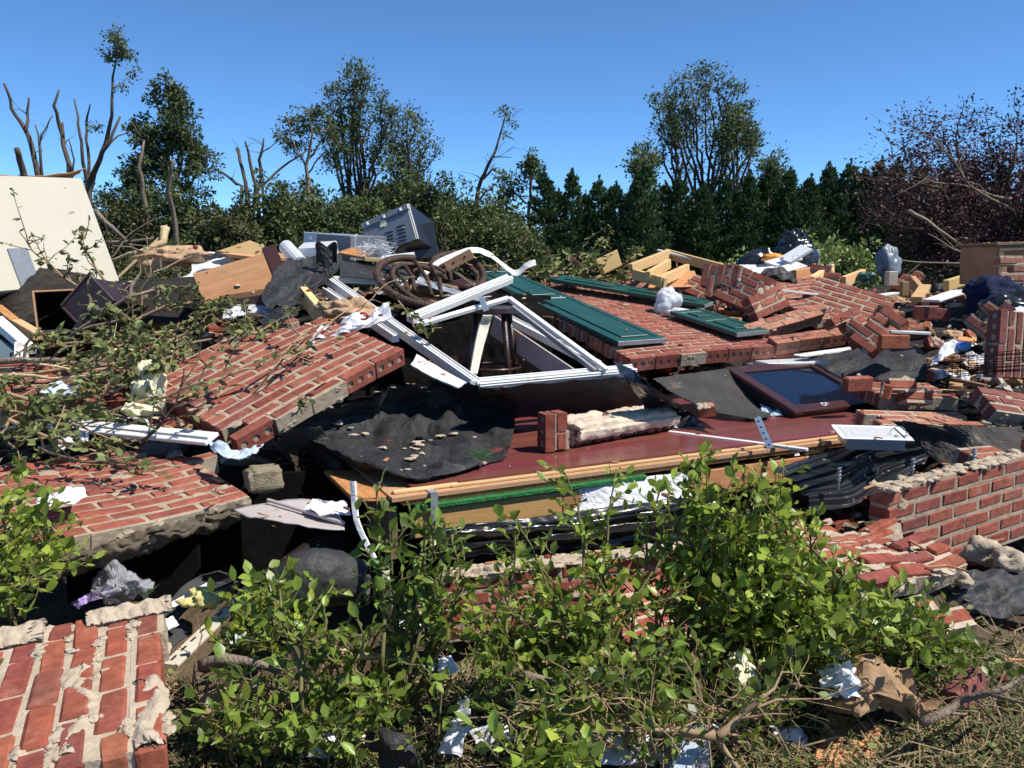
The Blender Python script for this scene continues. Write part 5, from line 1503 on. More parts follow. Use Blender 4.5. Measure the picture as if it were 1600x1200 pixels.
board('chipboard_scrap', 'splintered orange chipboard piece in front of the grey cooker back', P(538, 392, 7.3), P(580, 400, 7.1), .16, .02, 'osb', up=Vector((.2, -.5, 1)))
mb = MB(); r_ = random.Random(33)
for k in range(120):
    c = P(588 + r_.gauss(0, 10), 398 + r_.gauss(0, 5), 7.0)
    mb.tube([c, c + Vector((r_.gauss(0, .05), r_.gauss(0, .05), r_.uniform(0, .08))), c + Vector((r_.gauss(0, .08), r_.gauss(0, .08), r_.uniform(.0, .07)))], .0025, 3, False)
solo('fibre_tuft', mb, M_['white_plastic'], 'tuft of white shredded fibre in front of the cooker', 'fibre')
solo('white_roll', MB().tube([P(598, 408, 6.9), P(648, 402, 6.9)], .045, 12), M_['white_plastic'], 'white rolled sheet lying below the grey cooker back', 'roll')
board('timber_strip', 'pale splintered timber strip lying in front of the cooker', P(570, 405, 6.8), P(690, 415, 6.8), .03, .03, 'pine_pale')
# ---------------------------------------------------------- white window frames
VW = 'white_vinyl'
def profile_bar(parent, name, p0, p1, w_=.07, h_=.05, up=UP, mat=VW):
    """a vinyl frame bar with a stepped profile and a dark track"""
    mb = MB().bar(p0, p1, w_, h_, up, .003)
    o = obj(name, mb, M_[mat], parent, local=False)
    d = (p1 - p0).normalized(); y = up.cross(d).normalized(); z = d.cross(y)
    for s, ww, hh, dz in ((.40, .10, .010, .5), (-.34, .20, .012, .5)):
        a, b = p0 + y * w_ * s + z * (h_ * .5 + hh / 2 - .001), p1 + y * w_ * s + z * (h_ * .5 + hh / 2 - .001)
        obj('lip', MB().bar(a, b, w_ * ww, hh, up, .001), M_[mat], o, local=False)
    a, b = p0 + z * (h_ * .5 + .0015) + d * .02, p1 + z * (h_ * .5 + .0015) - d * .02
    obj('track', MB().bar(a, b, w_ * .14, .003, up), M_['grey_edge'], o, local=False)
    return o
SILL = .93
j0 = P(742, 600, 4.62); j1 = P(990, 580, 5.1)
t = thing('white_window', 'large white window frame lying open over the dark hollow', 'window frame', j0)
profile_bar(t, 'stile', P(512, 437, 6.3), j0 + Vector((0, 0, .0)), .068, .045, Vector((.2, -.4, 1)))
profile_bar(t, 'sill', j0 + Vector((.01, 0, -.01)), j1, .075, .045, Vector((0, -.55, 1)))
obj('head', MB().bar(P(516, 436, 6.35), P(690, 446, 6.7), .05, .05, UP, .003), M_[VW], t, local=False)
t = thing('sash_frame', 'white sash rail lying beside the long white frame stile', 'window frame', P(650, 545, 4.9))
profile_bar(t, 'rail', P(508, 455, 6.05), P(618, 530, 5.05), .05, .04, Vector((.2, -.4, 1)))
t = thing('sash_frame', 'single white sash rail propped across the top of the hollow', 'window frame', P(640, 500, 5.2))
profile_bar(t, 'rail', P(640, 500, 5.0), P(797, 436, 5.6), .062, .04, Vector((0, -.5, 1)))
t = thing('sash_frame', 'white bent sash with a metal bracket arching over the bar stool', 'window frame', P(945, 578, 4.9))
obj('top_rail', MB().bar(P(652, 508, 4.95), P(795, 466, 5.3), .034, .026, Vector((0, -.5, 1)), .003), M_[VW], t, local=False)
obj('side_rail', MB().bar(P(795, 466, 5.3), P(948, 578, 4.95), .034, .026, Vector((.3, -.5, 1)), .003), M_[VW], t, local=False)
obj('inner_rail', MB().bar(P(800, 480, 5.25), P(930, 580, 4.95), .02, .03, Vector((.3, -.5, 1)), .002), M_['grey_edge'], t, local=False)
obj('bracket', MB().bar(P(752, 465, 5.15), P(760, 486, 5.12), .035, .006, Vector((0, -1, .2)), .002).bar(P(750, 465, 5.16), P(766, 463, 5.2), .03, .006, UP, .001), M_['galvanised'], t, local=False)
t = thing('window_track', 'white window track slanting down into the hollow right of the bar stool', 'window frame', P(905, 585, 5.0))
profile_bar(t, 'rail', P(772, 488, 6.0), P(935, 572, 5.35), .06, .04, Vector((.3, -.6, 1)))
obj('face_board', MB().bar(P(770, 508, 5.9), P(898, 596, 5.15), .015, .14, Vector((.25, -.2, 1)), .002), M_['siding_grey'], t, local=False)
solo('jamb_strip', sheet([[P(735, 582, 4.75), P(742, 540, 4.9), P(750, 505, 5.0), P(754, 492, 5.0)], [P(746, 584, 4.76), P(755, 545, 4.92), P(765, 508, 5.02), P(768, 492, 5.02)]], 5, 14, .006, 9, 40, .02), M_['vinyl_cream'], 'pale greenish bent jamb strip standing in the hollow', 'strip')
solo('white_sheeting', sheet(pxgrid([[(650, 552, 'y', 4.75), (690, 575, 'y', 4.65), (730, 598, 'y', 4.55)], [(640, 570, 'y', 4.6), (680, 590, 'y', 4.5), (718, 606, 'y', 4.45)]]), 8, 14, .01, 6, 41, .008, .02), M_['white_paint'], 'broken white panel lying along the foot of the frame stile', 'panel')
# bent flashing arching on the skyline
fp = [(652, 436, 6.2), (668, 418, 6.3), (695, 400, 6.4), (738, 386, 6.5), (765, 394, 6.6), (788, 412, 6.6), (806, 422, 6.6), (820, 412, 6.6), (836, 405, 6.6)]
solo('metal_flashing', sheet([[P(a, b, d) for a, b, d in fp], [P(a + 2, b + 9, d - .03) for a, b, d in fp]], 4, 50, .012, 7, 42, .003), M_['white_paint'], 'long white metal flashing bent into an arch over the rattan chairs', 'flashing')
solo('metal_flashing', sheet([[P(652, 442, 5.9), P(690, 455, 5.9), P(730, 466, 5.8), P(752, 470, 5.8)], [P(655, 432, 6.0), P(695, 447, 6.0), P(735, 460, 5.9), P(756, 466, 5.9)]], 5, 30, .012, 7, 43, .003), M_['galvanised'], 'grey metal strip lying through the rattan chair loops', 'flashing')
# ---------------------------------------------------------- rattan chairs
def loop(cx, cy, rx, ry, d, a0=0, a1=6.283, n=22, tilt=0, dd=0):
    out = []
    for a in np.linspace(a0, a1, n):
        x, y = math.cos(a) * rx, math.sin(a) * ry
        px, py = cx + x * math.cos(tilt) - y * math.sin(tilt), cy + x * math.sin(tilt) + y * math.cos(tilt)
        out.append(P(px, py, d - y / 30 * .25 + dd * math.cos(a)))
    return out
t = thing('rattan_chair', 'overturned dark rattan chair with round bent loops behind the sash rail', 'chair', P(650, 470, 6.0))
for (args, r_d) in [((655, 440, 68, 34, 6.0, .9, 4.5, 26, .25), .028), ((665, 446, 56, 26, 6.0, 1.4, 5.0, 22, .42), .02), ((650, 432, 46, 18, 6.2, 2.6, 5.9, 18, .0), .018), ((628, 428, 16, 24, 6.1, -1.5, 1.5, 14, .3), .016)]:
    obj('hoop', MB().tube(loop(*args), r_d, 8), M_['rattan'], t, True, local=False)
for a, b in [((615, 420), (640, 462)), ((630, 412), (648, 455)), ((648, 408), (675, 462)), ((672, 412), (690, 466))]:
    obj('spoke', MB().tube([P(a[0], a[1], 6.15), P((a[0] + b[0]) / 2 + 6, (a[1] + b[1]) / 2, 6.0), P(b[0], b[1], 5.85)], .015, 7), M_['rattan'], t, True, local=False)
obj('seat_rail', MB().tube([P(655, 470, 5.8), P(700, 478, 5.8), P(740, 470, 5.9)], .028, 8), M_['rattan'], t, True, local=False)
obj('seat_pad', MB().blob(P(668, 452, 6.15), .16, 4, .2, 2, (1.4, 1, .3)), M_['wood_grey'], t, True, local=False)
t = thing('rattan_chair', 'second dark rattan chair half hidden under the flat drilled board', 'chair', P(725, 450, 6.4))
for (args, r_d) in [((715, 425, 42, 26, 6.4, 2.6, 6.9, 20, .3), .028), ((720, 432, 28, 18, 6.4, 2.4, 6.6, 16, .3), .02)]:
    obj('hoop', MB().tube(loop(*args), r_d, 8), M_['rattan'], t, True, local=False)
for a, b in [((690, 412), (688, 440)), ((700, 405), (705, 440)), ((680, 420), (672, 436))]:
    obj('spoke', MB().tube([P(a[0], a[1], 6.5), P(b[0], b[1], 6.3)], .018, 7), M_['rattan'], t, True, local=False)
obj('seat_pad', MB().blob(P(725, 448, 6.35), .12, 5, .15, 2, (1.2, 1, .5)), M_['wood_mahogany'], t, True, local=False)
Mb_, wb_, hb_ = upright(P(700, 425, 6.0), P(742, 403, 6.0), P(694, 415, 6.0))
t = thing('drilled_board', 'short tan board with two drilled holes propped on the second rattan chair', 'board', Mb_)
obj('plank', MB().box(wb_, .02, .075, None, .003), M_['cardboard'], t)
for x in (.3, .72): obj('hole', MB().tube([Vector((wb_ * x, -.003, .04)), Vector((wb_ * x, .002, .04))], .008, 10), M_['slot_black'], t)
obj('leg', MB().bar(Vector((.03, .02, .01)), Vector((.12, .05, -.18)), .03, .02), M_['wood_grey'], t)
# bar stool in the hollow
sc_ = P(770, 480, 5.55)
t = thing('bar_stool', 'dark wooden bar stool with round seat standing in the hollow', 'stool', Vector((sc_.x, sc_.y, .62)))
hs = sc_.z - .62
obj('seat', MB().tube([Vector((0, 0, hs - .04)), Vector((0, 0, hs - .03)), Vector((0, 0, hs))], [.15, .19, .185], 20), M_['wood_dark'], t, False)
for k in range(4):
    a = R(35 + 90 * k)
    obj('leg', MB().tube([Vector((.13 * math.cos(a), .13 * math.sin(a), hs - .04)), Vector((.22 * math.cos(a), .22 * math.sin(a), -.02))], [.02, .016], 8), M_['wood_dark'], t, True)
obj('foot_ring', MB().tube([Vector((.19 * math.cos(a), .19 * math.sin(a), hs * .38)) for a in np.linspace(0, 6.283, 22)], .012, 6), M_['wood_dark'], t, True)
for k, (px, y, h) in enumerate([(700, 5.3, .45), (722, 5.45, .5), (742, 5.9, .6)]):
    b = P(px, 580, y); b.z = .5
    board('wooden_post', ['dark wooden leg leaning in the hollow beside the window stile', 'dark square post upright in the hollow left of the bar stool', 'dark post standing behind the bar stool'][k], b, b + Vector((.03, .1, h)), .05, .05, ['wood_dark', 'wood_mahogany', 'wood_black'][k], 'post')
solo('hollow_shade', sheet([[Vector((x, y, z)) for x in (-1.2, -.7, -.3, .05, .32 + (.3 if y < 6 else 0))] for (y, z) in ((6.9, 1.28), (6.3, 1.12), (6.1, .75), (5.9, .55), (4.75, .55))], 20, 30, .03, 3, 44, .004), M_['shade_black'], 'added black sheet for the shade at the back of the hollow behind the bar stool', 'felt')  # added backdrop, its black stands in for the shade in the hollow
solo('hollow_shade', sheet([[Vector((x, y, .56)) for x in (-1.0, -.5, 0, .5, .9)] for y in (5.9, 5.3, 4.72)], 14, 24, .02, 3, 45, .004), M_['shade_black'], 'added black sheet for the shade at the bottom of the hollow', 'floor covering')  # added too, shade of the hollow's bottom put into its black
# plastic carrier bag on the slab corner
BAG = solo('plastic_bag', sheet(pxgrid([[(482, 538, 'y', 4.45), (520, 512, 'y', 4.55), (560, 498, 'y', 4.6), (610, 488, 'y', 4.7)], [(492, 540, 'y', 4.38), (530, 518, 'y', 4.46), (565, 508, 'y', 4.5), (612, 497, 'y', 4.62)], [(480, 545, 'y', 4.36), (520, 528, 'y', 4.4), (565, 515, 'y', 4.48), (618, 502, 'y', 4.6)]]), 20, 40, .05, 6, 46, .001, .05, folds=.02, fdir=.4), M_['film_milky'], 'white see-through carrier bag with a red ring on the tilted brick slab', 'bag')
rg_o = P(568, 494, 4.47)
obj('red_ring_print', MB().tube([rg_o - BAG.location + Vector((.022 * math.cos(a), -.003 * math.sin(a), .018 * math.sin(a))) for a in np.linspace(-2.4, 2.4, 16)], .006, 6), M_['red_print'], BAG)
# ---------------------------------------------------------- green shutters on the big slab
def shutter(label, near_l, near_r, far, off=.035, L=None, tilt=0.0, panels=(.52, .38)):
    o = onplane(near_l[0], near_l[1], E_ + NRS * off, NRS)
    r = onplane(near_r[0], near_r[1], E_ + NRS * off, NRS)
    f = onplane(far[0], far[1], E_ + NRS * off, NRS)
    d = (f - o)
    x = d.normalized()
    wv = (r - o); wv = wv - x * wv.dot(x)
    W_ = min(max(wv.length, .26), .40)
    M = frame(o, x, -wv) if False else frame(o, x, wv)
    L_ = L or d.length
    t = thing('green_shutter', label, 'shutter', M, None)
    zf = 1 if (M.to_3x3() @ Vector((0, 0, 1))).z > 0 else -1
    T_ = .032; z0 = 0 if zf > 0 else -T_
    st = .055
    obj('stile', MB().box(L_, st, T_, None, .004, (0, 0, z0)), M_['green_paint'], t)
    obj('stile', MB().box(L_, st, T_, None, .004, (0, W_ - st, z0)), M_['green_paint'], t)
    xs = [0, L_ * panels[0], L_ - .07]
    for x0, ww in zip(xs, (.07, .09, .07)):
        obj('rail', MB().box(ww, W_ - 2 * st + .002, T_ - .002, None, .004, (x0, st - .001, z0 + .001)), M_['green_paint'], t)
    for x0, x1 in ((.07, L_ * panels[0]), (L_ * panels[0] + .09, L_ - .07)):
        zz = z0 + (.008 if zf > 0 else .006)
        p = obj('panel', MB().box(x1 - x0, W_ - 2 * st, T_ - .014, None, 0, (x0, st, zz)), M_['green_paint'], t)
        obj('raised_field', MB().box(x1 - x0 - .07, W_ - 2 * st - .07, .010, None, .006, (x0 + .035, st + .035, zz + (T_ - .014 if zf > 0 else -.010))), M_['green_paint'], p)
    obj('end_cap', MB().box(.004, W_ - .004, T_ - .004, None, 0, (-.0045, .002, z0 + .002)), M_['grey_edge'], t)
    return t
shutter('long green panelled shutter lying along the left edge of the big brick slab', (965, 541), (1046, 535), (735, 428))
shutter('green shutter lying along the middle of the big slab under the fallen bricks', (1100, 482), (1168, 490), (857, 440), .06)
shutter('short green shutter end poking out beside the white bag on the slab', (1150, 527), (1207, 523), (1046, 492), .05)
solo('white_bag', MB().blob(onplane(1042, 490, E_, NRS) + Vector((0, 0, .09)), .10, 47, .45, 3, (1, .9, 1.1)).blob(onplane(1058, 498, E_, NRS) + Vector((0, 0, .05)), .065, 48, .5, 3, (1.5, .9, .5)), M_['white_plastic'], 'crumpled bright white bag between two green shutters', 'bag', smooth=True)

# ================================================================== BRICK PIECES AND RUBBISH AT THE RIGHT
def piece(label, o, ax, ay, cols, rows, seed, **k):
    k.setdefault('lumps', 8); k.setdefault('tooth', .4)
    return brick_piece('brick_wall_piece', label, frame(o, ax, ay), cols, rows, seed, **k)
def pp(a): return P(*a)
# long chunk with cored face to the viewer, on the slab's far right
a, b = pp((950, 436, 8.3)), pp((1066, 466, 7.4))
piece('row of bricks showing a line of round core holes, sloping behind the middle shutter', a, b - a, Vector((.3, .9, .45)), 4, 3, 201, cover=.1, mat='brick_orange', mortar='mortar')
a, b = pp((1062, 452, 7.5)), pp((1118, 476, 7.2))
piece('small jumbled brick piece beside the row with core holes', a, b - a, Vector((.2, .7, .7)), 2, 3, 202, cover=.4)
a, b = pp((1098, 452, 7.2)), pp((1150, 462, 7.0))
piece('brick corner piece standing up with its courses facing the viewer', a, Vector((.25, .3, 1)), b - a, 1, 5, 203, cover=.3)
a, b = pp((1150, 470, 7.0)), pp((1128, 420, 7.4))
piece('brick piece tilted steeply with dark holes at its broken end', pp((1112, 462, 7.0)), pp((1168, 486, 6.8)) - pp((1112, 462, 7.0)), Vector((-.1, .5, .8)), 2, 5, 204, cover=.1)
a = pp((1238, 478, 7.2))
piece('steep brick slab with wide courses leaning back on the heap', a, pp((1325, 505, 6.9)) - a, Vector((-.25, .8, .5)), 3, 7, 205, cover=.3, lumps=10)
a = pp((1300, 508, 6.7))
piece('broad brick slab facing the sun at the back of the rubble', a, pp((1428, 488, 7.3)) - a, Vector((-.12, .97, .30)), 5, 15, 206, cover=.3, lumps=14)
a = pp((1185, 500, 6.5))
piece('tilted brick piece with orange brick ends below the steep slab', a, pp((1230, 480, 6.7)) - a, Vector((.3, .5, .7)), 2, 3, 207, cover=.3)
a = pp((1195, 518, 6.1))
piece('two-course brick strip with round core holes turned to the viewer', a, pp((1300, 488, 6.4)) - a, Vector((-.3, .8, .5)), 3, 2, 208, cover=0, mat='brick_orange')
a = pp((1215, 538, 5.9))
piece('lower brick strip with core holes lying on the end of the big slab', a, pp((1330, 522, 6.1)) - a, Vector((-.3, .85, .3)), 3, 2, 209, cover=.1, mat='brick_orange')
a = pp((1326, 528, 5.7))
piece('brick block tipped on its corner beside the single orange brick', a, pp((1350, 545, 5.6)) - a, Vector((.45, .35, .8)), 1, 5, 210, cover=.2)
a = pp((1345, 540, 5.75))
piece('brick pier piece with courses showing, leaning behind the orange brick', a, pp((1385, 520, 5.9)) - a, Vector((-.2, .5, .85)), 1, 4, 211, cover=.2)
a = pp((1388, 520, 5.9))
piece('grey mortar-crusted brick strip lying behind the orange brick', a, pp((1450, 512, 6.1)) - a, Vector((-.2, .9, .5)), 2, 2, 212, cover=1, mortar='mortar_dirty', lumps=14)
a = pp((1377, 662, 4.55))
piece('long low brick strip crusted with mortar and holes at the floor end', a, pp((1577, 666, 4.9)) - a, Vector((-.28, .95, .22)), 4, 3, 213, cover=.55, lumps=26, lump_r=.03, mat='brick_orange', mortar='mortar_pale')
a = pp((1376, 618, 5.05))
piece('flat brick piece with paired courses behind the long crusted strip', a, pp((1550, 622, 5.3)) - a, Vector((-.3, .95, .2)), 3, 4, 214, cover=.4, lumps=10)
a = pp((1415, 626, 4.95))
piece('small mortar-faced brick piece leaning on the flat piece', a, pp((1475, 628, 5.0)) - a, Vector((-.1, .35, .9)), 1, 2, 215, cover=1, mortar='mortar_pale')
a = pp((1535, 590, 4.9))
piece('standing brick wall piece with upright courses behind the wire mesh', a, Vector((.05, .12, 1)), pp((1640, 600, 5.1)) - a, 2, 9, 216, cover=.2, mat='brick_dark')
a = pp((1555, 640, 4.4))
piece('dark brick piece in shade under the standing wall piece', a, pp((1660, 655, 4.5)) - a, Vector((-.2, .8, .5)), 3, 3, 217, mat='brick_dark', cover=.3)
a = pp((1505, 500, 5.8))
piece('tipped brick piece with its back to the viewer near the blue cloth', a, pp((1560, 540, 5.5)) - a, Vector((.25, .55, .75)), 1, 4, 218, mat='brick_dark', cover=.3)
a = pp((1535, 720, 3.9))
piece('short brick stub standing on the end of the foundation wall', a, pp((1610, 712, 4.1)) - a, Vector((-.2, .9, .2)), 2, 2, 219, mat='brick_red', cover=.6)
a = q(1460, 985, .33)
piece('lone mortar-faced brick pair lying on the ground below the jumbled slab', a, q(1520, 972, .33) - a, Vector((-.1, .8, .5)), 1, 2, 220, mat='brick_worn', mortar='mortar_pale', cover=1)
a = pp((1255, 470, 8.0))
piece('little brick piece standing among the pine boards at the back', pp((1260, 442, 8.2)), pp((1298, 446, 8.1)) - pp((1260, 442, 8.2)), Vector((0, .4, .9)), 1, 3, 221)
piece('brick pile end with stacked courses at the back right', pp((1390, 450, 8.6)), pp((1430, 462, 8.3)) - pp((1390, 450, 8.6)), Vector((.2, .6, .6)), 1, 4, 222)
piece('mortar-crusted grey block standing at the edge beside the brown box', pp((1562, 440, 6.6)), pp((1592, 440, 6.6)) - pp((1562, 440, 6.6)), Vector((.1, .2, 1)), 1, 3, 223, mortar='mortar_pale', cover=1, mat='brick_orange')
# single bricks that can be told from each other
loose_brick(P(1396, 534, 5.45), .05, 0.0, 0, 'smooth bright orange-red brick sitting squarely beside the tipped block', None, 'brick_worn', seed=1)
loose_brick(P(1340, 600, 5.0), .3, .1, 0, 'red brick with mortar on it lodged behind the cabinet door corner', None, 'brick_red', crust=2, seed=2)
loose_brick(P(1385, 612, 4.9), 1.2, .2, .1, 'half brick with mortar crumbs beside the cabinet door', None, 'brick_worn', crust=2, seed=3, half=True)
loose_brick(P(1104, 640, 4.75), 1.3, R(80), .1, 'brick end with a torn mortar cap peeking from under the dusty felt', None, 'brick_worn', crust=3, seed=4, cored=True)
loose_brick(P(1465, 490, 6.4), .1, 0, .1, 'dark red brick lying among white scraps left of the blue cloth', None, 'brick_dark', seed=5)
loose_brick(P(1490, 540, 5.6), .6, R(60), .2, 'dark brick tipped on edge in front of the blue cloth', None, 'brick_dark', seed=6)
# concrete lump between the two left slabs
def rough_block(c, size, rz, seed):
    vs, fs = ICO[3]; o = Vector((seed * 3.1, seed, 0)); R_ = Matrix.Rotation(rz, 3, 'Z')
    out = []
    for p in vs:
        b = Vector([math.copysign(abs(x) ** .45, x) for x in p])
        k = 1 + .16 * noise.noise(p * 2.2 + o) + .08 * noise.noise(p * 6 + o)
        out.append(c + R_ @ Vector((b.x * size[0] * k, b.y * size[1] * k, b.z * size[2] * k)))
    return MB().add(out, fs)
solo('concrete_lump', rough_block(P(412, 748, 3.34), (.072, .06, .052), .5, 61), M_['concrete'], 'rough tan concrete block end lodged under the tilted brick slab', 'concrete', smooth=True)
# ---------------------------------------------------------- pine frames at the back
PG = None
def pine(label, a, b, w_=.05, t_=.10, mat='pine_pale', up=UP):
    return board('pine_board', label, pp(a), pp(b), w_, t_, mat, 'board', up)
t = thing('timber_lattice', 'broken pale pine wall frame of four boards lying on the brick heap', 'frame', pp((985, 430, 8.0)))
for nm, a, b in [('side_board', (985, 420, 7.7), (1045, 397, 8.2)), ('top_board', (1040, 396, 8.3), (1128, 420, 7.7)), ('cross_board', (1012, 432, 7.4), (1045, 412, 8.0)), ('cross_board', (1030, 440, 7.3), (1074, 420, 7.8)), ('sill_board', (990, 428, 7.6), (1040, 442, 7.3))]:
    obj(nm, MB().bar(pp(a), pp(b), .045, .09, UP, .003), M_['pine_pale'], t, local=False)
solo('white_molding', MB().bar(pp((1028, 391, 8.3)), pp((1120, 414, 7.8)), .04, .02, UP, .004), M_['white_paint'], 'thin white moulding along the top of the pine frame', 'moulding')
solo('plywood_piece', MB().bar(pp((1010, 438, 7.6)), pp((1090, 436, 7.6)), .3, .012, Vector((0, -.5, 1))), M_['pine'], 'plywood sheet inside the broken pine frame', 'board')
pine('pale torn plywood triangle sticking up left of the pine frame', (935, 418, 8.0), (968, 402, 8.1), .01, .16)
pine('red painted board sliver sticking up in the brush on the skyline', (888, 402, 8.2), (912, 420, 8.0), .02, .05, 'plank_maroon')
pine('pine board leaning right of the steep brick slab', (1318, 440, 8.2), (1350, 428, 8.4))
pine('pine board tilted beside the green scrap at the back', (1268, 440, 8.0), (1300, 420, 8.4))
pine('short upright pine block on the broad brick slab', (1412, 462, 7.9), (1413, 440, 7.9), .07, .06)
pine('pine plank end pointing down at the back right of the rubble', (1425, 440, 8.2), (1448, 468, 7.7), .05, .12)
pine('pine plank lying level at the back right of the rubble', (1478, 446, 8.2), (1510, 436, 8.4), .06, .10)
pine('wide pale pine plank behind the white board scraps', (1432, 468, 7.6), (1446, 448, 7.9), .10, .05)
pine('dark orange plank leaning under the white panel near the black bag', (1240, 432, 8.3), (1276, 425, 8.6), .06, .12, 'pine')
box_thing('white_sheeting', 'big white panel leaning beside the black rubbish bag', 'panel', pp((1168, 440, 8.4)), pp((1262, 415, 8.6)), pp((1150, 415, 8.9)), .03, 'white_paint')
box_thing('white_sheeting', 'cream door panel standing upright right of the black bag', 'panel', pp((1258, 420, 9.2)), pp((1282, 418, 9.2)), pp((1256, 392, 9.2)), .05, 'beige_steel')
box_thing('cream_sheeting', 'cream panel lying between the steep slab and the brick corner piece', 'panel', pp((1170, 470, 7.4)), pp((1208, 462, 7.5)), pp((1175, 444, 7.7)), .02, 'foam_cream')
box_thing('upright_block', 'white mortar block standing on end at the back of the rubble', 'block', pp((1388, 446, 8.5)), pp((1402, 446, 8.5)), pp((1388, 424, 8.5)), .1, 'vinyl_cream')
solo('magazine_pile', MB().box(.30, .22, .02, frame(pp((1212, 418, 8.3)), Vector((1, .2, .25)), Vector((-.2, 1, .2))), .003), M_['paper_print'], 'open printed papers on the big white panel', 'paper')
solo('magazine_pile', MB().box(.26, .2, .03, frame(pp((1235, 414, 8.2)), Vector((1, .1, .6)), Vector((-.3, 1, .2))), .003), M_['white_paper'], 'stack of white papers leaning against the black bag', 'paper')
solo('orange_cloth', MB().blob(pp((1208, 402, 8.8)), .08, 63, .6, 2, (1.5, 1, .5)), M_['orange_print'], 'orange rag beside the black rubbish bags', 'cloth', smooth=True)
# rubbish bags
solo('rubbish_bag', sheet([[pp((1240, 404, 9.0)) + Vector((rr * math.cos(a), rr * math.sin(a) * .8, z)) for a in np.linspace(0, 6.283, 13)] for rr, z in ((.22, -.25), (.25, -.08), (.23, .06), (.16, .16), (.13, .21), (.10, .27), (.02, .30))], 40, 50, .045, 7, 64, .003), M_['plastic_black'], 'upright black rubbish bag with a knotted top on the skyline', 'bag', smooth=True)
solo('rubbish_bag', sheet([[pp((1193, 410, 9.0)) + Vector((rr * math.cos(a) * 1.4, rr * math.sin(a) * .8, z)) for a in np.linspace(0, 6.283, 13)] for rr, z in ((.2, -.2), (.22, -.06), (.18, .06), (.08, .12), (.01, .13))], 30, 44, .04, 7, 65, .003), M_['plastic_black'], 'slumped black rubbish bag left of the upright one', 'bag', smooth=True)
solo('black_cloth', sheet(pxgrid([[(1182, 428, 'y', 8.0), (1205, 418, 'y', 8.1), (1240, 424, 'y', 8.1)], [(1185, 440, 'y', 7.7), (1215, 436, 'y', 7.7), (1250, 442, 'y', 7.7)]]), 12, 20, .05, 6, 66, .004, .04), M_['felt'], 'black crumpled cloth lying on the big white panel', 'cloth')
solo('blue_bundle', sheet([[pp((1550, 462, 6.3)) + Vector((rr * math.cos(a) * 1.25, rr * math.sin(a), z)) for a in np.linspace(0, 6.283, 13)] for rr, z in ((.13, -.14), (.15, -.02), (.14, .07), (.08, .12), (.01, .13))], 30, 44, .05, 8, 67, .004), M_['navy_cloth'], 'dark navy cloth bundle on the bricks at the right', 'cloth', smooth=True)
solo('rubbish_bag', sheet([[pp((1590, 490, 5.9)) + Vector((rr * math.cos(a) * 1.2, rr * math.sin(a), z)) for a in np.linspace(0, 6.283, 13)] for rr, z in ((.2, -.2), (.22, -.05), (.2, .08), (.12, .15), (.01, .17))], 30, 44, .05, 7, 68, .003), M_['plastic_black'], 'black bag slumped below the navy cloth bundle', 'bag', smooth=True)
solo('silver_bag', MB().blob(pp((1388, 412, 11)), .17, 69, .5, 3, (.9, .8, 1.4)), M_['grey_steel'], 'silvery plastic bundle in the shade of the purple tree', 'bag', smooth=True)
Mx, wx_, hx_ = upright(pp((1556, 446, 7.4)), pp((1680, 440, 7.5)), pp((1556, 384, 7.4)))
t = thing('drawer_chest', 'brown wooden chest with a framed front standing at the edge of the heap', 'chest', Mx)
obj('body', MB().box(wx_, .5, hx_, None, .008), M_['cardboard'], t)
for (nm, s, o) in [('frame_rail', (wx_, .02, .05), (0, -.02, hx_ - .05)), ('frame_stile', (.05, .02, hx_ - .052), (0, -.02, 0)), ('top', (wx_ + .06, .56, .025), (-.03, -.03, hx_ + .001))]:
    obj(nm, MB().box(*s, None, .004, o), M_['wood_grey'], t)
solo('plastic_film', sheet(pxgrid([[(1560, 492, 'y', 5.6), (1600, 480, 'y', 5.7), (1640, 478, 'y', 5.7)], [(1565, 505, 'y', 5.4), (1600, 498, 'y', 5.4), (1645, 500, 'y', 5.4)]]), 12, 20, .04, 6, 70, .002, .04), M_['film_milky'], 'white plastic film crumpled below the black bag at the right', 'plastic film')
# bent wire mesh
mb = MB(); r_ = random.Random(71)
for k in range(11):
    z = k * .022
    p0 = pp((1475, 590 - k * 3.2, 4.75)); p1 = pp((1620, 582 - k * 3.6, 4.6))
    mb.tube(wander(p0, p1, 5, .012, r_), .0028, 4)
for k in range(12):
    f = k / 11
    p0 = pp((1475, 590, 4.75)).lerp(pp((1620, 582, 4.6)), f); p1 = pp((1475, 558, 4.75)).lerp(pp((1620, 546, 4.6)), f)
    mb.tube([p0, p1], .0022, 4)
solo('wire_mesh', mb, M_['slot_black'], 'dark bent wire mesh lying over the bricks at the right', 'mesh')
solo('white_paper', sheet(pxgrid([[(1455, 565, 'y', 5.0), (1475, 540, 'y', 5.1), (1505, 538, 'y', 5.1)], [(1452, 572, 'y', 4.9), (1470, 560, 'y', 4.9), (1500, 552, 'y', 5.0)]]), 12, 14, .05, 8, 72, .001, .05), M_['white_paper'], 'torn white paper with a blue cap near the wire mesh', 'paper')
solo('bottle_top', MB().blob(pp((1506, 541, 5.0)), .035, 73, .2, 2, (1.2, 1, .8)), M_['blue_print'], 'small bright blue plastic cap on the torn white paper', 'cap', smooth=True)
for k, (a, b, w_, lb) in enumerate([((1390, 518, 5.6), (1452, 521, 5.6), .05, 'narrow white board lying above the orange brick'), ((1330, 468, 7.4), (1400, 458, 7.6), .08, 'white board slipping out under the broad brick slab'), ((1455, 470, 6.9), (1500, 455, 7.2), .14, 'crumpled white siding piece left of the navy bundle'), ((1208, 452, 7.2), (1290, 462, 7.3), .05, 'white board lying along the top of the steep brick slab')]):
    board('white_board', lb, pp(a), pp(b), w_, .02, 'white_paint')
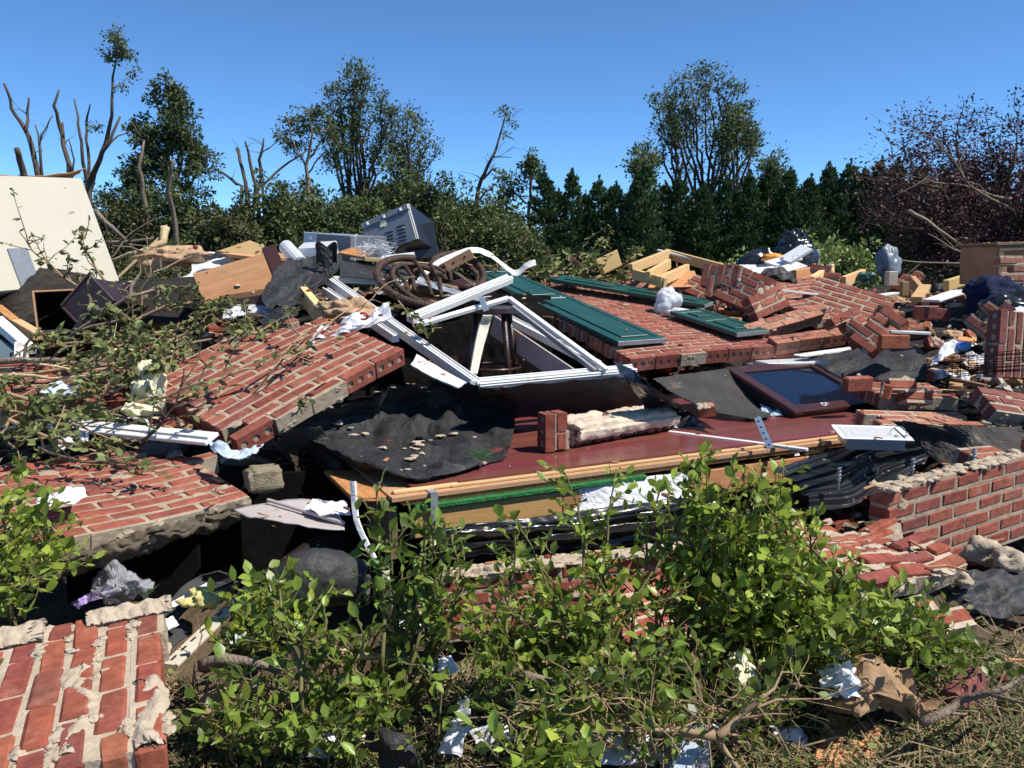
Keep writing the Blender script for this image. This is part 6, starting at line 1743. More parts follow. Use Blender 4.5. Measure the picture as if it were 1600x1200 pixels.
box_thing('maroon_box', 'flat maroon panel standing between the broad slab and the white siding', 'panel', pp((1428, 500, 6.6)), pp((1466, 500, 6.6)), pp((1428, 478, 6.6)), .03, 'plank_maroon')
solo('green_scrap', MB().blob(pp((1352, 434, 8.3)), .07, 74, .6, 2, (1.3, 1, .8)), M_['green_paint'], 'dark green crumpled scrap beside a pine board', 'scrap')
solo('blue_shred', sheet(pxgrid([[(1185, 632, .66), (1205, 640, .64), (1222, 644, .63)], [(1188, 642, .64), (1205, 648, .63), (1225, 650, .625)]]), 8, 12, .02, 12, 75, .001, .06), M_['blue_cloth'], 'torn pale blue paper shreds on the floor by the cabinet door', 'paper')

# ================================================================== FOREGROUND
rn = random.Random(301)
# ---------------------------------------------------------- rubbish in and before the hollow
solo('loose_siding', sheet([[P(362, 796, 2.85), P(420, 783, 2.95), P(470, 778, 3.0), P(515, 782, 3.0)], [P(385, 806, 2.75), P(440, 802, 2.8), P(500, 806, 2.82), P(535, 812, 2.8)], [P(400, 808, 2.7), P(450, 820, 2.65), P(505, 828, 2.62), P(540, 828, 2.62)]], 14, 24, .008, 5, 80, .004, .01), M_['siding_grey'], 'grey-beige siding panel bridging the hollow under the brick slab', 'siding', smooth=True)
board('siding_lip', 'thin wooden lath lying along the grey-beige siding panel', P(418, 781, 2.92), P(538, 818, 2.68), .012, .012, 'siding_grey')
solo('white_paper', sheet([[P(468, 790, 2.85), P(500, 780, 2.9), P(545, 782, 2.88)], [P(478, 800, 2.78), P(510, 795, 2.8), P(548, 800, 2.78)], [P(505, 808, 2.72), P(530, 815, 2.7), P(550, 822, 2.68)]], 18, 22, .04, 7, 81, .001, .05), M_['paper_print'], 'crumpled white printed paper on the grey-beige siding panel', 'paper', smooth=True)
gp = [(546, 752, 2.72), (549, 785, 2.68), (553, 815, 2.62), (566, 845, 2.55), (578, 872, 2.48), (596, 908, 2.42)]
solo('gutter_strip', sheet([[P(a, b, d) for a, b, d in gp], [P(a + 9, b, d - .01) for a, b, d in gp], [P(a + 10, b, d + .03) for a, b, d in gp]], 6, 30, .004, 8, 82, .003), M_['white_paint'], 'bent white gutter strip standing at the floor corner', 'strip')
solo('air_duct', sheet([[P(430 + 145 * f, 918 - 16 * math.sin(f * 2.6), 2.45 + .1 * f) + Vector((0, .075 * k * math.cos(a), .085 * k * math.sin(a) * (1.15 - .3 * f))) for a in np.linspace(0, 6.283, 11)] for f, k in ((0, .25), (.08, .75), (.3, 1.05), (.6, 1.1), (.85, .95), (1, .8))], 34, 30, .008, 12, 83, .003), M_['felt'], 'black speckled oval duct piece lying in the hollow', 'duct', smooth=True)
solo('air_duct', MB().tube([q(430, 930, .22), q(500, 880, .22), q(560, 855, .25)], [.11, .12, .1], 14), M_['wood_black'], 'black flexible duct lying deep in the hollow', 'duct', smooth=True)
solo('shingle', sheet([[q(242, 960, .30), q(300, 905, .36), q(345, 890, .40)], [q(262, 985, .28), q(320, 930, .31), q(372, 905, .33)]], 8, 16, .015, 5, 84, .006, .03), M_['shingle'], 'black roof shingle lying beyond the close brick slab', 'shingle')
solo('shingle', sheet([[q(250, 985, .28), q(285, 968, .28)], [q(262, 1015, .27), q(300, 990, .27)]], 6, 10, .012, 6, 85, .006, .03), M_['shingle'], 'small black roof shingle scrap by the slotted vinyl strip', 'shingle')
solo('plastic_bag', sheet([[q(135, 925, .42), q(170, 898, .47), q(205, 893, .49), q(232, 905, .44)], [q(150, 930, .46), q(180, 915, .52), q(212, 912, .52), q(235, 922, .46)], [q(165, 938, .40), q(190, 935, .44), q(215, 932, .44), q(232, 938, .40)]], 22, 32, .06, 8, 86, .001, .03), M_['film_clear'], 'clear crinkled plastic bag with purple print behind the close brick slab', 'bag')
solo('purple_wrapper', sheet([[q(108, 945, .38), q(135, 928, .41), q(175, 915, .42)], [q(118, 950, .36), q(145, 940, .38), q(185, 928, .38)]], 10, 16, .03, 9, 87, .001, .05), M_['purple_print'], 'purple printed wrapper under the clear bag', 'wrapper')
solo('white_scrap', sheet([[q(262, 945, .36), q(295, 925, .37), q(328, 907, .38)], [q(268, 952, .35), q(300, 934, .35), q(330, 916, .36)]], 8, 18, .015, 9, 88, .004, .05), M_['white_paint'], 'torn white strip lying on the black shingle', 'scrap')
solo('foam_lump', MB().blob(q(322, 935, .38), .05, 89, .8, 3, (1.3, 1, .7)), M_['foam_yellow'], 'yellow foam lump beside the black shingle', 'foam', smooth=True)
solo('siding_scrap', sheet([[q(328, 920, .37), q(350, 915, .38), q(378, 905, .38)], [q(312, 960, .30), q(340, 945, .31), q(365, 930, .32)]], 8, 14, .008, 9, 90, .003, .03), M_['siding_dark'], 'dark plum siding scrap with a zigzag edge', 'siding')
# slotted vinyl strip
s0, s1 = q(272, 1040, .30), q(398, 918, .36)
ax = (s1 - s0); Ms = frame(s0, ax, Vector((ax.y, -ax.x, .0)) * -1)
t = thing('vinyl_strip', 'cream vinyl siding strip with a row of nail slots beside the close brick slab', 'siding', Ms)
Lr = ax.length
obj('strip', MB().box(Lr, .042, .003, None, .001, (0, 0, 0)), M_['vinyl_cream'], t)
obj('fold', MB().box(Lr, .014, .012, None, .002, (0, -.0145, -.006)), M_['vinyl_cream'], t)
sm = MB().box(.028, .008, .001, None, 0).mesh('nail_slot'); sm.materials.append(M_['slot_black'])
for k in range(int(Lr / .055)):
    b = obj('nail_slot', sm, None, t); b.matrix_basis = Matrix.Translation((.02 + k * .055, .020, .0032))
# boards and cloth on the left slabs
t = thing('corner_board', 'white painted trim board with a mitred end lying across the left brick slabs', 'board', P(80, 662, 3.85))
pa, pb = P(84, 662, 3.95), P(332, 686, 3.5)
obj('face', MB().bar(pa, pb, .085, .018, Vector((0, -.45, 1)), .003), M_['white_paint'], t, local=False)
obj('groove', MB().bar(pa + Vector((.02, -.012, .0135)), pb + Vector((-.01, -.012, .0135)), .014, .004, Vector((0, -.45, 1)), .001), M_['white_vinyl'], t, local=False)
solo('blue_rag', sheet([[P(322, 686, 3.45), P(345, 690, 3.4), P(372, 702, 3.36), P(415, 690, 3.4)], [P(328, 700, 3.38), P(350, 708, 3.32), P(375, 712, 3.3), P(405, 702, 3.34)], [P(345, 712, 3.3), P(360, 716, 3.27), P(380, 716, 3.27), P(395, 708, 3.3)]], 16, 30, .025, 9, 91, .004, .03), M_['blue_cloth'], 'pale blue and white rag at the corner of the tilted brick slab', 'cloth', smooth=True)
solo('white_scrap', sheet([[P(58, 786, 2.85), P(85, 770, 2.9), P(130, 756, 3.0)], [P(56, 794, 2.8), P(90, 785, 2.82), P(135, 770, 2.92)], [P(75, 800, 2.76), P(100, 792, 2.8), P(142, 780, 2.88)]], 12, 18, .03, 7, 92, .001, .04), M_['paper_print'], 'folded white paper lying on the flat brick slab', 'paper')
solo('white_scrap', sheet([[P(80, 685, 3.5), P(110, 678, 3.55), P(142, 676, 3.6)], [P(85, 698, 3.4), P(115, 695, 3.42), P(140, 690, 3.5)]], 10, 14, .04, 8, 93, .001, .05), M_['white_plastic'], 'crumpled white plastic with red print under the trim board', 'scrap')
solo('blue_wrapper', sheet([[P(58, 618, 3.9), P(90, 606, 4.0), P(128, 598, 4.1)], [P(62, 628, 3.8), P(95, 620, 3.85), P(130, 612, 3.95)]], 10, 16, .05, 8, 94, .001, .05), M_['blue_cloth'], 'pale blue plastic wrapper among the fallen twigs', 'wrapper')
solo('foam_sheet', MB().blob(P(235, 610, 3.95), .10, 95, .6, 3, (.8, .6, 1.2)).blob(P(215, 640, 3.8), .05, 96, .7, 2, (1.4, 1, .7)), M_['foam_cream'], 'pale broken plaster lump left of the tilted brick slab', 'plaster')
# window with broken glass at the far left
Mw_, ww_, hw_ = upright(P(-60, 600, 4.7), P(45, 590, 4.6), P(-85, 500, 4.9))
t = thing('white_window', 'broken white window leaning at the edge of the left heap', 'window frame', Mw_)
W1 = P(40, 585, 4.55); W0 = P(0, 500, 4.9); W2 = P(-40, 600, 4.4)
obj('stile', MB().bar(P(-6, 500, 4.9), P(48, 548, 4.7), .07, .05, UP, .004), M_['white_vinyl'], t, local=False)
obj('rail', MB().bar(P(34, 540, 4.72), P(32, 600, 4.5), .08, .05, Vector((1, 0, 0)), .004), M_['white_vinyl'], t, local=False)
obj('pane', MB().add([P(-40, 505, 4.9), P(26, 545, 4.74), P(26, 592, 4.52), P(-40, 605, 4.5)], [(0, 1, 2, 3)]), M_['glass_window'], t, local=False)
for k, (a, b, lb) in enumerate([((-5, 482, 5.2), (52, 528, 4.9), 'orange broken board end above the leftmost window'), ((25, 505, 5.0), (60, 525, 4.85), 'tan splintered board stub above the leftmost window')]):
    board('broken_board', lb, pp(a), pp(b), .06, .05, ['osb', 'pine_pale'][k])
# a hidden brick patch under the twigs at the left
piece('flat brick wall patch mostly covered by twigs at the far left', P(-80, 640, 3.9), Vector((1, .15, .02)), Vector((-.1, .95, .25)), 6, 9, 241, mortar='mortar', cover=.5)
# boards and rubbish on the ground at the front
solo('brown_paper', sheet([[q(1310, 1045, .40), q(1360, 1030, .44), q(1410, 1060, .40), q(1470, 1110, .34)], [q(1295, 1075, .40), q(1345, 1070, .48), q(1400, 1085, .42), q(1450, 1120, .34)], [q(1285, 1110, .36), q(1330, 1120, .40), q(1380, 1120, .36), q(1430, 1135, .30)]], 26, 34, .07, 6, 97, .002, .04, folds=.02), M_['brown_paper'], 'torn brown paper sack heaped beside the leafy shrub', 'paper')
solo('white_paper', sheet([[q(1282, 1045, .46), q(1320, 1035, .50), q(1345, 1050, .48)], [q(1285, 1070, .45), q(1320, 1062, .50), q(1375, 1072, .44)], [q(1305, 1090, .44), q(1330, 1085, .45), q(1360, 1080, .43)]], 16, 18, .05, 9, 98, .001, .05), M_['white_paper'], 'torn white sheets caught in the brown paper sack', 'paper')
solo('white_paper', sheet([[q(1288, 1005, .5), q(1305, 1010, .5)], [q(1300, 1030, .48), q(1322, 1032, .48)]], 8, 8, .03, 12, 99, .001, .08), M_['white_paper'], 'narrow white paper strip above the brown paper sack', 'paper')
pk0, pk1 = q(1312, 1215, .28), q(1335, 1130, .30)
t = thing('cedar_plank', 'orange knotty plank lying on the ground below the brown paper sack', 'board', pk0)
obj('plank', MB().bar(pk0, pk1, .14, .03, UP, .004), M_['osb_plank'] if 'osb_plank' in M_ else M_['pine'], t, local=False)
kc = pk0.lerp(pk1, .45)
obj('knot', MB().tube([kc + UP * .0145, kc + UP * .0165], .018, 14), M_['bark'], t, local=False)
solo('foam_strip', sheet([[q(1130, 1030, .50), q(1145, 1015, .52), q(1170, 1012, .5)], [q(1138, 1060, .46), q(1155, 1050, .50), q(1182, 1050, .46)], [q(1150, 1095, .38), q(1170, 1085, .42), q(1192, 1088, .38)], [q(1165, 1112, .34), q(1180, 1110, .36), q(1196, 1108, .34)]], 26, 16, .03, 10, 100, .012, .04), M_['foam_cream'], 'cream foam strip standing on the ground right of the shrub', 'foam', smooth=True)
solo('white_sheet', sheet([[q(848, 1150, .34), q(900, 1115, .38), q(960, 1125, .38), q(1000, 1140, .36)], [q(855, 1175, .34), q(910, 1160, .38), q(960, 1165, .38), q(1005, 1170, .34)], [q(870, 1210, .30), q(920, 1200, .34), q(970, 1200, .34), q(1010, 1200, .30)]], 24, 30, .05, 6, 101, .002, .03, folds=.015), M_['white_paper'], 'wide white sheet with leaf shadows under the shrub', 'sheet', smooth=True)
solo('white_sheet', sheet([[q(1000, 1125, .36), q(1060, 1115, .38), q(1130, 1125, .36)], [q(1005, 1142, .36), q(1070, 1135, .40), q(1132, 1140, .36)], [q(1020, 1155, .32), q(1075, 1150, .34), q(1125, 1155, .32)]], 18, 24, .05, 7, 102, .002, .03), M_['white_paper'], 'crumpled white paper beside the grey tape strip', 'paper', smooth=True)
solo('plastic_film', sheet([[q(1010, 1150, .38), q(1060, 1150, .40), q(1110, 1165, .38)], [q(1020, 1180, .36), q(1065, 1180, .38), q(1115, 1190, .36)], [q(1030, 1215, .32), q(1075, 1215, .34), q(1120, 1220, .32)]], 16, 20, .05, 8, 103, .001, .04), M_['film_clear'], 'dark clear plastic film on the ground under the shrub', 'plastic film')
solo('tape_strip', sheet([[q(1050, 1205, .42), q(1068, 1160, .44)], [q(1078, 1208, .42), q(1094, 1162, .44)]], 6, 10, .006, 8, 104, .002), M_['pale_blue_steel'], 'pale grey tape strip on the clear plastic film', 'tape')
solo('black_felt_scrap', sheet([[q(575, 1150, .42), q(595, 1130, .46), q(640, 1145, .44)], [q(590, 1185, .38), q(610, 1165, .44), q(652, 1180, .40)], [q(600, 1210, .32), q(625, 1200, .36), q(660, 1205, .32)]], 16, 18, .03, 6, 105, .004, .04), M_['felt'], 'folded black felt scrap on the ground before the shrub stems', 'felt')
solo('white_scrap', sheet([[q(715, 1085, .42), q(735, 1085, .44)], [q(705, 1130, .40), q(738, 1125, .42)], [q(680, 1180, .34), q(725, 1190, .34)]], 16, 10, .03, 9, 106, .002, .05), M_['white_paper'], 'long torn white paper standing among the shrub stems', 'paper')
solo('white_scrap', sheet([[q(548, 1135, .36), q(562, 1128, .38), q(578, 1140, .36)], [q(545, 1165, .33), q(560, 1160, .34), q(572, 1168, .33)]], 8, 10, .02, 12, 107, .002, .08), M_['foam_cream'], 'small cream scrap left of the folded black felt', 'scrap')
solo('brown_rag', sheet([[q(315, 1105, .38), q(345, 1095, .40), q(372, 1120, .38)], [q(325, 1130, .36), q(355, 1125, .40), q(392, 1135, .37)], [q(340, 1150, .33), q(365, 1150, .34), q(390, 1148, .33)]], 18, 18, .06, 8, 108, .002, .06), M_['brown_paper'], 'crumpled brown paper rag right of the close brick slab', 'paper')
solo('foil_scrap', sheet([[q(335, 1000, .34), q(365, 985, .36), q(400, 990, .36)], [q(338, 1015, .33), q(370, 1005, .34), q(402, 1005, .34)]], 12, 16, .04, 10, 109, .002, .05), M_['white_plastic'], 'white plastic scrap under the leaves by the vinyl strip', 'scrap')
solo('white_scrap', sheet([[q(255, 965, .34), q(270, 962, .33)], [q(262, 985, .33), q(282, 975, .32)]], 6, 8, .015, 9, 110, .003, .05), M_['white_paint'], 'small white chip at the corner of the close brick slab', 'scrap')
for k, (px, py, z, sz, lb) in enumerate([(690, 1045, .32, .05, 'small torn white paper caught between the shrub stems'), (1010, 1010, .36, .05, 'pale paper scrap hanging inside the bright leafy shrub'), (640, 975, .34, .045, 'white crumpled tissue behind the middle shrub stem'), (1235, 1150, .30, .05, 'muddy paper scrap on the grass by the forked branch'), (500, 1165, .31, .04, 'little white scrap on the grass left of the folded black felt'), (770, 1150, .31, .06, 'torn white sheet corner on the ground below the shrub')]):
    c = q(px, py, z); r2 = random.Random(800 + k)
    X, Y = Vector((sz, sz * r2.uniform(-.5, .5), r2.uniform(-.02, .02))), Vector((r2.uniform(-.4, .4) * sz, sz * .8, r2.uniform(-.01, .03)))
    solo('paper_scrap', sheet([[c - X - Y, c - Y, c + X - Y], [c - X, c + UP * .015, c + X], [c - X + Y, c + Y, c + X + Y]], 14, 14, .012, 12, 820 + k, .001, .08, crease=.006, cf=16), M_['white_paper'], lb, 'paper')
# shrub-side posts and debris
board('vinyl_post', 'white vinyl post piece standing behind the middle shrub stem', q(612, 985, .25), P(600, 905, 2.2), .03, .02, 'white_vinyl')
bare_branch('cut_log', 'broken log with a pale split end on the ground by the vinyl strip', [[(318, 1040), (345, 1028), (400, 1036), (450, 1050)]], 2.0, 311, .022, 'bark_pale', 0)
bare_branch('cut_log', 'short log with a torn orange end among the shrub stems', [[(820, 1055), (860, 1065), (905, 1068), (930, 1055)]], 1.95, 312, .013, 'bark_pale', 0)
bare_branch('fallen_branch', 'reddish bare branch forking on the ground right of the shrub', [[(1110, 1140), (1130, 1170), (1165, 1215)], [(1120, 1150), (1160, 1115), (1195, 1085)], [(1118, 1150), (1060, 1140), (1000, 1140)]], 1.8, 313, .012, 'twig', 3)
bare_branch('fallen_branch', 'rotten split plank lying across behind the shrub stems', [[(490, 1010), (560, 1025), (640, 1030)]], 2.15, 314, .018, 'split_wood', 0)

solo('roofing_felt', sheet([[q(1460, 905, .40), q(1530, 890, .40), q(1620, 870, .40)], [q(1470, 935, .34), q(1540, 930, .34), q(1630, 920, .33)], [q(1480, 965, .29), q(1550, 970, .29), q(1640, 965, .28)]], 20, 30, .04, 5, 111, .003, .03, folds=.02), M_['felt'], 'black felt spread on the ground right of the jumbled slab', 'felt', smooth=True)
for k, (px, py, lb) in enumerate([(1535, 860, 'big pale mortar lump at the foot of the foundation wall'), (1575, 875, 'second pale mortar lump by the foundation wall foot'), (1505, 905, 'small round mortar lump on the black ground felt')]):
    solo('mortar_lump', MB().blob(q(px, py, .42), (.06, .05, .03)[k], 120 + k, .6, 2, (1.2, 1, .8)), M_['mortar_pale'], lb, 'mortar', smooth=True)
bare_branch('fallen_branch', 'grey dead branch on the ground below the black felt', [[(1440, 1130), (1500, 1095), (1560, 1080), (1640, 1040)]], 2.0, 316, .014, 'bark_pale', 4)
for k in range(2):
    r2 = random.Random(700 + k)
    loose_brick(q(1480 + 22 * k + r2.uniform(-10, 10), 1010 + r2.uniform(-20, 170), .32), r2.uniform(0, 6.28), r2.gauss(0, .3), r2.gauss(0, .3), 'loose brick lying in the grass below the black ground felt', 'bricks in the grass below the black felt', 'brick_dark', seed=k, crust=k % 3)
# ---------------------------------------------------------- fallen leafy branches over the left heap
def fallen_branch(label, line, depth, seed, rad=.012, leaves=60, twigs=8, twl=.22, leaf=.042, mat='leaf_fallen', wood='twig', sag=0, start=.1):
    r_ = random.Random(seed); rs = np.random.RandomState(seed)
    pts = []
    raw = [P(a[0], a[1], depth + (a[2] if len(a) > 2 else 0)) for a in line]
    for a in range(len(raw) - 1):
        s = wander(raw[a], raw[a + 1], 4, .03, r_); pts += s if a == 0 else s[1:]
    n = len(pts)
    t = thing('fallen_branch', label, 'branch', pts[0])
    mb = MB().tube(pts, [rad * (1 - .7 * i / n) for i in range(n)], 6)
    obj('stem', mb, M_[wood], t, True, local=False)
    pos, dirs = [], []
    tw = MB()
    for k in range(twigs):
        i = int((start + (1 - start) * (k + r_.random()) / twigs) * (n - 2))
        ax = (pts[i + 1] - pts[i]).normalized()
        d = (ax * .7 + Vector((r_.gauss(0, .6), r_.gauss(0, .6), r_.gauss(.15, .4)))).normalized()
        q_ = pts[i] + d * twl * r_.uniform(.5, 1.4)
        ln = wander(pts[i], q_, 4, .08, r_)
        tw.tube(ln, [rad * .45, rad * .38, rad * .3, rad * .22, rad * .12], 4, False)
        for _ in range(int(leaves * 1.15) // twigs):
            f = r_.uniform(.25, 1) * 4; j = min(3, int(f))
            p = ln[j].lerp(ln[j + 1], f - j)
            pos.append(tuple(p)); dirs.append((r_.gauss(0, 1), r_.gauss(0, 1), r_.gauss(0, .5)))
    obj('twigs', tw, M_[wood], t, local=False)['kind'] = 'stuff'
    if pos:
        me = leaf_mesh('foliage', np.array(pos), np.array(dirs), leaf, rs, mat, False)
        o = obj('foliage', me, None, t, local=False); o['kind'] = 'stuff'
    return t
FB = [
 ('thick bare branch with an elbow rising in front of the open cabinet', [(105, 535), (118, 515), (128, 495), (170, 482), (205, 462), (260, 452, .3)], 5.0, dict(rad=.022, leaves=70, twigs=8, wood='bark_pale')),
 ('long straight pale branch lying level at the far left', [(-30, 568), (60, 564), (150, 570), (255, 555), (330, 530, .4)], 4.35, dict(rad=.02, leaves=160, twigs=14, wood='bark_pale')),
 ('curving branch sweeping left below the long level one', [(-40, 610), (30, 585), (130, 578), (230, 560), (300, 520, .4)], 4.2, dict(rad=.015, leaves=150, twigs=14)),
 ('thin branch with leaves crossing the tilted brick slab', [(205, 632), (260, 620), (330, 598), (400, 575, .1), (450, 545, .3), (490, 510, .6)], 3.8, dict(rad=.010, leaves=110, twigs=10)),
 ('dark thin stem with leaves standing on the flat brick slab', [(222, 690), (255, 660), (275, 630), (288, 575)], 3.45, dict(rad=.008, leaves=40, twigs=7, wood='bark')),
 ('leafy branch lying over the twigs below the level cabinet', [(130, 520), (180, 525), (240, 520), (310, 505, .3)], 4.7, dict(rad=.012, leaves=260, twigs=16, twl=.25)),
 ('bushy green branch mass under the plywood cabinet', [(210, 500), (260, 478), (320, 470), (350, 500)], 5.2, dict(rad=.012, leaves=300, twigs=18, twl=.28)),
 ('green leafy branch reaching over the corner of the tilted brick slab', [(330, 560), (370, 530), (400, 520), (430, 500, .3)], 4.4, dict(rad=.010, leaves=130, twigs=10)),
 ('leafy branch tips hanging before the beige appliance', [(150, 470), (110, 440), (60, 400), (30, 362)], 6.2, dict(rad=.012, leaves=90, twigs=12, twl=.3, leaf=.05)),
 ('second thin leafy branch across the beige appliance panel', [(190, 478), (150, 420), (125, 380), (130, 360)], 6.1, dict(rad=.012, leaves=60, twigs=9, twl=.22, leaf=.05)),
 ('leafy branch drooping over the left end of the flat brick slab', [(-20, 650), (40, 668), (90, 690), (150, 705)], 3.4, dict(rad=.012, leaves=200, twigs=14)),
 ('leaf-covered branch heap at the far left edge', [(-40, 600), (30, 620), (90, 640), (170, 650)], 3.75, dict(rad=.012, leaves=300, twigs=18)),
 ('tangle of green leaves between the trim board and the tilted slab', [(120, 625), (180, 612), (230, 590), (250, 570)], 3.95, dict(rad=.010, leaves=260, twigs=15)),
 ('dead brown twig branch lying along the flat brick slab', [(60, 700), (130, 722), (180, 725), (230, 742)], 3.2, dict(rad=.007, leaves=50, twigs=8, wood='bark')),
 ('bare curved branch arching from the heap over the cabinet', [(100, 530), (190, 500), (215, 465), (240, 425), (300, 400, .6)], 5.3, dict(rad=.012, leaves=40, twigs=8, wood='bark_pale')),
 ('pale bare branch lying in the shadow left of the trim board', [(70, 632), (120, 642), (170, 645), (200, 655)], 3.85, dict(rad=.016, leaves=20, twigs=5, wood='bark_pale')),
 ('long thin rusty twig running up across the slab to the rattan chair', [(370, 640), (440, 560), (520, 500, .6), (590, 455, 1.3), (650, 432, 1.9)], 3.9, dict(rad=.006, leaves=10, twigs=4)),
 ('leafy sprig hanging at the end of the white sash rail', [(622, 470), (640, 495), (648, 515), (690, 512)], 4.85, dict(rad=.006, leaves=70, twigs=8, twl=.12)),
 ('leafy sprig growing on the felt flap under the slab edge', [(462, 648), (468, 638), (472, 632)], 3.65, dict(rad=.004, leaves=16, twigs=4, twl=.05)),
 ('leafy branches piled on the skyline behind the big brick slab', [(850, 425), (900, 428), (950, 425), (985, 412)], 8.2, dict(rad=.015, leaves=300, twigs=20, twl=.4, leaf=.07)),
 ('leafy green heap behind the green shutters', [(800, 432), (850, 432), (905, 434), (960, 440)], 7.9, dict(rad=.015, leaves=300, twigs=18, twl=.35, leaf=.07)),
 ('brown leafy brush draped over the heap behind the cooker', [(640, 425), (700, 410), (760, 415), (830, 425)], 8.0, dict(rad=.014, leaves=160, twigs=14, twl=.3, leaf=.06, mat='leaf_brown')),
]
FB += [
 ('yellowish bare stick lying level across the twig tangle', [(-20, 588), (80, 592), (180, 584), (270, 548)], 4.05, dict(rad=.010, leaves=30, twigs=6, wood='split_wood')),
 ('thin yellow stick crossing the long level branch', [(40, 560), (120, 585), (200, 575), (310, 585)], 4.1, dict(rad=.008, leaves=40, twigs=8, wood='split_wood')),
 ('leafy twig fan above the long level branch', [(60, 545), (120, 535), (200, 540), (280, 530)], 4.5, dict(rad=.008, leaves=220, twigs=16, twl=.2)),
 ('dense leafy twig mass beside the pale plaster lump', [(150, 600), (200, 585), (245, 560), (300, 545)], 4.15, dict(rad=.008, leaves=240, twigs=16, twl=.2)),
 ('leafy twigs spilling over the trim board at the left', [(0, 640), (60, 650), (130, 668), (190, 690)], 3.55, dict(rad=.008, leaves=180, twigs=14, twl=.18)),
]
for k, (lb, ln, d, kw) in enumerate(FB):
    fallen_branch(lb, ln, d, 400 + k, **kw)
# ---------------------------------------------------------- the shrubs in front
def tips(n, ell, base, seed, dj=.15, mid=.12):
    """n stems from about base to points inside pixel ellipses (cx, cy, rx, ry, depth, weight)"""
    r_ = random.Random(seed); out = []
    wsum = sum(e[5] for e in ell)
    for k in range(n):
        x = r_.random() * wsum
        for e in ell:
            x -= e[5]
            if x <= 0: break
        a, rr = r_.uniform(0, 6.283), r_.random() ** .5
        tip = P(e[0] + math.cos(a) * rr * e[2], e[1] + math.sin(a) * rr * e[3], e[4] + r_.uniform(-dj, dj))
        bs = r_.choice(base)
        b = Vector((bs[0] + r_.gauss(0, .05), bs[1] + r_.gauss(0, .05), bs[2]))
        m = b.lerp(tip, .5) + Vector((r_.gauss(0, .05), r_.gauss(0, .05), r_.gauss(mid * .3, .04)))
        out.append([b, m, tip])
    return out
gb = lambda px, py, z=.24: q(px, py, z)
def given(ln): return [P(*a) for a in ln]
# the stems one can tell apart in the middle
st = [[gb(600, 1130)] + given([(597, 1040, 2.05), (599, 950, 2.12), (592, 860, 2.2), (588, 768, 2.25)]), [gb(612, 1125)] + given([(640, 1045, 2.05), (665, 970, 2.1), (690, 900, 2.15)]),
      [gb(480, 1200)] + given([(472, 1110, 1.85), (470, 1000, 1.95), (520, 915, 2.05)]), [gb(480, 1200)] + given([(470, 1050, 1.9), (440, 960, 2.0), (432, 905, 2.05)]),
      [gb(610, 1130)] + given([(700, 1000, 2.1), (720, 900, 2.2), (705, 835, 2.25)])]
st += tips(16, [(655, 900, 60, 90, 2.15, 3), (640, 820, 40, 40, 2.2, 1.2), (450, 990, 90, 60, 2.0, 3), (560, 1040, 60, 60, 1.95, 1)], [gb(600, 1130), gb(480, 1190), gb(640, 1120)], 501)
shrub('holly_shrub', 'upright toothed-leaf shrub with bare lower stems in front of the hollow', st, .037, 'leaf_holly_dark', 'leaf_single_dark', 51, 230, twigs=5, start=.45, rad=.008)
st = [[gb(905, 1120)] + given([(905, 980, 2.2), (912, 860, 2.3), (903, 790, 2.32), (880, 735, 2.35)]), [gb(930, 1120)] + given([(930, 960, 2.2), (950, 830, 2.3), (962, 745, 2.35)]),
      [gb(960, 1120)] + given([(990, 960, 2.25), (1010, 850, 2.35), (1030, 770, 2.4)]), [gb(760, 1130)] + given([(790, 1000, 2.1), (800, 900, 2.2), (805, 840, 2.2)]),
      [gb(900, 1130)] + given([(960, 1000, 2.2), (1030, 880, 2.3), (1090, 760, 2.4), (1095, 712, 2.42)])]
st += tips(34, [(860, 960, 150, 80, 2.2, 4), (760, 960, 70, 60, 2.15, 2), (990, 960, 110, 90, 2.25, 3), (880, 850, 110, 60, 2.3, .8)], [gb(820, 1130), gb(900, 1120), gb(970, 1130)], 502)
shrub('holly_shrub', 'loose shrub of thin stems rising over the floor edge and black plastic', st, .037, 'leaf_holly', 'leaf_single', 52, 230, twigs=5, start=.42, rad=.007)
st = tips(64, [(1130, 780, 90, 60, 2.35, 3), (1205, 790, 80, 80, 2.35, 5), (1170, 880, 120, 70, 2.3, 4), (1270, 900, 90, 90, 2.25, 4), (1100, 850, 60, 60, 2.35, 2), (1350, 980, 80, 60, 2.15, 3), (1200, 960, 120, 60, 2.2, 3)], [gb(1080, 1090), gb(1150, 1080), gb(1230, 1070)], 503)
shrub('holly_shrub', 'dense bright leafy shrub leaning towards the foundation wall', st, .037, 'leaf_holly', 'leaf_single', 53, 260, twigs=6, start=.4, rad=.007, density=1.15)
st = tips(22, [(1000, 1050, 110, 55, 1.95, 3), (850, 1070, 120, 60, 1.85, 3), (720, 1080, 80, 60, 1.85, 2), (1090, 1010, 70, 50, 2.0, 2)], [gb(1080, 1190), gb(960, 1190), gb(800, 1200)], 504)
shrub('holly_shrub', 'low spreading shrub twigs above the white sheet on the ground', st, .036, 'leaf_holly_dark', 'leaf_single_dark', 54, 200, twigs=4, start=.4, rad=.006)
st = tips(26, [(60, 830, 70, 70, 2.55, 3), (30, 890, 60, 50, 2.4, 2.5), (110, 860, 40, 50, 2.5, 1.5), (40, 780, 50, 40, 2.6, 1.5)], [P(30, 985, 2.35), P(-40, 960, 2.4)], 505)
shrub('holly_shrub', 'bright green shrub at the left end of the flat brick slab', st, .042, 'leaf_holly', 'leaf_single', 55, 240, twigs=5, start=.3, rad=.006)
st = tips(9, [(820, 1175, 60, 25, 1.7, 2), (900, 1185, 40, 20, 1.65, 2), (960, 1180, 30, 20, 1.65, 1)], [gb(800, 1260), gb(900, 1260)], 506)
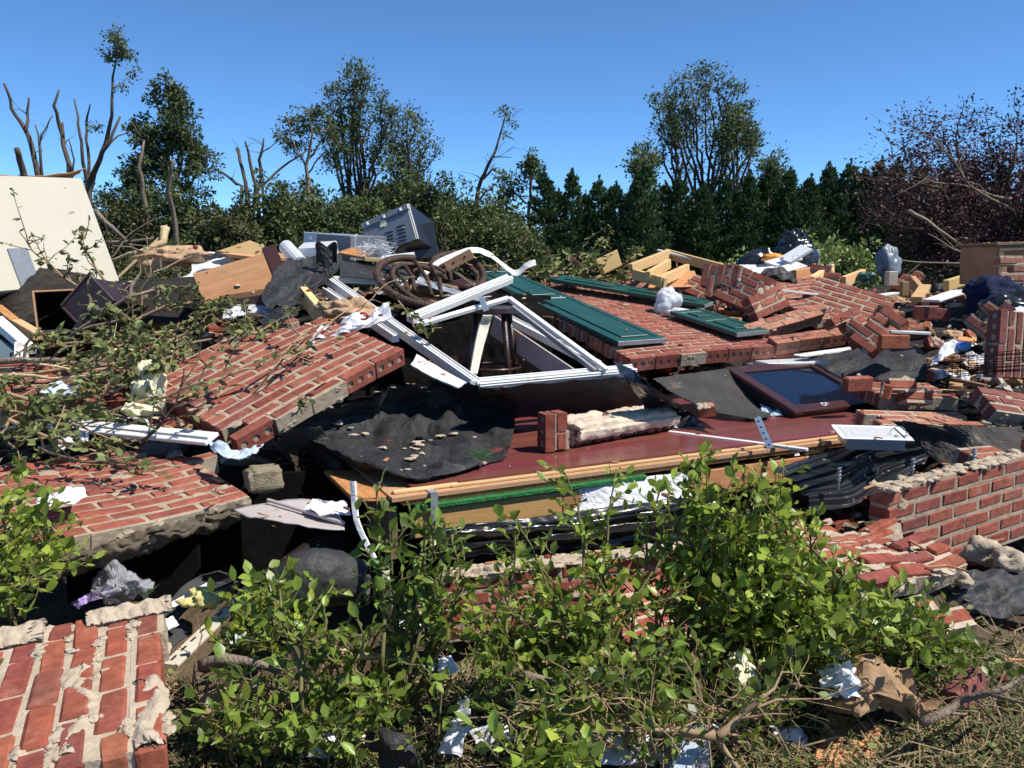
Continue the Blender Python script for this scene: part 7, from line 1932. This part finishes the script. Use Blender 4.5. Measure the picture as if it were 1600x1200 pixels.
shrub('holly_shrub', 'low leafy sprig at the foot of the white sheet', st, .042, 'leaf_holly', 'leaf_single', 56, 120, twigs=5, start=.3, rad=.005)
st = tips(8, [(420, 935, 30, 25, 2.25, 2), (380, 1000, 40, 30, 2.1, 2)], [gb(420, 1020), gb(390, 1050)], 507)
shrub('holly_shrub', 'small green seedling clump beside the vinyl strip', st, .040, 'leaf_holly', 'leaf_single', 57, 90, twigs=5, start=.3, rad=.005)
st = tips(10, [(330, 1120, 40, 50, 1.85, 2), (430, 1130, 60, 50, 1.8, 2)], [gb(380, 1200), gb(440, 1200)], 508)
shrub('holly_shrub', 'sparse leafy sprouts on the ground right of the close brick slab', st, .040, 'leaf_holly_dark', 'leaf_single_dark', 58, 90, twigs=4, start=.3, rad=.004)

st = tips(22, [(1400, 985, 60, 35, 2.25, 3), (1330, 985, 60, 35, 2.25, 2), (1440, 1000, 40, 30, 2.25, 2), (1490, 1020, 40, 30, 2.2, 1)], [gb(1380, 1040), gb(1450, 1045)], 509)
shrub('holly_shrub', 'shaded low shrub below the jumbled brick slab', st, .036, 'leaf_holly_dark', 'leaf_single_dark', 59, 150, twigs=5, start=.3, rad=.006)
st = tips(15, [(560, 1110, 80, 50, 1.85, 3), (690, 1150, 60, 40, 1.75, 2), (400, 1060, 60, 50, 1.95, 2), (620, 1000, 70, 50, 2.05, 2)], [gb(560, 1190), gb(650, 1195), gb(430, 1120)], 510)
shrub('holly_shrub', 'tangled dark sprouts between the bare shrub stems', st, .034, 'leaf_holly_dark', 'leaf_single_dark', 60, 150, twigs=4, start=.3, rad=.005)
st = tips(26, [(1010, 1120, 160, 50, 1.75, 3), (1180, 1060, 80, 60, 1.95, 2), (860, 1120, 90, 40, 1.75, 2)], [gb(1010, 1200), gb(1150, 1150), gb(880, 1200)], 511)
shrub('bare_shrub', 'mostly leafless tangle of thin twigs over the white papers', st, .032, 'leaf_holly_dark', 'leaf_single_dark', 61, 60, twigs=6, start=.15, rad=.006, density=.25, twl=.2, stem_mat='twig')
# ---------------------------------------------------------- grass, litter, crumbs
def blades(name, label, spots, n, seed, mat, h=.10, w_=.0035, spread=.12, lay=.5):
    rs = np.random.RandomState(seed)
    c = spots[rs.randint(0, len(spots), n)]
    p = c + np.c_[rs.normal(0, spread, (n, 2)), np.zeros(n)]
    p[:, 2] = [ground_z(a, b) - .005 for a, b in p[:, :2]]
    a = rs.uniform(0, 6.283, n); L = h * rs.uniform(.4, 1.3, n)
    d = np.c_[np.cos(a) * lay * rs.uniform(.2, 1.6, n), np.sin(a) * lay * rs.uniform(.2, 1.6, n), np.ones(n)]
    d /= np.linalg.norm(d, axis=1)[:, None]
    s = np.c_[-np.sin(a), np.cos(a), np.zeros(n)] * w_
    mid = p + d * L[:, None] * .6
    tip = p + d * L[:, None] + np.c_[np.cos(a), np.sin(a), -.4 * np.ones(n)] * (L * .3)[:, None]
    vs = np.stack([p - s, p + s, mid + s * .8, mid - s * .8, tip], 1)
    me = raw_mesh(name, vs.reshape(-1, 3), [(0, 1, 2, 3), (3, 2, 4)], n, 5, mat)
    o = obj(name, me, None); tag(o, label, name.replace('_', ' ').split()[-1], kind='stuff')
    return o
rs = np.random.RandomState(7)
sp = np.array([[x, y, 0] for x, y in zip(rs.uniform(-.95, 1.9, 260), rs.uniform(1.5, 2.55, 260))])
blades('ground_grass', 'short green grass and weeds on the ground under the shrub', sp, 9000, 71, 'grass_green', .075, .0028, .07, .8)
blades('dry_grass', 'dry brown grass and stalk litter on the ground', sp, 9000, 72, 'grass_dry', .085, .0022, .09, 1.9)
sp2 = np.array([[x, y, 0] for x, y in zip(rs.uniform(-14, 14, 400), rs.uniform(15, 32, 400))])
blades('field_grass', 'rough grass on the field behind the wreckage', sp2, 16000, 73, 'grass_green', .35, .02, .6, .8)
# dead leaves
pos = np.c_[rs.uniform(-1, 2.0, 2200), rs.uniform(1.5, 3.0, 2200), np.zeros(2200)]
pos[:, 2] = [ground_z(a, b) + rs.uniform(.002, .03) for a, b in pos[:, :2]]
me = leaf_mesh('leaf_litter', pos, rs.normal(0, 1, (2200, 3)) * [1, 1, .2], .035, rs, 'leaf_brown', False, up=2)
tag(obj('leaf_litter', me, None), 'fallen brown leaves scattered on the ground under the shrub', 'leaves', kind='stuff')
pos = np.c_[rs.uniform(-1.3, 2.0, 1800), rs.uniform(1.45, 3.1, 1800), np.zeros(1800)]
pos[:, 2] = [ground_z(a, b) + rs.uniform(.002, .05) for a, b in pos[:, :2]]
me = leaf_mesh('green_litter', pos, rs.normal(0, 1, (1800, 3)) * [1, 1, .3], .032, rs, 'leaf_fallen', False, up=1)
tag(obj('green_litter', me, None), 'fallen green leaves scattered on the ground under the shrub', 'leaves', kind='stuff')
# pine needle tufts
def tuft(label, c, seed, n=160, L=.12):
    r_ = random.Random(seed); mb = MB()
    for k in range(n):
        d = Vector((r_.gauss(0, 1), r_.gauss(0, 1), r_.uniform(.1, 1.1))).normalized()
        b = c + Vector((r_.gauss(0, .015), r_.gauss(0, .015), 0))
        s = d.orthogonal().normalized() * .0014
        e = b + d * L * r_.uniform(.6, 1.2)
        mb.add([b - s, b + s, e], [(0, 1, 2)])
    return solo('pine_tuft', mb, M_['pine_needle'], label, 'pine tuft')
tuft('green pine needle tuft at the edge of the torn black felt', q(752, 715, .64), 81, 200, .085)
tuft('green pine needle tuft on the ground right of the cream foam strip', q(1200, 1085, .30), 82, 220, .11)
tuft('dark pine needle tuft left of the cream foam strip', q(1130, 1130, .30), 83, 180, .10)
tuft('small pine needle tuft by the clear plastic bag', q(222, 925, .42), 84, 120, .05)
# crumbs of mortar, brick and wood over the wreckage
def root_of(ob):
    while ob is not None and ob.parent is not None: ob = ob.parent
    return ob.name.split('.')[0] if ob else ''
BIGSLAB = [o for o in C.objects if str(o.get('label', '')).startswith('largest red brick')][0].name
def drop(x, y, deps, z0=3.0):
    hit, loc, nrm, idx, ob, mat = scene.ray_cast(deps, Vector((x, y, z0)), Vector((0, 0, -1)))
    return (loc, nrm, ob) if hit else (Vector((x, y, 0)), UP, None)
bpy.context.view_layer.update()
deps = bpy.context.evaluated_depsgraph_get()
CR = {'mortar_crumbs': ('mortar_pale', 'pale mortar crumbs strewn over the wreckage', 900, (.003, .016)), 'brick_crumbs': ('brick_crumb', 'red brick chips strewn over the wreckage', 450, (.004, .018)), 'wood_chips': ('pine', 'pale wood splinters strewn over the wreckage', 500, (.01, .03))}
material('brick_crumb', (.22, .055, .035), (.14, .036, .028), .9, 20, .4, 60, .1)
for k, (nm, (mt, lb, n, (a, b))) in enumerate(CR.items()):
    mb = MB(); r_ = random.Random(90 + k)
    for i in range(n):
        if r_.random() < .35: x, y = r_.uniform(-1.2, 2.3), r_.uniform(2.0, 4.6)
        else:
            y = r_.uniform(3.2, 9.5); x = r_.uniform(-.62, .62) * y
        loc, nrm, ob = drop(x, y, deps)
        if ob and any(w_ in ob.name for w_ in ('leaf', 'foliage', 'twig', 'crown')): continue
        rt = root_of(ob)
        if rt in ('cabinet_door', 'white_bag'): continue
        if rt in ('floor_platform', 'roofing_felt', 'green_shutter') and r_.random() < .88: continue
        if nm == 'wood_chips':
            d = Vector((r_.gauss(0, 1), r_.gauss(0, 1), r_.gauss(0, .15))).normalized() * r_.uniform(.02, .09)
            mb.bar(loc + Vector((0, 0, .006)), loc + d + Vector((0, 0, .008)), r_.uniform(.004, .016), r_.uniform(.003, .008))
        else:
            mb.blob(loc + Vector((0, 0, a * .4)), (a + (b - a) * r_.random() ** 2.5) * (.6 + y * .09), r_.random() * 99, .6, 0, (1.2, 1, .7))
    tag(solo(nm, mb, M_[mt], lb, nm.split('_')[1]), kind='stuff')
# splinters and shards of everything, covering the heap
mb = MB(); r_ = random.Random(88)
def near_ok(rt): return rt in ('debris_mound', 'ground')
for i in range(9000):
    y = 3.3 + 7.2 * r_.random() ** .8; x = r_.uniform(-.66, .66) * y
    if -1.0 < x < .85 and y < 6.2: continue
    if x < 0 and y < 3.9: continue
    z = max(mound_z(x, y), ground_z(x, y))
    s = .02 + .10 * r_.random() ** 2.5
    a = r_.uniform(0, 6.28)
    M = Matrix.Translation((x, y, z + .012)) @ Matrix.Rotation(a, 4, 'Z') @ Matrix.Rotation(r_.gauss(0, .45), 4, 'X') @ Matrix.Rotation(r_.gauss(0, .4), 4, 'Y')
    L = s * r_.uniform(.8, 2.6)
    mb.box(L, s * r_.uniform(.25, .9), s * r_.uniform(.08, .4), M, 0, (-L / 2, -s / 3, 0), s * .08, r_)
tag(solo('rubble_shards', mb, M_['shards'], 'mixed splinters of wood, plaster and brick covering the heap', 'rubble'), kind='stuff')
mb = MB(); r_ = random.Random(89)
for i in range(2600):
    if i < 1500: x, y = r_.uniform(-1.1, 1.9), r_.uniform(1.4, 2.9); z = ground_z(x, y) + .012
    else:
        y = r_.uniform(3.4, 9.5); x = r_.uniform(-.64, .64 if r_.random() < .4 else -.1) * y
        if -1.0 < x < .85 and y < 6.2: continue
        z = max(mound_z(x, y), ground_z(x, y)) + .03
        if x < 0 and y < 3.9: continue
    L = r_.uniform(.06, .30) * (1 if i < 1500 else 1.6)
    d = Vector((r_.gauss(0, 1), r_.gauss(0, 1), r_.gauss(0, .28))).normalized() * L
    w_ = r_.uniform(.0018, .0045) * (1 if i < 1500 else 1.5)
    mb.tube(wander(Vector((x, y, z)), Vector((x, y, z)) + d, 3, .08, r_), [w_, w_ * .8, w_ * .6, w_ * .3], 3, False)
tag(solo('twig_litter', mb, M_['twig'], 'thin broken twigs littering the heap and the ground', 'twigs'), kind='stuff')
# board and scrap pieces scattered through the heap: things of their own, alike but for their place
def scatter(n, seed, xr, yr, fn):
    r_ = random.Random(seed)
    for i in range(n):
        y = r_.uniform(*yr); x = r_.uniform(xr[0], xr[1]) * y
        for _ in range(30):
            loc, nrm, ob = drop(x, y, deps)
            rt = root_of(ob); o2 = ob
            while o2 is not None and o2.parent is not None: o2 = o2.parent
            inhole = -1.1 < loc.x < .9 and loc.y < 6.9
            if rt in ('debris_mound', 'ground', 'wild_shrub') and not (.30 < loc.x / loc.y < .5 and 6.6 < loc.y < 8.4) and not inhole and loc.z < 1.75: break
            y = r_.uniform(*yr); x = r_.uniform(xr[0], xr[1]) * y
        else:
            continue
        fn(loc, r_, i)
def sc_board(loc, r_, i):
    L, w_ = r_.uniform(.25, .9), r_.uniform(.04, .13)
    a = r_.uniform(0, 6.283); d = Vector((math.cos(a), math.sin(a), r_.gauss(0, .22))) * L / 2
    k = i % 4
    mt = ['pine', 'pine_pale', 'wood_grey', 'white_paint'][k]
    lb = ['orange-brown pine board scrap lying loose in the debris heap', 'pale fresh-broken pine board scrap lying loose in the debris heap', 'weathered grey board scrap lying loose in the debris heap', 'white painted board scrap lying loose in the debris heap'][k]
    solo('board_scrap', MB().bar(loc - d + Vector((0, 0, .04)), loc + d + Vector((0, 0, .04)), w_, r_.uniform(.015, .04), UP, .002), M_[mt], lb, 'board', ['pine board scraps in the heap', 'pale board scraps in the heap', 'grey board scraps in the heap', 'white board scraps in the heap'][k])
scatter(70, 91, (-.60, -.12), (5.6, 9.5), sc_board)
scatter(24, 97, (-.12, .12), (7.4, 9.5), sc_board)
scatter(56, 92, (.05, .62), (6.4, 9.5), sc_board)
def sc_brick(loc, r_, i):
    k = i % 3
    loose_brick(loc + Vector((0, 0, .03)), r_.uniform(0, 6.28), r_.gauss(0, .5), r_.gauss(0, .4), ['loose dark red brick tumbled in the rubble heap', 'loose worn orange-red brick with mortar in the rubble heap', 'loose half brick with mortar tumbled in the rubble heap'][k], ['dark loose bricks', 'worn loose bricks', 'loose half bricks'][k], ['brick_red', 'brick_worn', 'brick_red'][k], crust=(0, 2, 1)[k], seed=i, half=(k == 2), cored=(i % 4 == 0))
scatter(48, 93, (.10, .62), (4.9, 8.8), sc_brick)
scatter(12, 94, (-.5, .1), (5.5, 8.5), sc_brick)
def sc_paper(loc, r_, i):
    s = r_.uniform(.08, .22); a = r_.uniform(0, 6.28)
    X, Y = Vector((math.cos(a), math.sin(a), r_.gauss(0, .2))) * s, Vector((-math.sin(a), math.cos(a), r_.gauss(0, .2))) * s * r_.uniform(.4, 1)
    c = loc + Vector((0, 0, .05))
    k = i % 3
    solo('scrap_sheet', sheet([[c - X - Y, c - Y, c + X - Y], [c - X, c + UP * .03, c + X], [c - X + Y, c + Y, c + X + Y]], 9, 9, .06, 7, 600 + i, .002, .05), M_[['white_paper', 'felt', 'insulation_tan'][k]], ['crumpled white paper scrap lying in the debris heap', 'crumpled black felt scrap lying in the debris heap', 'torn tan insulation scrap lying in the debris heap'][k], ['paper', 'felt', 'insulation'][k], ['white scraps in the heap', 'black scraps in the heap', 'tan scraps in the heap'][k])
scatter(48, 95, (-.60, .0), (5.4, 9.0), sc_paper)
scatter(45, 96, (.0, .62), (5.6, 9.0), sc_paper)

# mortar bits lying on the torn felt
r_ = random.Random(777)
mb = MB()
for (px, py) in [(512, 665), (530, 660), (545, 668), (600, 700), (640, 702), (655, 696), (668, 688), (695, 682), (705, 678), (648, 715), (632, 735), (520, 672), (560, 680), (590, 612), (610, 606), (640, 600), (662, 606), (670, 612)]:
    d = ray(px, py)
    hit, loc, nrm, idx, ob, mat = scene.ray_cast(deps, Vector((0, 0, EYE)) + d * 1.5, d)
    if not hit: continue
    for _ in range(r_.randint(1, 3)):
        mb.blob(loc + Vector((r_.gauss(0, .02), r_.gauss(0, .02), .004)), r_.uniform(.006, .020), r_.random() * 99, .7, 2, (1.4, 1, .30))
tag(solo('mortar_flakes', mb, M_['mortar_pale'], 'pale mortar flakes lying on the torn black felt', 'mortar', smooth=True), kind='stuff')
